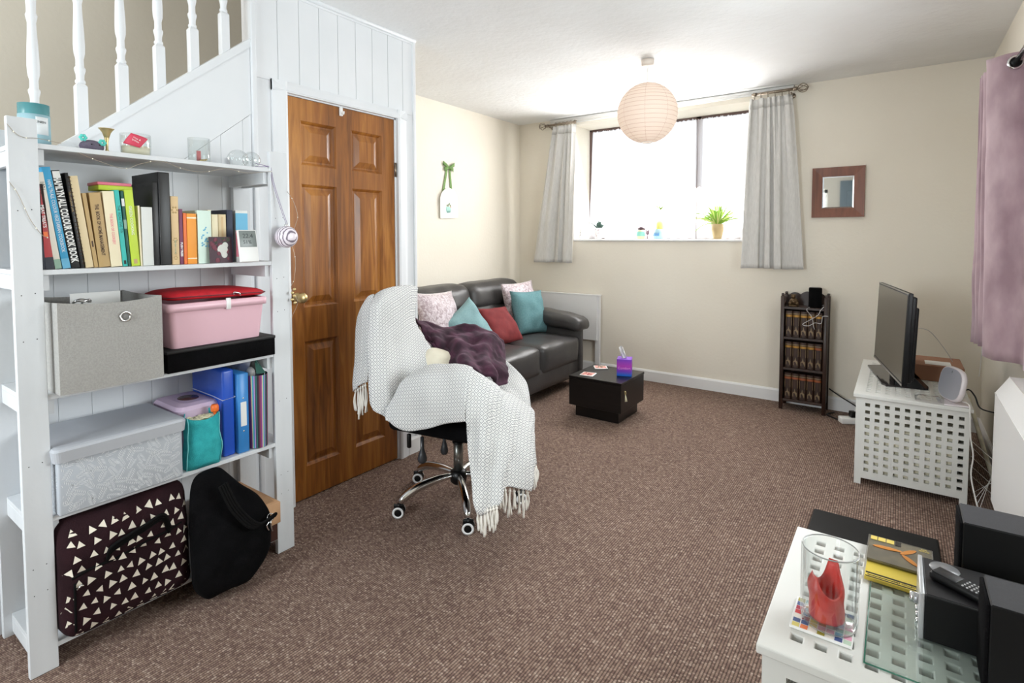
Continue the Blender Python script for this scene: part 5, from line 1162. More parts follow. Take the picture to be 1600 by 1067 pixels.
def netgrid(net, ku, kv, amp=0.006, fr=9.0, seed=0, flip=False, folds=0.0, along=0):
    rows = resample([[Vector(p) for p in r] for r in net], ku, kv); R_ = len(rows); C_ = len(rows[0]); out = [r[:] for r in rows]
    for i in range(R_):
        for j in range(C_):
            du = rows[min(i + 1, R_ - 1)][j] - rows[max(i - 1, 0)][j]; dv = rows[i][min(j + 1, C_ - 1)] - rows[i][max(j - 1, 0)]
            n_ = du.cross(dv); n_ = n_.normalized() if n_.length > 1e-9 else Vector((0, 0, 1)); p = rows[i][j]
            o_ = noise.noise(p * fr + Vector((seed, 0, 0))) * amp + noise.noise(p * fr * 3 + Vector((0, seed, 0))) * amp * 0.25
            if folds:
                f_ = (j / (C_ - 1)) if along == 0 else (i / (R_ - 1)); g_ = (i / (R_ - 1)) if along == 0 else (j / (C_ - 1))
                o_ += folds * math.sin(f_ * 19 + 2.2 * noise.noise(Vector((f_ * 3, g_ * 2, seed)))) * min(1, g_ * 1.6)
            out[i][j] = p + n_ * o_
    return out
def uvgrid(rows):
    R_, C_ = len(rows), len(rows[0]); mr = R_ // 2; mcx = C_ // 2; us = [0]; vs = [0]; uv = []
    for j in range(1, C_): us.append(us[-1] + (rows[mr][j] - rows[mr][j - 1]).length)
    for i in range(1, R_): vs.append(vs[-1] + (rows[i][mcx] - rows[i - 1][mcx]).length)
    for i in range(R_):
        for j in range(C_): uv.append((us[j], vs[i]))
    return uv
b = MB(); b.uv = []
for nm, ku, kv, am, fo, al in (('strip', 8, 10, 0.006, 0.004, 0), ('back', 8, 10, 0.010, 0.006, 0), ('arm', 8, 8, 0.009, 0.004, 1), ('drape', 8, 8, 0.010, 0.011, 1), ('front', 8, 8, 0.008, 0.006, 0)):
    g = netgrid(NETS[nm], ku, kv, am, 8.0, 3.1, folds=fo, along=al); b.grid(g); du = Vector((0.6, 0.8, 0)) if nm in ('back', 'front') else Vector((0.87, 0.5, 0)); b.uv += [(p_.dot(du), p_.z + 0.55 * p_.dot(Vector((-du.y, du.x, 0)))) for r_ in g for p_ in r_]
o = solo('throw', b, 'throw', 'white and grey diamond woven throw with tasselled ends draped over the office chair', 'throw', tuple(CC + Vector((0, 0, 0.45)))); solid(o, 0.004)
th_ = o; rr = random.Random(6)
for (x, y, z), L in TASSELS:
    b = MB(); p0 = Vector((x, y, z + 0.004))
    b.ball(p0 + Vector((0, 0, -0.012)), 0.0065, 8, 6)
    for q in range(3):
        e = Vector((rr.uniform(-.008, .008), rr.uniform(-.008, .008), -L * rr.uniform(.85, 1.05))); mid = p0 + e * 0.5 + Vector((rr.uniform(-.007, .007), rr.uniform(-.007, .007), 0)); en = p0 + e; en.z = max(en.z, 0.006)
        b.tube(bez([p0, p0 + Vector((0, 0, -0.012)), mid, en], 4), [0.0030] * 4 + [0.0034] * 5 + [0.0045] * 4, 6)
    part('tassel', b, 'fringe', th_)
# cream cushion, plum blanket
pcol('cream_cotton', (226, 219, 200), 0.9, c2=(212, 204, 184), ns=12, bump=0.5, bs=60)
b = MB(); b.ball((0, 0, 0), 0.165, 32, 20, sc=(1.0, 0.72, 0.92)); b.v = [tuple(Vector(v) * (1 + 0.10 * noise.noise(Vector(v) * 9))) for v in b.v]; xf(b, TR((-1.930, 2.020, 0.600), 0.35, 0.15, math.radians(40)))
o = solo('cushion', b, 'cream_cotton', 'cream cushion on the office chair seat under the plum blanket', 'cushion', (-1.93, 2.03, 0.5)); weld(o)
pcol('aqua_plush', (186, 222, 226), 0.95, bump=0.8, bs=200)
b = xf(pillow(0.20, 0.20, 0.08, 10, 0.05), TR((-1.62, 2.02, 0.515), 1.2, 0.2, 0.3)); o = solo('soft_toy_cushion', b, 'aqua_plush', 'small pale aqua plush cushion peeping from under the plum blanket', 'cushion', (-1.62, 2.02, 0.47)); weld(o)
def plush():
    t = NT('plum_fleece'); b_ = t.b; co = _coord(t, (16, 16, 16)); n1 = t.n('ShaderNodeTexNoise'); n1.inputs['Scale'].default_value = 1; n1.inputs['Detail'].default_value = 8; t.l(co, n1.inputs[0])
    mx = t.n('ShaderNodeMix', data_type='RGBA'); mx.inputs[6].default_value = (*lin((34, 12, 26)), 1); mx.inputs[7].default_value = (*lin((72, 32, 54)), 1)
    mr = t.n('ShaderNodeMapRange'); mr.inputs[1].default_value = 0.4; mr.inputs[2].default_value = 0.68; t.l(n1.outputs[0], mr.inputs[0]); t.l(mr.outputs[0], mx.inputs[0]); t.l(mx.outputs[2], b_.inputs['Base Color'])
    b_.inputs['Roughness'].default_value = 0.95; b_.inputs['Sheen Weight'].default_value = 0.2; b_.inputs['Sheen Tint'].default_value = (0.6, 0.35, 0.5, 1)
    bp = t.n('ShaderNodeBump'); bp.inputs['Distance'].default_value = 0.006; bp.inputs['Strength'].default_value = 0.8; t.l(n1.outputs[0], bp.inputs['Height']); t.l(bp.outputs[0], b_.inputs['Normal']); return t.m
M['plum_fleece'] = plush()
g = netgrid(NETS['purple'], 10, 10, 0.028, 11.0, 7.7, folds=0.015, along=0); b = MB(); b.grid(g)
o = solo('blanket', b, 'plum_fleece', 'crumpled dark plum fleece blanket over the far arm of the office chair', 'blanket', (-1.75, 2.15, 0.55)); solid(o, 0.012)

# ================================================================ SOFA
M['leather'] = pbr('charcoal_leather', (64, 62, 62), 0.36, c2=(54, 52, 52), ns=6, bump=0.35, bs=160, spec=0.5)
so = thing('sofa', 'charcoal grey leather two seater sofa along the left wall', 'sofa', (-2.75, 3.58, 0))
SY0, SYM, SY1 = 2.93, 3.60, 4.225
part('base', puff(-3.18, -2.285, SY0 - 0.10, SY1 + 0.015, 0.085, 0.27, 0.02, 0.004, 0.003, 1, seg=6), 'leather', so)
for k, (a, c) in enumerate(((SY0, SYM - 0.003), (SYM + 0.003, SY1 - 0.005))):
    def seatfall(v):
        if v.z > 0.3: v.z -= 0.02 * max(0, (-2.45 - v.x)) 
    part('seat_cushion', puff(-3.00, -2.268, a, c, 0.215, 0.442, 0.045, 0.014, 0.006, 3 + k, seatfall, 14), 'leather', so)
def lean(v): v.x -= (v.z - 0.42) * 0.22
for k, (a, c) in enumerate(((SY0 - 0.02, SYM - 0.002), (SYM + 0.002, SY1 + 0.12))):
    def tuft(v, a=a, c=c):
        m_ = (a + c) / 2
        d_ = math.exp(-((v.y - m_) / 0.05) ** 2 - ((v.z - 0.66) / 0.03) ** 2)
        if v.x > -3.1: v.x -= 0.035 * d_
        lean(v)
    part('back_cushion', puff(-3.11, -2.87, a, c, 0.40, 0.705, 0.06, 0.03, 0.012, 11 + k, tuft, 14), 'leather', so)
    part('head_cushion', puff(-3.13, -2.885, a, c, 0.675, 0.905, 0.075, 0.012, 0.010, 21 + k, lean, 14), 'leather', so)
part('back_frame', puff(-3.255, -3.10, SY0 - 0.10, SY1 + 0.12, 0.085, 0.86, 0.03, 0.0, 0.002, 5, seg=6), 'leather', so)
for y_a, y_b, nm in ((SY1, SY1 + 0.068, 1), (SY0 - 0.09, SY0 - 0.01, 2)):
    part('arm_panel', puff(-3.14, -2.272, y_a, y_b, 0.085, 0.56, 0.02, 0.004, 0.003, 30 + nm, seg=6), 'leather', so)
    def droop(v):
        t_ = max(0, (v.x + 2.75) / 0.45); v.z -= 0.035 * t_ * t_
        v.z += 0.006 * noise.noise(Vector((v.x * 30, v.y * 9, nm)))
    part('arm_pad', puff(-3.06, -2.245, y_a - 0.075 if nm == 1 else y_a - 0.03, y_b + 0.095 if nm == 1 else y_b + 0.03, 0.515, 0.640, 0.055, 0.008, 0.010, 40 + nm, droop, 14), 'leather', so)
for x in (-2.36, -3.1):
    for y in (SY0 - 0.04, SY1 + 0.01):
        b = MB(); b.lathe([(0.022, 0), (0.028, 0.09), (0.0001, 0.091)], (x, y, 0), 14); part('foot', b, 'black', so)
# scatter cushions
def crushed(name, a, c2):
    t = NT(name); b_ = t.b; co = _coord(t, (34, 34, 34)); n1 = t.n('ShaderNodeTexNoise'); n1.inputs['Scale'].default_value = 1; n1.inputs['Detail'].default_value = 7; n1.inputs['Distortion'].default_value = 1.5; t.l(co, n1.inputs[0])
    mx = t.n('ShaderNodeMix', data_type='RGBA'); mx.inputs[6].default_value = (*lin(a), 1); mx.inputs[7].default_value = (*lin(c2), 1)
    mr = t.n('ShaderNodeMapRange'); mr.inputs[1].default_value = 0.4; mr.inputs[2].default_value = 0.6; t.l(n1.outputs[0], mr.inputs[0]); t.l(mr.outputs[0], mx.inputs[0]); t.l(mx.outputs[2], b_.inputs['Base Color']); b_.inputs['Roughness'].default_value = 0.5; b_.inputs['Sheen Weight'].default_value = 0.6
    bp = t.n('ShaderNodeBump'); bp.inputs['Distance'].default_value = 0.004; t.l(n1.outputs[0], bp.inputs['Height']); t.l(bp.outputs[0], b_.inputs['Normal']); return t.m
M['crushed_velvet'] = crushed('silver_pink_crushed_velvet', (164, 144, 150), (216, 204, 210))
pcol('aqua_linen', (136, 170, 174), 0.9, c2=(124, 160, 165), ns=120, bump=0.4, bs=500); pcol('teal_linen', (100, 140, 144), 0.9, c2=(86, 128, 134), ns=90, bump=0.5, bs=300)
pcol('brick_red', (124, 38, 40), 0.85, c2=(110, 30, 34), ns=20, bump=0.4, bs=200)
def cush(w_, h_, t_, loc, rz, ry, rx, mat, lab, seed, pinch=0.07):
    b = xf(pillow(w_, h_, t_, 18, pinch, 0.006, seed), TR(loc) @ Matrix.Rotation(rz, 4, 'Z') @ Matrix.Rotation(rx, 4, 'X') @ Matrix.Rotation(ry, 4, 'Y'))
    o = solo('cushion', b, mat, lab, 'cushion', (loc[0], loc[1], loc[2] - h_ / 2), group='scatter cushions on the sofa'); weld(o); return o
Q = PI / 2
cush(0.46, 0.42, 0.15, (-2.80, 2.99, 0.70), Q + 0.10, 0.05, -0.30, 'crushed_velvet', 'silvery pink crushed velvet cushion at the left end of the sofa', 1)
cush(0.38, 0.38, 0.14, (-2.68, 3.20, 0.60), Q - 0.15, -0.50, -0.35, 'aqua_linen', 'light aqua cushion tilted onto one corner beside the velvet one', 2)
cush(0.40, 0.36, 0.14, (-2.70, 3.62, 0.575), Q + 0.0, 0.06, -0.65, 'brick_red', 'dark red cushion in the middle of the sofa', 3)
cush(0.44, 0.44, 0.13, (-2.83, 4.12, 0.685), Q - 0.12, -0.02, -0.26, 'crushed_velvet', 'pink crushed velvet cushion standing behind the teal one', 4)
cush(0.43, 0.40, 0.15, (-2.70, 4.06, 0.635), Q - 0.12, 0.05, -0.26, 'teal_linen', 'big teal cushion leaning at the right end of the sofa', 5)

# ================================================================ COFFEE TABLE
pcol('espresso', (15, 12, 12), 0.3, spec=0.4, c2=(21, 18, 17), stretch=(8, 60, 60), ns=1)
ct = thing('coffee_table', 'small square black-brown block coffee table in front of the sofa', 'table', (-1.745, 3.655, 0))
b = MB(); b.rbox(-1.915, -1.575, 3.497, 3.835, 0.0, 0.088, 0.002, 1, smooth=False); part('plinth', b, 'espresso', ct)
b = MB(); b.rbox(-1.950, -1.540, 3.460, 3.870, 0.085, 0.282, 0.002, 1, smooth=False); part('drawer_block', b, 'espresso', ct)
b = MB(); b.rbox(-1.952, -1.537, 3.457, 3.873, 0.2835, 0.300, 0.002, 1, smooth=False); part('tabletop', b, 'espresso', ct)
b = MB(); b.tube([(-1.536, 3.505, 0.235), (-1.524, 3.505, 0.235)], 0.0045, 8); b.tube([(-1.527, 3.505 + 0.010 * math.cos(q * PI / 5), 0.225 + 0.012 * math.sin(q * PI / 5)) for q in range(10)], 0.0022, 5, closed=True); part('key', b, 'brass', ct)
b = MB()
for q in range(5): b.tube([(-1.527, 3.505, 0.214), (-1.526 + 0.002 * q, 3.500 + 0.004 * q, 0.165)], 0.0026, 5)
part('tassel', b, 'twine', ct)
def gradbox():
    t = NT('purple_blue_print'); tc = t.n('ShaderNodeTexCoord'); sp = t.n('ShaderNodeSeparateXYZ'); t.l(tc.outputs['Generated'], sp.inputs[0]); rp = t.n('ShaderNodeValToRGB'); cr = rp.color_ramp
    cr.elements[0].position = 0.1; cr.elements[0].color = (*lin((40, 100, 200)), 1); cr.elements[1].position = 0.95; cr.elements[1].color = (*lin((126, 64, 190)), 1)
    e = cr.elements.new(0.30); e.color = (*lin((118, 60, 190)), 1); e = cr.elements.new(0.6); e.color = (*lin((176, 60, 180)), 1)
    t.l(sp.outputs[2], rp.inputs[0]); t.l(rp.outputs[0], t.b.inputs['Base Color']); t.b.inputs['Roughness'].default_value = 0.35; return t.m
M['tissue_print'] = gradbox()
ti = thing('tissue_box', 'purple and blue cube tissue box with a white tissue pulled up, on the coffee table', 'tissue box', (-1.62, 3.70, 0.3), (0, 0, 0.35))
b = MB(); b.rbox(-0.053, 0.053, -0.053, 0.053, 0.0005, 0.125, 0.002, 1, smooth=False); part('carton', b, 'tissue_print', ti, world=False)
b = MB(); rows = []
for k in range(9):
    f = k / 8; r = []
    for q in range(7): g_ = q / 6 - .5; r.append(Vector((-0.018 * f * 1.5 + g_ * 0.045 * (1 - 0.35 * f) + 0.006 * math.sin(q * 2), 0.012 * math.sin(g_ * 9 + f * 3), 0.12 + 0.095 * f - 0.02 * abs(g_) * f)))
    rows.append(r)
b.grid(rows); part('tissue', b, 'white', ti, world=False)
mt = Matrix.Translation((0.0, -0.0535, 0.060)) @ Matrix.Rotation(PI / 2, 4, 'X'); pcol('pink_ink', (236, 150, 220))
part('lettering', letters('Comfort', 0.026, mt, 0.0003, 'CENTER'), 'pink_ink', ti, world=False)
pcol('coaster_pink', (214, 150, 140), 0.5); pcol('coaster_red', (176, 84, 80)); pcol('coaster_green', (128, 140, 108))
def coaster(loc, rz, lab, cols):
    t = thing('coaster', lab, 'coaster', loc, (0, 0, rz), group='coasters on the coffee table')
    b = MB(); b.rbox(-0.05, 0.05, -0.05, 0.05, 0.0005, 0.008, 0.002, 1); part('slab', b, 'white', t, world=False)
    b = MB(); rr = random.Random(int(abs(loc[1]) * 100))
    b.box(-0.042, 0.042, -0.042, 0.042, 0.008, 0.0084); part('print', b, cols[0], t, world=False)
    b = MB()
    for _ in range(12): b.lathe([(0.0001, 0.0095), (rr.uniform(.004, .011), 0.0088)], (rr.uniform(-.032, .032), rr.uniform(-.032, .032), 0), 8)
    part('flower_print', b, cols[1], t, world=False)
coaster((-1.838, 3.545, 0.3), 0.15, 'square coaster with red flower print near the coffee table front edge', ('coaster_pink', 'coaster_red'))
coaster((-1.858, 3.790, 0.3), 0.6, 'square coaster with green and pink print at the back of the coffee table', ('coaster_pink', 'coaster_green'))
# ================================================================ FAR WALL ITEMS
# white folded table leaning behind the sofa arm
t = thing('folding_table', 'white folded drop leaf table standing against the far wall behind the sofa', 'table', (-2.75, 4.68, 0))
b = MB(); b.rbox(-3.20, -2.335, 4.672, 4.690, 0.320, 0.752, 0.002, 1, smooth=False); part('leaf', b, 'trim', t)
b = MB(); b.rbox(-2.362, -2.312, 4.690, 4.717, 0.0, 0.748, 0.003, 1, smooth=False); part('leg', b, 'trim', t)
b = MB(); b.rbox(-3.22, -3.17, 4.690, 4.717, 0.0, 0.748, 0.003, 1, smooth=False); part('leg', b, 'trim', t)
b = MB(); b.rbox(-3.20, -2.305, 4.668, 4.717, 0.749, 0.760, 0.002, 1, smooth=False); part('tabletop', b, 'trim', t)
# mirror
mi = thing('wall_mirror', 'square mirror in a wide red-brown wooden frame on the far wall', 'mirror', (-0.383, 4.72, 1.46))
X0, X1, Z0_, Z1_ = -0.552, -0.214, 1.457, 1.829; fw = 0.067
for k, q in enumerate((((X0, Z0_), (X1, Z0_), (X1 - fw, Z0_ + fw), (X0 + fw, Z0_ + fw)), ((X1, Z0_), (X1, Z1_), (X1 - fw, Z1_ - fw), (X1 - fw, Z0_ + fw)), ((X1, Z1_), (X0, Z1_), (X0 + fw, Z1_ - fw), (X1 - fw, Z1_ - fw)), ((X0, Z1_), (X0, Z0_), (X0 + fw, Z0_ + fw), (X0 + fw, Z1_ - fw)))):
    vs = [(q[0][0], FY, q[0][1]), (q[1][0], FY, q[1][1]), (q[2][0], FY, q[2][1]), (q[3][0], FY, q[3][1]), (q[0][0], FY - 0.022, q[0][1]), (q[1][0], FY - 0.022, q[1][1]), (q[2][0], FY - 0.012, q[2][1]), (q[3][0], FY - 0.012, q[3][1])]
    b = MB(); b.add(vs, [(0, 1, 2, 3), (4, 5, 6, 7), (0, 1, 5, 4), (1, 2, 6, 5), (2, 3, 7, 6), (3, 0, 4, 7)]); part('frame_side', b, 'mirror_wood', mi)
M['mirror_glass'] = pbr('mirror_glass', (225, 228, 230), 0.02, 1.0)
b = MB(); x0, x1, z0, z1 = X0 + fw - .002, X1 - fw + .002, Z0_ + fw - .002, Z1_ - fw + .002; bv = 0.012
b.add([(x0, FY - 0.008, z0), (x1, FY - 0.008, z0), (x1, FY - 0.008, z1), (x0, FY - 0.008, z1), (x0 + bv, FY - 0.0105, z0 + bv), (x1 - bv, FY - 0.0105, z0 + bv), (x1 - bv, FY - 0.0105, z1 - bv), (x0 + bv, FY - 0.0105, z1 - bv)], [(4, 5, 6, 7), (0, 1, 5, 4), (1, 2, 6, 5), (2, 3, 7, 6), (3, 0, 4, 7)]); part('glass', b, 'mirror_glass', mi)
# bookcase with leather bound volumes
bc = thing('bookcase', 'narrow dark oak bookcase with carved posts and scalloped back against the far wall', 'bookcase', (-0.567, 4.62, 0))
bx0, bx1, by0, by1 = -0.722, -0.410, 4.530, 4.715
for x in (bx0, bx1 - 0.026):
    for y, h in ((by0, 0.885), (by1 - 0.024, 0.885)):
        b = MB(); b.rbox(x, x + 0.026, y, y + 0.024, 0, h - 0.02, 0.003, 1); b.rbox(x + 0.004, x + 0.022, y + 0.003, y + 0.021, h - 0.021, h, 0.004, 2); part('post', b, 'dark_oak', bc)
    b = MB(); xx = x + 0.008; pr = [(by0 + 0.02, 0.06), (by1 - 0.02, 0.06), (by1 - 0.02, 0.85)] + [(by1 - 0.02 - (by1 - by0 - 0.04) * q / 8, 0.85 - 0.03 * math.sin(q / 8 * PI) - 0.02 * q / 8) for q in range(1, 9)]
    b.prism(pr, 0, xx, xx + 0.010); part('side_panel', b, 'dark_oak', bc)
for z in (0.082, 0.322, 0.556, 0.785):
    b = MB(); b.rbox(bx0 + 0.010, bx1 - 0.010, by0 + 0.004, by1 - 0.008, z - 0.018, z, 0.002, 1, smooth=False); part('shelf_board', b, 'dark_oak', bc)
b = MB(); pr = [(bx0 + 0.02, 0.04), (bx1 - 0.02, 0.04), (bx1 - 0.02, 0.86)] + [(bx1 - 0.02 - (bx1 - bx0 - 0.04) * q / 24, 0.85 + 0.022 * abs(math.sin(q / 24 * PI * 3)) + 0.020 * math.sin(q / 24 * PI)) for q in range(1, 24)] + [(bx0 + 0.02, 0.86)]
b.prism(pr, 1, by1 - 0.014, by1 - 0.004); part('back_panel', b, 'dark_oak', bc)
pcol('calf', (44, 26, 18), 0.45, c2=(58, 34, 22), ns=20); pcol('gilt', (176, 132, 62), 0.35, metal=0.6); pcol('gilt_red', (150, 78, 40), 0.5); pcol('gilt_dull', (132, 112, 84), 0.5)
def volume(gilt='gilt'):
    t = thing('leather_book', 'x', 'book', (0, 0, 0), group='leather bound volumes in the oak bookcase')
    w_, h_, d_ = 0.0475, 0.195, 0.12
    b = MB(); n_ = 8
    ring = lambda z: [Vector((-w_ / 2, d_, z)), Vector((-w_ / 2, 0.006, z))] + [Vector((-w_ / 2 * math.cos(PI * q / n_), 0.006 - 0.010 * math.sin(PI * q / n_), z)) for q in range(1, n_)] + [Vector((w_ / 2, 0.006, z)), Vector((w_ / 2, d_, z))]
    r0, r1 = ring(0.0), ring(h_); b.grid([r0, r1], closed_v=True, smooth=False); b.add(r0, [tuple(range(len(r0)))]); b.add(r1, [tuple(range(len(r1)))]); part('binding', b, 'calf', t, world=False)
    def bandm(z0, z1, mat, f=1.0, nm='gilt_band'):
        b = MB(); rows = [[Vector((-w_ / 2 * f * math.cos(PI * q / 8), 0.0050 - 0.0112 * math.sin(PI * q / 8) * (1 if f == 1 else 1.0) - (0 if f == 1 else 0.0), z)) for q in range(9)] for z in (z0, z1)]
        b.grid(rows); part(nm, b, mat, t, world=False)
    bandm(0.150, 0.166, gilt); bandm(0.171, 0.178, 'gilt_dull')
    b = MB(); f = 0.62
    pts = [(-w_ / 2 * f, 0.018), (w_ / 2 * f, 0.018), (w_ / 2 * f, 0.048), (0.004, 0.056), (0, 0.082), (-0.004, 0.056), (-w_ / 2 * f, 0.048)]
    b.add([(x, -0.0052 + abs(x) * 0.15, z) for x, z in pts], [tuple(range(7))]); part('gilt_motif', b, 'gilt_dull', t, world=False)
    for s_ in (-1, 1):
        b = MB(); b.add([(s_ * 0.0165, -0.0045, 0.085), (s_ * 0.0195, -0.0035, 0.085), (s_ * 0.0195, -0.0035, 0.145), (s_ * 0.0165, -0.0045, 0.145)], [(0, 1, 2, 3)]); part('gilt_line', b, 'gilt_dull', t, world=False)
    return t
protos = {'gilt': volume('gilt'), 'gilt_red': volume('gilt_red')}; used = set()
rowsn = {0: 'top', 1: 'middle', 2: 'bottom'}; posn = ['first', 'second', 'third', 'fourth', 'fifth']
for r_, (zb_) in enumerate((0.557, 0.323, 0.083)):
    for k in range(5):
        g_ = 'gilt' if r_ == 0 or (r_ == 1 and k < 4) else 'gilt_red'; pr_ = protos[g_]
        lab = 'leather bound volume, %s from the left on the oak bookcase\'s %s shelf' % (posn[k], rowsn[r_])
        loc = (-0.6935 + 0.0278 + 0.0500 * k - 0.001, 4.553 + 0.002 * ((k * 3 + r_) % 3), zb_ + 0.0005)
        if g_ in used: copy_tree(pr_, loc, (0, 0, 0), lab)
        else: pr_.location = loc; pr_['label'] = lab; used.add(g_)
pcol('bronze', (92, 72, 48), 0.45, metal=0.5)
c = (-0.640, 4.585, 0.7855)
b = MB(); b.lathe([(0.0001, 0), (0.034, 0), (0.036, 0.006), (0.030, 0.012), (0.0001, 0.013)], c, 20); b.ball((c[0], c[1], 0.7855 + 0.036), 0.030, 16, 10, sc=(1.05, 0.8, 0.9)); b.ball((c[0] - 0.004, c[1] - 0.004, 0.7855 + 0.075), 0.017, 14, 10)
b.ball((c[0] - 0.022, c[1] - 0.018, 0.7855 + 0.024), 0.014, 10, 8); b.ball((c[0] + 0.024, c[1] - 0.018, 0.7855 + 0.024), 0.014, 10, 8); b.ball((c[0] + 0.002, c[1] - 0.024, 0.7855 + 0.036), 0.012, 10, 8)
for s_ in (-1, 1): b.ball((c[0] - 0.004 + s_ * 0.013, c[1], 0.7855 + 0.088), 0.006, 8, 6)
solo('seated_figurine', b, 'bronze', 'little bronze seated figurine on top of the oak bookcase', 'figurine', c)
c = (-0.500, 4.600, 0.7855)
t = thing('smart_speaker', 'short black fabric covered cylinder speaker on the oak bookcase', 'speaker', c)
b = MB(); b.lathe([(0.040, 0), (0.044, 0.005), (0.044, 0.140), (0.041, 0.147), (0.0001, 0.148)], c, 32); part('body', b, 'black_cloth', t)
b = MB(); b.lathe([(0.036, 0.1485), (0.034, 0.1488), (0.0001, 0.1486)], c, 28); part('top_disc', b, 'black', t)
b = MB()
b.tube(bez([(-0.455, 4.60, 0.80), (-0.425, 4.545, 0.815), (-0.455, 4.525, 0.775), (-0.47, 4.520, 0.74), (-0.52, 4.522, 0.70), (-0.57, 4.521, 0.662), (-0.53, 4.520, 0.655), (-0.49, 4.520, 0.68), (-0.45, 4.521, 0.68), (-0.44, 4.521, 0.73), (-0.405, 4.523, 0.735)], 7), 0.0026, 6)
b.tube(bez([(-0.53, 4.55, 0.79), (-0.545, 4.524, 0.77), (-0.51, 4.522, 0.72), (-0.50, 4.521, 0.66), (-0.49, 4.521, 0.63)], 6), 0.0022, 6)
solo('charging_cable', b, 'grey_cable' if 'grey_cable' in M else pcol('grey_cable', (186, 184, 184), 0.5), 'tangled pale grey cable hanging over the bookcase front', 'cable', (-0.47, 4.52, 0.63))
pcol('cable_black', (22, 20, 20), 0.5)
b = MB(); b.tube(bez([(-0.405, 4.70, 0.165), (-0.33, 4.69, 0.12), (-0.22, 4.66, 0.065), (-0.19, 4.60, 0.03)], 8), 0.005, 8)
solo('power_cable', b, 'cable_black', 'black cable sloping down from the bookcase to the power strip', 'cable', (-0.22, 4.66, 0.02))
t = thing('power_strip', 'white power strip on the carpet beside the perforated laundry box', 'power strip', (-0.24, 4.45, 0))
m = TR((-0.235, 4.46, 0.002), 0, 0, 0.5); b = MB(); b.rbox(-0.085, 0.15, -0.033, 0.033, 0, 0.042, 0.006, 2, m=m); part('body', b, 'white', t)
b = MB(); b.rbox(-0.02, 0.018, -0.02, 0.022, 0.042, 0.085, 0.006, 2, m=m); part('plug', b, 'black', t)
b = MB(); b.tube(bez([(-0.36, 4.62, 0.012), (-0.40, 4.55, 0.008), (-0.33, 4.47, 0.008), (-0.30, 4.42, 0.012)], 8), 0.006, 8); part('cord', b, 'cable_black', t)

# plaque with green ribbon on the left wall
pq = thing('hanging_plaque', 'white arched ceramic plaque with a tiny plant pot picture, hung on a green ribbon', 'wall plaque', (-3.262, 3.615, 1.48))
def arch(w_, h_, n=14): return [(-w_, 0), (w_, 0), (w_, h_ - w_)] + [(w_ * math.cos(PI * q / n), h_ - w_ + w_ * math.sin(PI * q / n)) for q in range(1, n)] + [(-w_, h_ - w_)]
mt = TR((-3.262, 3.615, 1.482), 0.05, 0.03, 0)
b = MB(); b.prism(arch(0.112, 0.262), 0, 0.0, 0.010, m=mt); pcol('glaze', (244, 244, 242), 0.15); part('plaque', b, 'glaze', pq)
b = MB(); b.lathe([(0.0001, 0), (0.026, 0), (0.034, 0.03), (0.030, 0.055), (0.0001, 0.056)], (0.0105, -0.012, 0.045), 14, 0, Matrix.Diagonal((0.05, 1, 1, 1))); xf(b, mt); pcol('mint_ink', (150, 196, 186), 0.5); part('pot_picture', b, 'mint_ink', pq)
b = MB(); 
for y, z in ((-0.03, 0.11), (0.0, 0.125), (-0.014, 0.112), (0.012, 0.108)): b.ball((0.0108, y, z), 0.012, 8, 6, sc=(0.06, 0.8, 1))
xf(b, mt); part('plant_picture', b, 'coaster_green', pq)
b = MB(); 
for y in (-0.022, 0.004, 0.018): b.ball((0.0112, y, 0.095), 0.007, 8, 6, sc=(0.06, 1, 1))
xf(b, mt); part('flower_picture', b, 'b_orange2', pq)
pcol('ribbon_green', (108, 142, 78), 0.7)
b = MB(); top = Vector((-3.262, 3.618, 1.925))
for y0_, y1_ in ((3.545, 3.60), (3.655, 3.632)):
    b.add([(-3.264, y0_ - 0.014, 1.70), (-3.264, y0_ + 0.014, 1.70), (-3.262, y1_ + 0.010, 1.925), (-3.262, y1_ - 0.010, 1.925)], [(0, 1, 2, 3)])
o = part('ribbon', b, 'ribbon_green', pq); solid(o, 0.001)
b = MB()
for s_ in (-1, 1):
    for dz, L in ((0.035, 0.075), (-0.018, 0.06)):
        rows = []
        for q in range(7):
            f = q / 6; rows.append([Vector((-3.258 + 0.008 * math.sin(f * PI), 3.618 + s_ * L * f, 1.925 + dz * f + v)) for v in (-0.010 - 0.008 * f, 0.010 + 0.008 * f)])
        b.grid(rows)
b.ball((-3.256, 3.618, 1.925), 0.011, 10, 6, sc=(0.6, 1, 1)); o = part('bow', b, 'ribbon_green', pq); solid(o, 0.001)

# paper lantern
M['paper'] = M['paper']
def lantern():
    t = NT('rice_paper'); t.b.inputs['Base Color'].default_value = (*lin((244, 235, 228)), 1); t.b.inputs['Roughness'].default_value = 0.9
    tl = t.n('ShaderNodeBsdfTranslucent'); tl.inputs[0].default_value = (*lin((252, 240, 228)), 1); mx = t.n('ShaderNodeMixShader'); mx.inputs[0].default_value = 0.5
    t.l(t.b.outputs[0], mx.inputs[1]); t.l(tl.outputs[0], mx.inputs[2]); t.l(mx.outputs[0], t.out.inputs[0]); return t.m
M['rice_paper'] = lantern(); pcol('bamboo', (214, 190, 176), 0.7)
LX, LY = -1.380, 3.482; LZ = 2.128; LR = 0.195
la = thing('pendant_light', 'round ribbed paper lantern pendant hanging from the ceiling', 'pendant light', (LX, LY, 1.93))
b = MB(); NR = 44; prof = []
for k in range(3, NR - 2):
    for q in range(3):
        a = PI * (k + q / 3) / NR; rr_ = LR * math.sin(a) * (1 - 0.010 * abs(math.sin(PI * (q / 3)))); prof.append((rr_, LZ - LR * math.cos(a)))
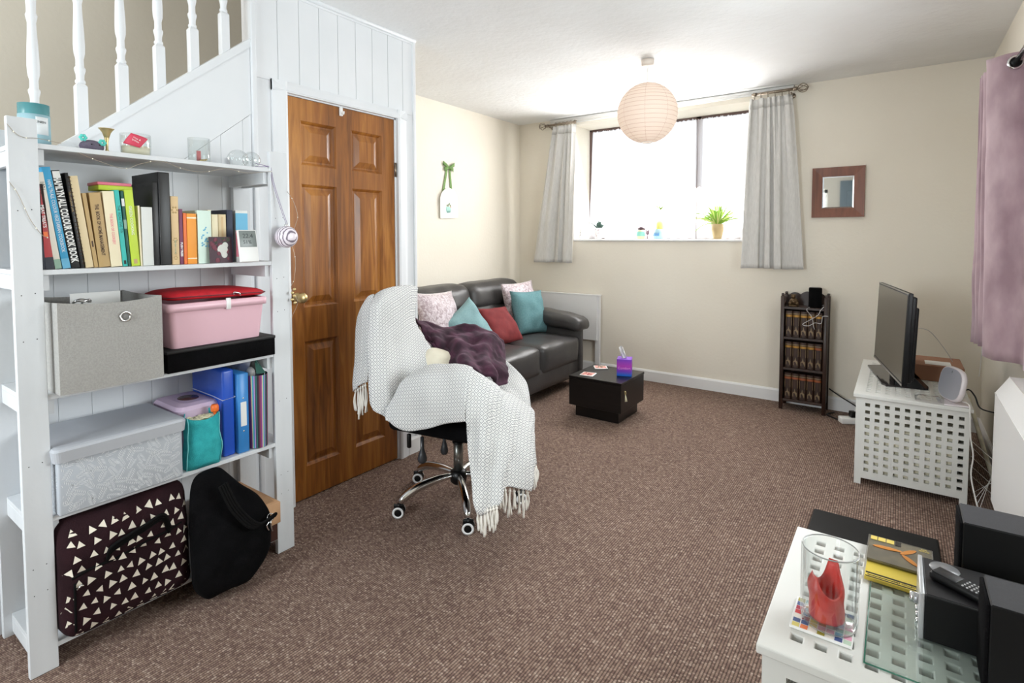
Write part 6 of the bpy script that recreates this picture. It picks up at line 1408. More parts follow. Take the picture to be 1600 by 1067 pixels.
b.lathe(prof, (LX, LY, 0), 48); b.f = [f for f, s_ in zip(b.f, range(len(b.f))) if len(f) == 4]; b.mi = b.mi[:len(b.f)]; b.sm = b.sm[:len(b.f)]; part('shade', b, 'rice_paper', la)
b = MB()
for k in range(3, NR - 1, 2):
    a = PI * (k + 0.0) / NR; r_ = LR * math.sin(a) + 0.0005; z = LZ - LR * math.cos(a); b.tube([(LX + r_ * math.cos(q * PI / 20), LY + r_ * math.sin(q * PI / 20), z) for q in range(40)], 0.0011, 5, closed=True)
for k in range(8):
    a0 = k * PI / 4 + 0.3; b.tube([(LX + (LR - 0.002) * math.sin(PI * q / 24) * math.cos(a0), LY + (LR - 0.002) * math.sin(PI * q / 24) * math.sin(a0), LZ - LR * math.cos(PI * q / 24)) for q in range(2, 23)], 0.0012, 5)
part('rib', b, 'bamboo', la, kind='stuff')
b = MB(); b.tube([(LX + 0.036 * math.cos(q * PI / 16), LY + 0.036 * math.sin(q * PI / 16), LZ - LR * 0.983) for q in range(32)], 0.003, 6, closed=True); part('bottom_ring', b, 'white', la)
b = MB(); b.tube([(LX, LY, CZ - 0.03), (LX, LY, LZ + 0.06)], 0.003, 8); part('flex', b, 'white', la)
b = MB(); b.lathe([(0.030, CZ - 0.046), (0.040, CZ - 0.040), (0.042, CZ - 0.006), (0.0001, CZ)], (LX, LY, 0), 28); pcol('rose_cream', (214, 204, 194), 0.5); part('ceiling_rose', b, 'rose_cream', la)
b = MB(); b.lathe([(0.0001, 0), (0.018, 0.005), (0.028, 0.03), (0.024, 0.06), (0.013, 0.085), (0.013, 0.13), (0.0001, 0.131)], (LX, LY, LZ - 0.02), 20); part('bulb', b, 'white', la)

# ---- plants and pots on the sill
WZ = 1.292
def pot(name, lab, c, r0, r1, h, mat, extra=None, cat='plant pot', rim=0.003):
    t = thing(name, lab, cat, c); b = MB(); b.lathe([(0.0001, 0), (r0 * 0.92, 0), (r0, 0.003), (r1, h), (r1 - rim, h), (r1 - rim * 1.5, h * 0.85), (0.0001, h * 0.85)], c, 28); part('pot', b, mat, t); return t
pcol('pot_white', (226, 222, 222), 0.4); pcol('pot_motif', (140, 96, 110), 0.5); pcol('aloe', (74, 100, 92), 0.5); pcol('succulent', (136, 112, 120), 0.6); pcol('teal_glaze', (128, 190, 176), 0.4); pcol('peach_glaze', (232, 196, 160), 0.4); pcol('blue_glaze', (150, 184, 194), 0.4); pcol('cactus_yellow', (232, 224, 130), 0.6)
pcol('spider_green', (134, 176, 70), 0.5); pcol('spider_pale', (206, 218, 140), 0.5); pcol('tan_glaze', (178, 156, 112), 0.4); pcol('soil', (70, 54, 44), 0.9)
M['house_white'] = M['pot_white']
t = thing('lantern_house', 'tiny white ceramic house lantern with pierced holes at the left end of the sill', 'ornament', (-2.597, 4.83, WZ))
b = MB(); b.prism([(-2.622, WZ), (-2.575, WZ), (-2.575, WZ + 0.085), (-2.5985, WZ + 0.118), (-2.622, WZ + 0.085)], 1, 4.808, 4.852); part('body', b, 'pot_white', t)
b = MB(); m = Matrix.Rotation(PI / 2, 4, 'X')
for x, z in ((-2.598, 0.09), (-2.588, 0.062), (-2.608, 0.062), (-2.588, 0.040), (-2.608, 0.036), (-2.598, 0.02)): b.lathe([(0.0001, 0.001), (0.0045, 0.001), (0.0045, -0.001)], (x, 4.8075, WZ + z), 8, 0, m)
part('hole', b, 'lcd_ink', t, kind='stuff')
def blade(b, base, tip, w_, droop=0.0, n=7, side=None):
    base, tip = Vector(base), Vector(tip); d_ = tip - base; s_ = d_.cross(Vector((0, 1, 0))) * 0.8 + d_.cross(Vector((0, 0, 1))) * 0.35; s_ = (s_.normalized() if s_.length > 1e-5 else Vector((1, 0, 0))) if side is None else Vector(side); rows = []
    for q in range(n + 1):
        f = q / n; p = base + d_ * f + Vector((0, 0, droop * 4 * f * (1 - f))); ww = w_ * (1 - f ** 2.2) + 0.0004; rows.append([p - s_ * ww, p + Vector((0, 0, 0.25 * ww)), p + s_ * ww])
    b.grid(rows)
c = (-2.400, 4.835, WZ); t = pot('potted_aloe', 'spiky aloe with two long stems in a patterned maroon and white pot on the sill', c, 0.036, 0.048, 0.108, 'pot_white', cat='potted plant')
b = MB(); rr = random.Random(1)
for k in range(46):
    a = rr.uniform(0, 2 * PI); z = rr.uniform(0.01, 0.1); r_ = 0.0365 + 0.012 * z / 0.108; b.ball((c[0] + r_ * math.cos(a), c[1] + r_ * math.sin(a), WZ + z), rr.uniform(0.003, 0.006), 6, 4, sc=(0.5, 0.5, 1.2))
part('motif_print', b, 'pot_motif', t, kind='stuff')
b = MB()
for k in range(30):
    a = rr.uniform(0, 2 * PI); e = rr.uniform(0.3, 1.4); L = rr.uniform(0.06, 0.115); blade(b, (c[0] + 0.008 * math.cos(a), c[1] + 0.008 * math.sin(a), WZ + 0.095), (c[0] + L * math.cos(a) * math.cos(e) * 0.9, c[1] + L * math.sin(a) * math.cos(e) * 0.6, WZ + 0.095 + L * math.sin(e)), 0.006)
blade(b, (c[0], c[1], WZ + 0.1), (c[0] - 0.035, c[1], WZ + 0.22), 0.005); blade(b, (c[0], c[1], WZ + 0.1), (c[0] + 0.02, c[1], WZ + 0.19), 0.006)
part('leaf', b, 'aloe', t, kind='stuff')
b = MB(); b.tube(bez([(c[0], c[1], WZ + 0.11), (c[0] - 0.07, c[1] - 0.01, WZ + 0.15), (c[0] - 0.205, c[1] - 0.03, WZ + 0.172)], 8), 0.0016, 6); b.tube(bez([(c[0], c[1], WZ + 0.11), (c[0] - 0.10, c[1] - 0.01, WZ + 0.165), (c[0] - 0.17, c[1] - 0.02, WZ + 0.17)], 8), 0.0013, 6); part('stem', b, 'aloe', t)
c = (-1.965, 4.835, WZ); t = thing('potted_succulent', 'rosette succulent in a round teal and peach striped pot on the sill', 'potted plant', c)
b = MB(); b.lathe([(0.0001, 0), (0.034, 0), (0.043, 0.02), (0.045, 0.045), (0.040, 0.070), (0.034, 0.084), (0.030, 0.084), (0.030, 0.07), (0.0001, 0.07)], c, 28); part('pot', b, 'teal_glaze', t)
b = MB(); b.lathe([(0.0345, 0.001), (0.0436, 0.02), (0.0446, 0.027)], c, 28); b.lathe([(0.0396, 0.072), (0.0352, 0.0845), (0.034, 0.085)], c, 28); b.f = [f for f in b.f if len(f) == 4]; b.mi = b.mi[:len(b.f)]; b.sm = b.sm[:len(b.f)]; part('glaze_band', b, 'peach_glaze', t)
b = MB()
for k in range(20):
    a = k * 2.4; e = 0.25 + 0.055 * k; L = 0.055 - 0.0008 * k; blade(b, (c[0], c[1], WZ + 0.08), (c[0] + L * math.cos(a) * math.cos(e), c[1] + L * math.sin(a) * math.cos(e), WZ + 0.08 + L * math.sin(e)), 0.009)
part('leaf', b, 'succulent', t, kind='stuff')
b = MB(); b.ball((-1.895, 4.82, WZ + 0.058), 0.019, 12, 8, sc=(0.9, 0.8, 1.1)); b.tube([(-1.895, 4.82, WZ), (-1.895, 4.82, WZ + 0.05)], 0.004, 6)
for s_ in (-1, 1): b.ball((-1.895 + s_ * 0.012, 4.82, WZ + 0.08), 0.008, 8, 6)
solo('figurine', b, 'succulent', 'tiny dusky figurine on a pin beside the succulent pot', 'ornament', (-1.895, 4.82, WZ))
c = (-1.795, 4.835, WZ); t = pot('potted_cactus', 'yellow topped cactus in a straight pale blue pot on the sill', c, 0.046, 0.0475, 0.090, 'blue_glaze', cat='potted plant')
b = MB(); b.lathe([(0.0001, 0.074), (0.030, 0.076), (0.034, 0.10), (0.033, 0.14), (0.024, 0.163), (0.0001, 0.168)], c, 20); b.v = [tuple(Vector(c) + Vector(((v[0] - c[0]) * (1 + .08 * math.cos(9 * math.atan2(v[1] - c[1], v[0] - c[0]))), (v[1] - c[1]) * (1 + .08 * math.cos(9 * math.atan2(v[1] - c[1], v[0] - c[0]))), v[2] - c[2]))) for v in b.v]; b.v = [(v[0] + 0.012, v[1], v[2]) for v in b.v]; part('cactus', b, 'cactus_yellow', t)
b = MB(); b.tube(bez([(c[0] - 0.02, c[1], WZ + 0.08), (c[0] - 0.022, c[1], WZ + 0.20), (c[0] - 0.01, c[1], WZ + 0.30)], 8), 0.0016, 6)
for k in range(5): blade(b, (c[0] - 0.012 + 0.006 * k, c[1], WZ + 0.29 - 0.006 * k), (c[0] - 0.03 + 0.022 * k, c[1] - 0.01, WZ + 0.31 - 0.018 * (k % 2)), 0.006)
part('flower_stem', b, 'spider_green', t)
b = MB(); 
for k in range(7): blade(b, (c[0] - 0.036 + 0.009 * k, c[1] - 0.0482 + 0.004 * abs(k - 3) * 0, WZ + 0.03), (c[0] - 0.033 + 0.009 * k, c[1] - 0.0482, WZ + 0.062), 0.0022, side=(1, 0, 0))
part('leaf_relief', b, 'mid_blue', t)
c = (-1.275, 4.835, WZ); t = thing('potted_spider_plant', 'bushy spider plant with arching leaves in a tan glazed pot on the sill', 'potted plant', c)
b = MB(); b.lathe([(0.0001, 0), (0.030, 0), (0.040, 0.03), (0.052, 0.085), (0.056, 0.130), (0.051, 0.130), (0.048, 0.11), (0.0001, 0.11)], c, 28); part('pot', b, 'tan_glaze', t)
b = MB(); b2 = MB(); rr = random.Random(9)
for k in range(95):
    a = rr.uniform(0, 2 * PI); L = rr.uniform(0.14, 0.27); e = rr.uniform(0.2, 1.5); fall = rr.random() < 0.35
    tip = Vector((c[0] + L * math.cos(a) * math.cos(e), c[1] + min(0.05, L * math.sin(a) * math.cos(e) * 0.5), WZ + 0.12 + L * math.sin(e) * 0.9 - (0.18 * rr.random() if fall else 0)))
    tip.z = max(tip.z, WZ + 0.012)
    blade(b if rr.random() < .6 else b2, (c[0] + 0.01 * math.cos(a), c[1] + 0.01 * math.sin(a), WZ + 0.12), tip, 0.0048, 0.05 if fall else 0.025, 8)
part('leaf', b, 'spider_green', t, kind='stuff'); part('leaf', b2, 'spider_pale', t, kind='stuff', label='paler leaves')
c = (-1.062, 4.83, WZ); b = MB(); b.lathe([(0.0001, 0), (0.024, 0), (0.032, 0.09), (0.030, 0.09), (0.023, 0.006), (0.0001, 0.006)], c, 24); solo('cup', b, 'pot_white', 'plain white cup half hidden by the right curtain on the sill', 'cup', c)
b = MB(); b.ball((-2.335, 4.80, WZ + 0.005), 0.012, 8, 5, sc=(1.5, 1, 0.4)); solo('pebble', b, 'soil', 'small dark pebble beside the aloe pot', 'pebble', (-2.335, 4.80, WZ))

# ================================================================ RIGHT SIDE
M['box_white'] = pbr('white_lacquered_wood', (217, 217, 213), 0.45, c2=(212, 212, 207), ns=4, bump=0.1, bs=40)
def lines(a, c, h0, pitch, hw, n):
    out = [a]; 
    for k in range(n): out += [h0 + pitch * k, h0 + pitch * k + hw]
    return out + [c]
def perforated_box(name, lab, x0, x1, y0, y1, ztop, colx, nx, rowy, ny, front_rows, foot=0.03, lid_over=0.012, group=None, cat='storage box'):
    t = thing(name, lab, cat, ((x0 + x1) / 2, (y0 + y1) / 2, 0), group=group)
    hw = 0.021; th_ = 0.018; zt_ = ztop - 0.020
    # front and back panels
    us = lines(x0, x1, colx, 0.0425, hw, nx); vs = lines(0.034, zt_, 0.072, 0.0385, 0.019, front_rows); holes = {(1 + 2 * i, 1 + 2 * j) for i in range(nx) for j in range(front_rows)}
    for y in (y0, y1 - th_):
        b = perf(us, vs, holes, y, y + th_, 1)
        b.box(x0, x0 + foot, y, y + th_, 0, 0.034); b.box(x1 - foot, x1, y, y + th_, 0, 0.034); part('perforated_panel', b, 'box_white', t)
    ns_ = ny; us2 = lines(y0 + th_, y1 - th_, rowy, 0.0420, hw, ns_); h2 = {(1 + 2 * i, 1 + 2 * j) for i in range(ns_) for j in range(front_rows)}
    for x in (x0, x1 - th_): part('side_panel', perf(us2, vs, h2, x, x + th_, 0), 'box_white', t)
    b = MB(); b.box(x0 + th_, x1 - th_, y0 + th_, y1 - th_, 0.036, 0.046); part('base_board', b, 'box_white', t)
    us3 = lines(x0 - lid_over, x1 + lid_over, colx, 0.0425, hw, nx); vs3 = lines(y0 - lid_over, y1 + lid_over, rowy, 0.0420, hw, ny); h3 = {(1 + 2 * i, 1 + 2 * j) for i in range(nx) for j in range(ny)}
    b = perf(us3, vs3, h3, ztop - 0.0195, ztop, 2); o = part('lid', b, 'box_white', t); 
    mod = o.modifiers.new('soft', 'BEVEL'); mod.width = 0.003; mod.segments = 2; mod.angle_limit = 0.9
    return t
perforated_box('laundry_box', 'long white wooden box with square holes carrying the television', -0.166, 0.300, 3.380, 4.345, 0.484, -0.124, 10, 3.448, 20, 10)
perforated_box('side_table', 'white wooden table with square holes in the lower right foreground', -0.205, 0.285, 1.160, 1.690, 0.490, -0.1605, 10, 1.205, 11, 10, lid_over=0.010, cat='table')
pcol('oatmeal', (236, 229, 206), 0.9, c2=(196, 190, 166), ns=14, rng=(.4, .6))
b = MB(); b.rbox(-0.144, 0.262, 3.401, 4.28, 0.048, 0.330, 0.02, 3); solo('bedding_bundle', b, 'oatmeal', 'pale folded bedding stored inside the television box, seen through its holes', 'bedding', (0.05, 3.85, 0.048))
# television
pcol('tv_black', (10, 10, 13), 0.45, spec=0.3); M['screen'] = pbr('screen_painted_reflection', (100, 95, 84), 0.3, spec=0.6); pcol('bezel_grey', (128, 124, 118), 0.35)  # screen colour lightened to stand in for the reflected room wall
tv = thing('television', 'black flat screen television facing the sofa on the perforated box', 'television', (0.0, 3.73, 0.484))
a0 = Vector((0.028, 3.36, 0.552)); a1 = Vector((-0.112, 4.10, 0.570)); ydir = (a1 - a0); ydir.z = 0; Wt = ydir.length; ydir.normalize(); tiltx = 0.035
zdir = Vector((0, 0, 1)) + Vector((ydir.y, -ydir.x, 0)) * tiltx; zdir.normalize(); xdir = ydir.cross(zdir)     # xdir points away from the sofa (+x side)
mt = Matrix((( xdir.x, ydir.x, zdir.x, a0.x), (xdir.y, ydir.y, zdir.y, a0.y), (xdir.z, ydir.z, zdir.z, a0.z), (0, 0, 0, 1))); Ht = 0.475
b = MB(); b.rbox(0, 0.022, 0, Wt, 0, Ht, 0.003, 2, m=mt); part('casing', b, 'tv_black', tv)
b = MB(); b.box(-0.0012, 0.0002, 0.012, Wt - 0.012, 0.020, Ht - 0.012, m=mt); part('screen', b, 'screen', tv)
b = MB(); b.box(-0.0008, 0.002, 0.0, Wt, Ht - 0.005, Ht + 0.001, m=mt); part('top_bezel', b, 'bezel_grey', tv); b = MB(); b.box(-0.0022, 0.000, 0.004, Wt - 0.004, 0.002, 0.012, m=mt); part('bottom_bezel', b, 'bezel_grey', tv)
b = MB(); b.rbox(0.020, 0.062, 0.05, Wt - 0.05, 0.02, Ht - 0.075, 0.008, 2, m=mt); b.rbox(0.020, 0.048, 0.035, Wt - 0.035, 0.01, Ht - 0.02, 0.008, 2, m=mt); part('back_cover', b, 'tv_black', tv)
b = MB(); b.rbox(0.028, 0.060, Wt / 2 - 0.06, Wt / 2 + 0.06, -0.06, 0.12, 0.006, 2, m=mt); part('neck', b, 'tv_black', tv)
M['foot_glass'] = pbr('black_glass', (44, 38, 38), 0.08)
b = MB(); cen = a0.lerp(a1, 0.5); b.prism([(-0.145, 4.12), (-0.062, 3.66), (-0.040, 3.625), (0.148, 3.655), (0.150, 3.70), (0.060, 4.20), (-0.045, 4.20)], 2, 0.4845, 0.494); part('foot', b, 'foot_glass', tv)
b = MB(); b.prism([(0.0, 0.49), (0.135, 0.49), (0.075, 0.56), (0.045, 0.62), (0.02, 0.62)], 1, 3.64, 3.655); b.prism([(0.0, 0.49), (0.12, 0.49), (0.06, 0.56), (0.02, 0.60)], 1, 3.90, 3.915); part('bracket', b, 'tv_black', tv)
b = MB(); b.tube(bez([(0.09, 3.80, 0.80), (0.16, 3.95, 0.76), (0.24, 4.05, 0.64), (0.28, 4.10, 0.56)], 8), 0.0018, 6); solo('aerial_cable', b, 'grey_cable', 'thin grey cable curving down behind the television', 'cable', (0.24, 4.05, 0.56))
# parcel, router
t = thing('parcel', 'brown cardboard parcel with a white address label behind the television', 'parcel', (0.18, 4.0, 0.485))
b = MB(); b.rbox(0.085, 0.315, 3.90, 4.20, 0.485, 0.575, 0.003, 1, smooth=False); part('carton', b, 'kraft_red' if 'kraft_red' in M else pcol('kraft_red', (150, 108, 84), 0.85), t)
b = MB(); b.box(0.14, 0.26, 3.93, 4.05, 0.5752, 0.5758); part('address_label', b, 'white', t)
t = thing('router', 'white oval internet router standing at the corner of the television box', 'router', (0.225, 3.45, 0.485))
pcol('router_white', (226, 218, 220), 0.3)
b = MB(); mr_ = TR((0.215, 3.462, 0.492), 0, 0, 0.42) @ Matrix.Rotation(0.16, 4, 'Y')
def ellp(hy, hz, z0, n=28): return [(hy * math.copysign(abs(math.cos(2 * PI * q / n)) ** 0.75, math.cos(2 * PI * q / n)), z0 + hz * math.copysign(abs(math.sin(2 * PI * q / n)) ** 0.6, math.sin(2 * PI * q / n))) for q in range(n)]
rows = []
for x, f in ((-0.004, 0.93), (0.0, 0.985), (0.006, 1.0), (0.013, 1.0), (0.018, 0.97), (0.020, 0.90)): rows.append([mr_ @ Vector((x, y * f, 0.085 + (z - 0.085) * f)) for y, z in ellp(0.098, 0.085, 0.085)])
b.grid(rows, closed_v=True); b.add(rows[0], [tuple(range(28))]); b.add(rows[-1], [tuple(range(28))]); part('casing', b, 'router_white', t)
pcol('router_face', (176, 176, 184), 0.35)
b = MB(); e = [mr_ @ Vector((-0.0046, y * 0.90, 0.085 + (z - 0.085) * 0.90)) for y, z in ellp(0.098, 0.085, 0.085)]; b.add(e, [tuple(range(28))]); part('face', b, 'router_face', t)
b = MB(); b.lathe([(0.0001, 0.001), (0.006, 0.0005), (0.006, -0.001)], mr_ @ Vector((-0.0048, 0.0, 0.145)), 12, 0, Matrix.Rotation(-PI / 2 + 0.2, 4, 'Y')); part('button', b, 'lcd', t)
b = MB(); b.prism([(0.20, 3.375), (0.295, 3.39), (0.295, 3.54), (0.21, 3.55)], 2, 0.485, 0.492); part('stand', b, 'router_white', t)
M['clear_film'] = glassy('clear_film', (0.98, 0.98, 0.98), 0.05, 0.5)
b = MB(); rows = [[Vector((0.085 + 0.016 * q, 3.385 + 0.020 * k, 0.486 + 0.012 + 0.012 * noise.noise(Vector((q * .8, k * .8, 2))) - (0.01 if k in (0, 6) or q in (0, 7) else 0))) for q in range(8)] for k in range(7)]; b.grid(rows); solo('plastic_packet', b, 'clear_film', 'crumpled clear plastic packet beside the router', 'packet', (0.14, 3.44, 0.485))
pcol('cable_white', (226, 224, 220), 0.4)
b = MB(); b.tube(bez([(0.268, 3.44, 0.50), (0.292, 3.375, 0.505), (0.296, 3.352, 0.47), (0.300, 3.345, 0.36), (0.312, 3.34, 0.27), (0.306, 3.33, 0.18), (0.318, 3.28, 0.10), (0.335, 3.20, 0.03), (0.345, 3.1, 0.006), (0.36, 2.9, 0.006)], 8), 0.0034, 8); solo('power_cable', b, 'cable_white', 'white cable dropping from the router down the box corner to the carpet', 'cable', (0.31, 3.33, 0.0))
b = MB(); b.tube(bez([(0.262, 3.50, 0.515), (0.30, 3.52, 0.545), (0.325, 3.50, 0.52), (0.345, 3.48, 0.47), (0.40, 3.48, 0.455)], 8), 0.0036, 8); solo('power_cable', b, 'cable_black', 'black cable looping out behind the router towards the right wall', 'cable', (0.33, 3.49, 0.45))
# wire drying rack / tube in the gap
t = thing('wire_rack', 'low folded white wire rack standing between the box and the heater', 'rack', (0.38, 3.55, 0)); 
b = MB()
for k in range(4): b.tube([(0.335, 3.30 + 0.08 * k, 0.02 + 0.0 * k), (0.435, 3.62 - 0.02 * k, 0.20 - 0.03 * k)], 0.0011, 5)
for k in range(4): b.tube([(0.33, 3.66, 0.07 + 0.05 * k), (0.44, 3.32, 0.06 + 0.04 * k)], 0.0011, 5)
part('wire', b, 'cable_white', t)
b = MB(); b.tube([(0.33, 3.66, 0.004), (0.33, 3.66, 0.25), (0.44, 3.32, 0.22), (0.44, 3.32, 0.004)], 0.002, 6); part('frame', b, 'cable_white', t)
b = MB(); b.tube([(0.335, 3.95, 0.42), (0.44, 3.70, 0.008)], 0.010, 10); solo('cardboard_tube', b, 'oatmeal', 'thin pale tube leaning in the gap behind the heater', 'tube', (0.44, 3.70, 0))
# storage heater
he = thing('storage_heater', 'white storage heater with sloping top edge below the right window', 'heater', (0.41, 2.6, 0.15))
HX = 0.352; 
def hbody(y0, y1, z0, z1):
    RX = 0.464; b = MB(); pr = [(RX, z0), (HX + 0.012, z0), (HX, z0 + 0.035), (HX, z1 - 0.075), (HX + 0.045, z1), (RX, z1)]
    vs = []
    for y, ins in ((y0, 0.03), (y0 + 0.03, 0.0), (y1 - 0.03, 0.0), (y1, 0.03)):
        for x, z in pr: vs.append((max(x, HX + ins * 0.8) if x < RX else x, y, z - (ins * 0.6 if z > z1 - 0.01 else 0)))
    n_ = len(pr); fs = [tuple(range(n_)), tuple(range(3 * n_, 4 * n_))] + [(k * n_ + i, k * n_ + (i + 1) % n_, (k + 1) * n_ + (i + 1) % n_, (k + 1) * n_ + i) for k in range(3) for i in range(n_)]
    return b.add(vs, fs)
part('casing', hbody(2.15, 3.12, 0.135, 0.715), 'trim', he)
b = MB(); b.box(HX - 0.001, HX + 0.002, 2.18, 3.09, 0.636, 0.639); b.tube([(HX - 0.0005, 2.18, 0.640), (HX - 0.0005, 3.09, 0.640)], 0.0015, 5); b.tube([(HX + 0.045, 2.18, 0.7155), (HX + 0.045, 3.09, 0.7155)], 0.0015, 5); part('edge_bead', b, 'white', he)
for y in (2.35, 2.95):
    b = MB(); b.box(HX + 0.05, RX - 0.02, y - 0.02, y + 0.02, 0.0, 0.136); part('foot', b, 'trim', he)
b = MB(); b.rbox(0.395, 0.43, 3.119, 3.140, 0.32, 0.38, 0.004, 2); part('control_knob', b, 'white', he)
b = MB(); b.rbox(RX - 0.012, RX, 3.50, 3.58, 0.44, 0.52, 0.003, 2); solo('wall_socket', b, 'white', 'white wall socket beside the heater on the right wall', 'socket', (RX - 0.006, 3.54, 0.44))
b = MB(); b.rbox(WX - 0.0, WX + 0.008, 2.20, 2.255, 0.125, 0.165, 0.002, 1)
# black pad on the carpet
pcol('pad_black', (10, 9, 10), 0.65, c2=(16, 15, 15), ns=4, spec=0.25)
b = MB(); b.rbox(-0.298, 0.168, 2.15, 2.885, 0.001, 0.028, 0.008, 2); solo('floor_mat', b, 'pad_black', 'thick black mat on the carpet beyond the foreground table', 'mat', (-0.065, 2.5, 0))
# ---- on the foreground table
TZ = 0.4905
M['plate_glass'] = glassy('greenish_glass', (0.945, 0.985, 0.97), 0.02, 0.18)
gl = thing('glass_sheet', 'rectangular clear glass sheet with green edges on the foreground table', 'glass sheet', (0.12, 1.40, TZ))
b = MB(); b.rbox(-0.034, 0.270, 1.215, 1.560, TZ, TZ + 0.005, 0.0015, 1, smooth=False); part('sheet', b, 'plate_glass', gl)
pcol('glass_edge', (52, 110, 90), 0.15)
b = MB(); 
for p_, q_ in (((-0.0345, 1.2145), (0.2705, 1.2145)), ((-0.0345, 1.2145), (-0.0345, 1.5605)), ((0.2705, 1.2145), (0.2705, 1.5605))): b.tube([(p_[0], p_[1], TZ + 0.0022), (q_[0], q_[1], TZ + 0.0022)], 0.0016, 5)
part('edge', b, 'glass_edge', gl)
# tile under the vase
tcol = [(120, 180, 206), (150, 42, 66), (206, 56, 60), (226, 214, 120), (130, 168, 166), (176, 40, 70), (228, 168, 190), (158, 150, 60), (240, 236, 226), (70, 90, 140), (230, 120, 60), (190, 210, 190)]
ti = thing('tile', 'white tile with a patchwork of coloured squares under the glass vase', 'tile', (-0.105, 1.305, TZ))
b = MB(); b.rbox(-0.168, -0.055, 1.240, 1.352, TZ, TZ + 0.006, 0.001, 1, smooth=False); part('slab', b, 'white', ti)
for k, c_ in enumerate(tcol): pcol('tile_%d' % k, c_, 0.3)
rr = random.Random(3)
b = MB()
for i in range(7):
    for j in range(7): b.box(-0.165 + 0.0155 * i + 0.001, -0.165 + 0.0155 * (i + 1) - 0.001, 1.2425 + 0.0153 * j, 1.2425 + 0.0153 * (j + 1) - 0.002, TZ + 0.006, TZ + 0.0064, mi=rr.randrange(12))
part('square_print', b, ['tile_%d' % k for k in range(12)], ti, kind='stuff')
# hurricane vase
VC = (-0.102, 1.300, TZ + 0.0065); VR = 0.054
M['thick_glass'] = glassy('thick_clear_glass', (0.975, 0.985, 0.982), 0.0, 0.10)
va = thing('hurricane_vase', 'clear cylindrical glass vase holding a burned down red candle', 'vase', VC)
b = MB(); N = 56; hts = [0.0, 0.004, 0.012, 0.05, 0.10, 0.150, 0.158]
prof = [(VR * 0.86, 0.0), (VR * 0.97, 0.003), (VR, 0.012), (VR, 0.155), (VR - 0.002, 0.158), (VR - 0.004, 0.155), (VR - 0.0045, 0.016), (VR * 0.8, 0.010), (0.0001, 0.010)]
b.lathe(prof, VC, N); part('glass', b, 'thick_glass', va)
M['rim_glass'] = pbr('glass_rim', (150, 152, 150), 0.1, spec=1.0)
b = MB(); b.tube([(VC[0] + (VR - 0.002) * math.cos(q * PI / 24), VC[1] + (VR - 0.002) * math.sin(q * PI / 24), VC[2] + 0.158) for q in range(48)], 0.0013, 6, closed=True); part('rim', b, 'rim_glass', va); b = MB(); b.tube([(VC[0] + (VR * 0.93) * math.cos(q * PI / 24), VC[1] + (VR * 0.93) * math.sin(q * PI / 24), VC[2] + 0.002) for q in range(48)], 0.0010, 6, closed=True); part('base_edge', b, 'rim_glass', va)
pcol('red_wax', (206, 46, 36), 0.42, c2=(190, 34, 28), ns=30, bump=0.2, bs=60); M['red_wax'].node_tree.nodes['Principled BSDF'].inputs['Subsurface Weight'].default_value = 0.15; M['red_wax'].node_tree.nodes['Principled BSDF'].inputs['Subsurface Radius'].default_value = (0.012, 0.003, 0.002)
cx_, cy_, cz_ = VC[0] - 0.004, VC[1] - 0.002, VC[2] + 0.0105
def wall_top(a):   # height of the wax wall by angle; peaks at the back and left, dip at the front right
    pk = lambda a0, w_, h_: h_ * math.exp(-((((a - a0 + PI) % (2 * PI)) - PI) / w_) ** 2)
    return 0.060 + min(0.052, pk(math.radians(70), 0.55, 0.080)) + min(0.030, pk(math.radians(205), 0.75, 0.045)) + pk(math.radians(18), 0.45, 0.018) - pk(math.radians(295), 0.5, 0.006)
rows = []; NN = 48
for k in range(15):
    f = k / 14; r = []
    for q in range(NN):
        a = 2 * PI * q / NN; h_ = wall_top(a); bul = 1 + 0.16 * math.exp(-((f * h_ - 0.062) / 0.02) ** 2) * (0.6 + 0.6 * math.cos(a - 3.9)); r_ = (0.0305 + 0.003 * (1 - f)) * bul * (1 - 0.18 * max(0, f - 0.75) * 4 * 0.6)
        nn = 0.0015 * noise.noise(Vector((math.cos(a) * 2, math.sin(a) * 2, f * 3)))
        r.append(Vector((cx_ + (r_ + nn) * math.cos(a), cy_ + (r_ + nn) * math.sin(a), cz_ + h_ * f)))
    rows.append(r)
for k in range(1, 9):
    f = k / 8; r = []
    for q in range(NN):
        a = 2 * PI * q / NN; h_ = wall_top(a); r_ = 0.0275 * (1 - 0.30 * f) * (1.0 if f < 1 else 0.9); r.append(Vector((cx_ + r_ * 0.93 * math.cos(a), cy_ + r_ * 0.93 * math.sin(a), cz_ + h_ - (h_ - 0.034) * f ** 0.8)))
    rows.append(r)
rows.append([Vector((cx_, cy_, cz_ + 0.032))] * NN); rows.insert(0, [Vector((cx_, cy_, cz_))] * NN)
b = MB(); b.grid(rows, closed_v=True); o = solo('candle', b, 'red_wax', 'thick red candle melted into a hollow cup with ragged peaks', 'candle', (cx_, cy_, cz_)); weld(o)
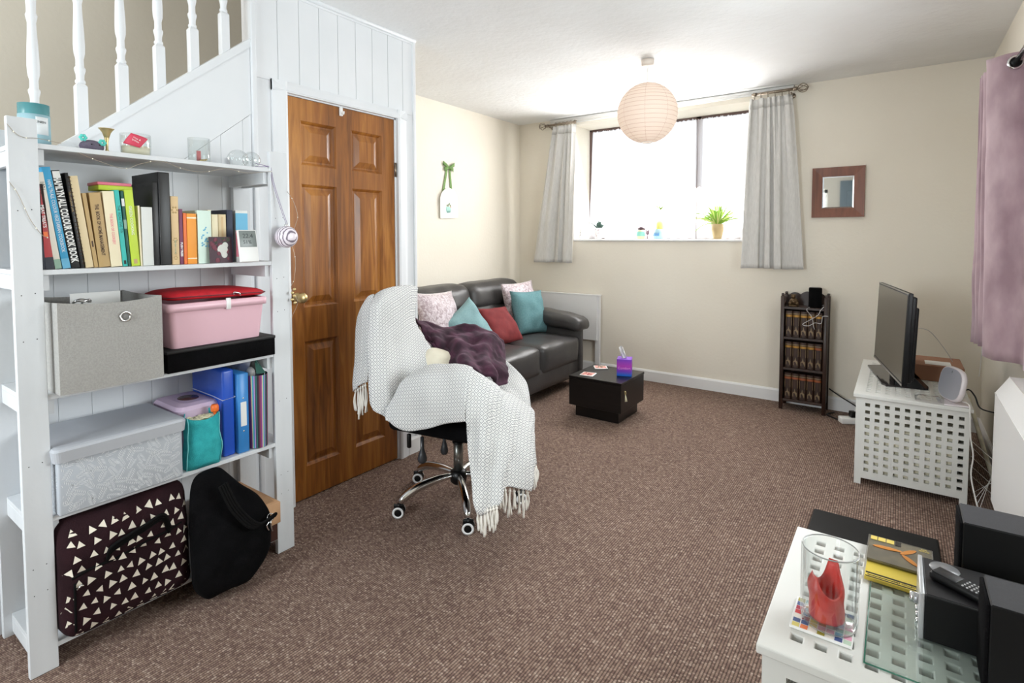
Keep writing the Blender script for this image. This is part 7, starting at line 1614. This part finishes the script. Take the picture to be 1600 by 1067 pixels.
# CD cases
pcol('cd_print', (88, 84, 74), 0.25, c2=(120, 112, 92), ns=26); pcol('cd_yellow', (208, 184, 74), 0.35); pcol('cd_gold', (214, 190, 96), 0.4); pcol('cd_dark', (36, 34, 34), 0.25); pcol('cd_orange', (190, 120, 44), 0.4)
M['case_clear'] = glassy('case_plastic', (0.97, 0.97, 0.97), 0.02, 0.3)
zc_ = TZ + 0.0055
t = thing('cd_case', 'lower disc case with a yellow striped edge, half under the other one', 'disc case', (0.02, 1.57, zc_), group='disc cases on the foreground table')
m1 = TR((0.020, 1.578, zc_), 0, 0, -0.03); b = MB(); b.rbox(-0.066, 0.070, -0.068, 0.062, 0, 0.009, 0.001, 1, m=m1, smooth=False); part('case', b, 'cd_yellow', t)
b = MB(); b.box(-0.064, 0.068, -0.066, -0.062, 0.0088, 0.0094, m=m1); b.box(-0.064, 0.068, -0.050, -0.044, 0.0088, 0.0094, m=m1); b.box(-0.06, 0.0, -0.058, -0.055, 0.0088, 0.0094, m=m1); part('line_print', b, 'cd_dark', t)
mt_ = m1 @ Matrix.Translation((0.02, -0.056, 0.0096)); part('lettering', letters('THE COLLECTION', 0.007, mt_, 0.0002, 'CENTER'), 'cd_dark', t)
t = thing('cd_case', 'upper disc case with gold leaf picture on grey cover', 'disc case', (0.02, 1.64, zc_ + 0.01), group='disc cases on the foreground table')
m2_ = TR((0.018, 1.648, zc_ + 0.0100), 0, 0, -0.02); b = MB(); b.rbox(-0.066, 0.070, -0.066, 0.066, 0, 0.009, 0.001, 1, m=m2_, smooth=False); part('case', b, 'case_clear', t)
b = MB(); b.box(-0.063, 0.067, -0.062, 0.062, 0.002, 0.0080, m=m2_); part('cover_print', b, 'cd_print', t)
b = MB(); 
for x, y, a, L in ((-0.025, 0.010, 0.1, 0.030), (0.020, 0.018, 0.9, 0.026), (0.024, -0.022, -0.9, 0.026), (-0.01, 0.012, 0.0, 0.02)): 
    n0 = len(b.v); b.ball((0, 0, 0), L, 14, 6, sc=(1, 0.28, 0.02)); q_ = m2_ @ TR((x, y, 0.0096), 0, 0, a); b.v[n0:] = [tuple(q_ @ Vector(v)) for v in b.v[n0:]]
part('leaf_print', b, 'cd_orange', t)
b = MB(); b.box(-0.060, -0.046, 0.040, 0.060, 0.0092, 0.0098, m=m2_); b.box(-0.044, -0.028, 0.040, 0.060, 0.0092, 0.0098, m=m2_); b.box(-0.026, -0.010, 0.040, 0.060, 0.0092, 0.0098, m=m2_); part('gold_block', b, 'cd_gold', t)
b = MB(); b.box(-0.007, 0.005, 0.038, 0.060, 0.0092, 0.0098, m=m2_); part('dark_block', b, 'cd_dark', t)
mt_ = m2_ @ Matrix.Translation((0.052, 0.05, 0.0096)); part('lettering', letters('24K\nGOLD', 0.008, mt_, 0.0002, 'CENTER'), 'cd_gold', t)
# mini hi-fi
pcol('silver_face', (186, 188, 190), 0.3, metal=0.4); pcol('hifi_black', (9, 9, 10), 0.45, spec=0.3); pcol('hifi_top', (28, 27, 29), 0.4, spec=0.3); pcol('disc_grey', (120, 120, 122), 0.25)
hf = thing('hifi_unit', 'black mini hi-fi unit with a narrow silver front facing left', 'hi-fi', (0.16, 1.43, zc_))
b = MB(); b.rbox(0.060, 0.265, 1.350, 1.510, zc_, 0.590, 0.003, 2, smooth=False); part('casing', b, 'hifi_black', hf)
b = MB(); b.rbox(0.052, 0.0605, 1.348, 1.512, zc_, 0.592, 0.002, 2); part('front_panel', b, 'silver_face', hf)
b = MB(); b.box(0.064, 0.262, 1.354, 1.506, 0.5898, 0.5906); part('top_plate', b, 'hifi_top', hf)
b = MB(); b.lathe([(0.0001, 0.0012), (0.026, 0.001), (0.027, 0)], (0.098, 1.478, 0.5904), 28); part('disc_window', b, 'disc_grey', hf)
b = MB(); mk = Matrix.Rotation(-PI / 2, 4, 'Y'); b.lathe([(0.0001, 0.016), (0.010, 0.016), (0.011, 0.012), (0.011, 0)], (0.053, 1.405, 0.548), 20, 0, mk); part('volume_knob', b, 'chrome', hf)
b = MB(); 
for k in range(4): b.rbox(0.048, 0.053, 1.375 + 0.024 * k, 1.389 + 0.024 * k, 0.510, 0.518, 0.001, 1)
part('button', b, 'chrome', hf)
for x, y in ((0.07, 1.36), (0.07, 1.50), (0.25, 1.36), (0.25, 1.50)): pass
# remote handset
rm = thing('remote_control', 'black remote control lying on top of the hi-fi', 'remote control', (0.125, 1.40, 0.591))
mr2 = TR((0.128, 1.402, 0.5915), 0, 0, -0.55); b = MB(); b.rbox(-0.060, 0.062, -0.020, 0.020, 0, 0.017, 0.007, 3, m=mr2); part('body', b, 'hifi_black', rm)
b = MB(); b.rbox(-0.056, -0.010, -0.015, 0.015, 0.016, 0.0185, 0.003, 2, m=mr2); part('pad', b, 'hifi_top', rm)
b = MB()
for i in range(7):
    for j in range(4): b.ball(mr2 @ Vector((0.0 + 0.008 * i, -0.0125 + 0.0083 * j, 0.0172)), 0.0021, 6, 4)
part('button', b, 'grey_cable', rm, kind='stuff')
# speakers
pcol('spk_black', (9, 9, 10), 0.6, spec=0.25); pcol('spk_top', (38, 38, 42), 0.6, c2=(44, 44, 48), ns=300, spec=0.3)
def speaker(x0, x1, y0, y1, z0, z1, lab):
    t = thing('speaker', lab, 'speaker', ((x0 + x1) / 2, (y0 + y1) / 2, z0), group='black bookshelf speakers on the foreground table')
    b = MB(); b.rbox(x0, x1, y0, y1, z0, z1 - 0.001, 0.002, 1, smooth=False); part('cabinet', b, 'spk_black', t)
    b = MB(); b.box(x0 + 0.002, x1 - 0.002, y0 + 0.002, y1 - 0.002, z1 - 0.0012, z1); part('top_panel', b, 'spk_top', t)
    b = MB(); b.rbox(x0 - 0.006, x0 + 0.001, y0 + 0.004, y1 - 0.004, z0 + 0.003, z1 - 0.004, 0.002, 1); part('grille', b, 'black_cloth', t)
    return t
speaker(0.135, 0.283, 1.578, 1.692, TZ, 0.662, 'black speaker at the back edge of the foreground table')
speaker(0.147, 0.292, 1.235, 1.343, zc_ + 0.0, 0.668, 'black speaker nearest the camera at the lower right corner')
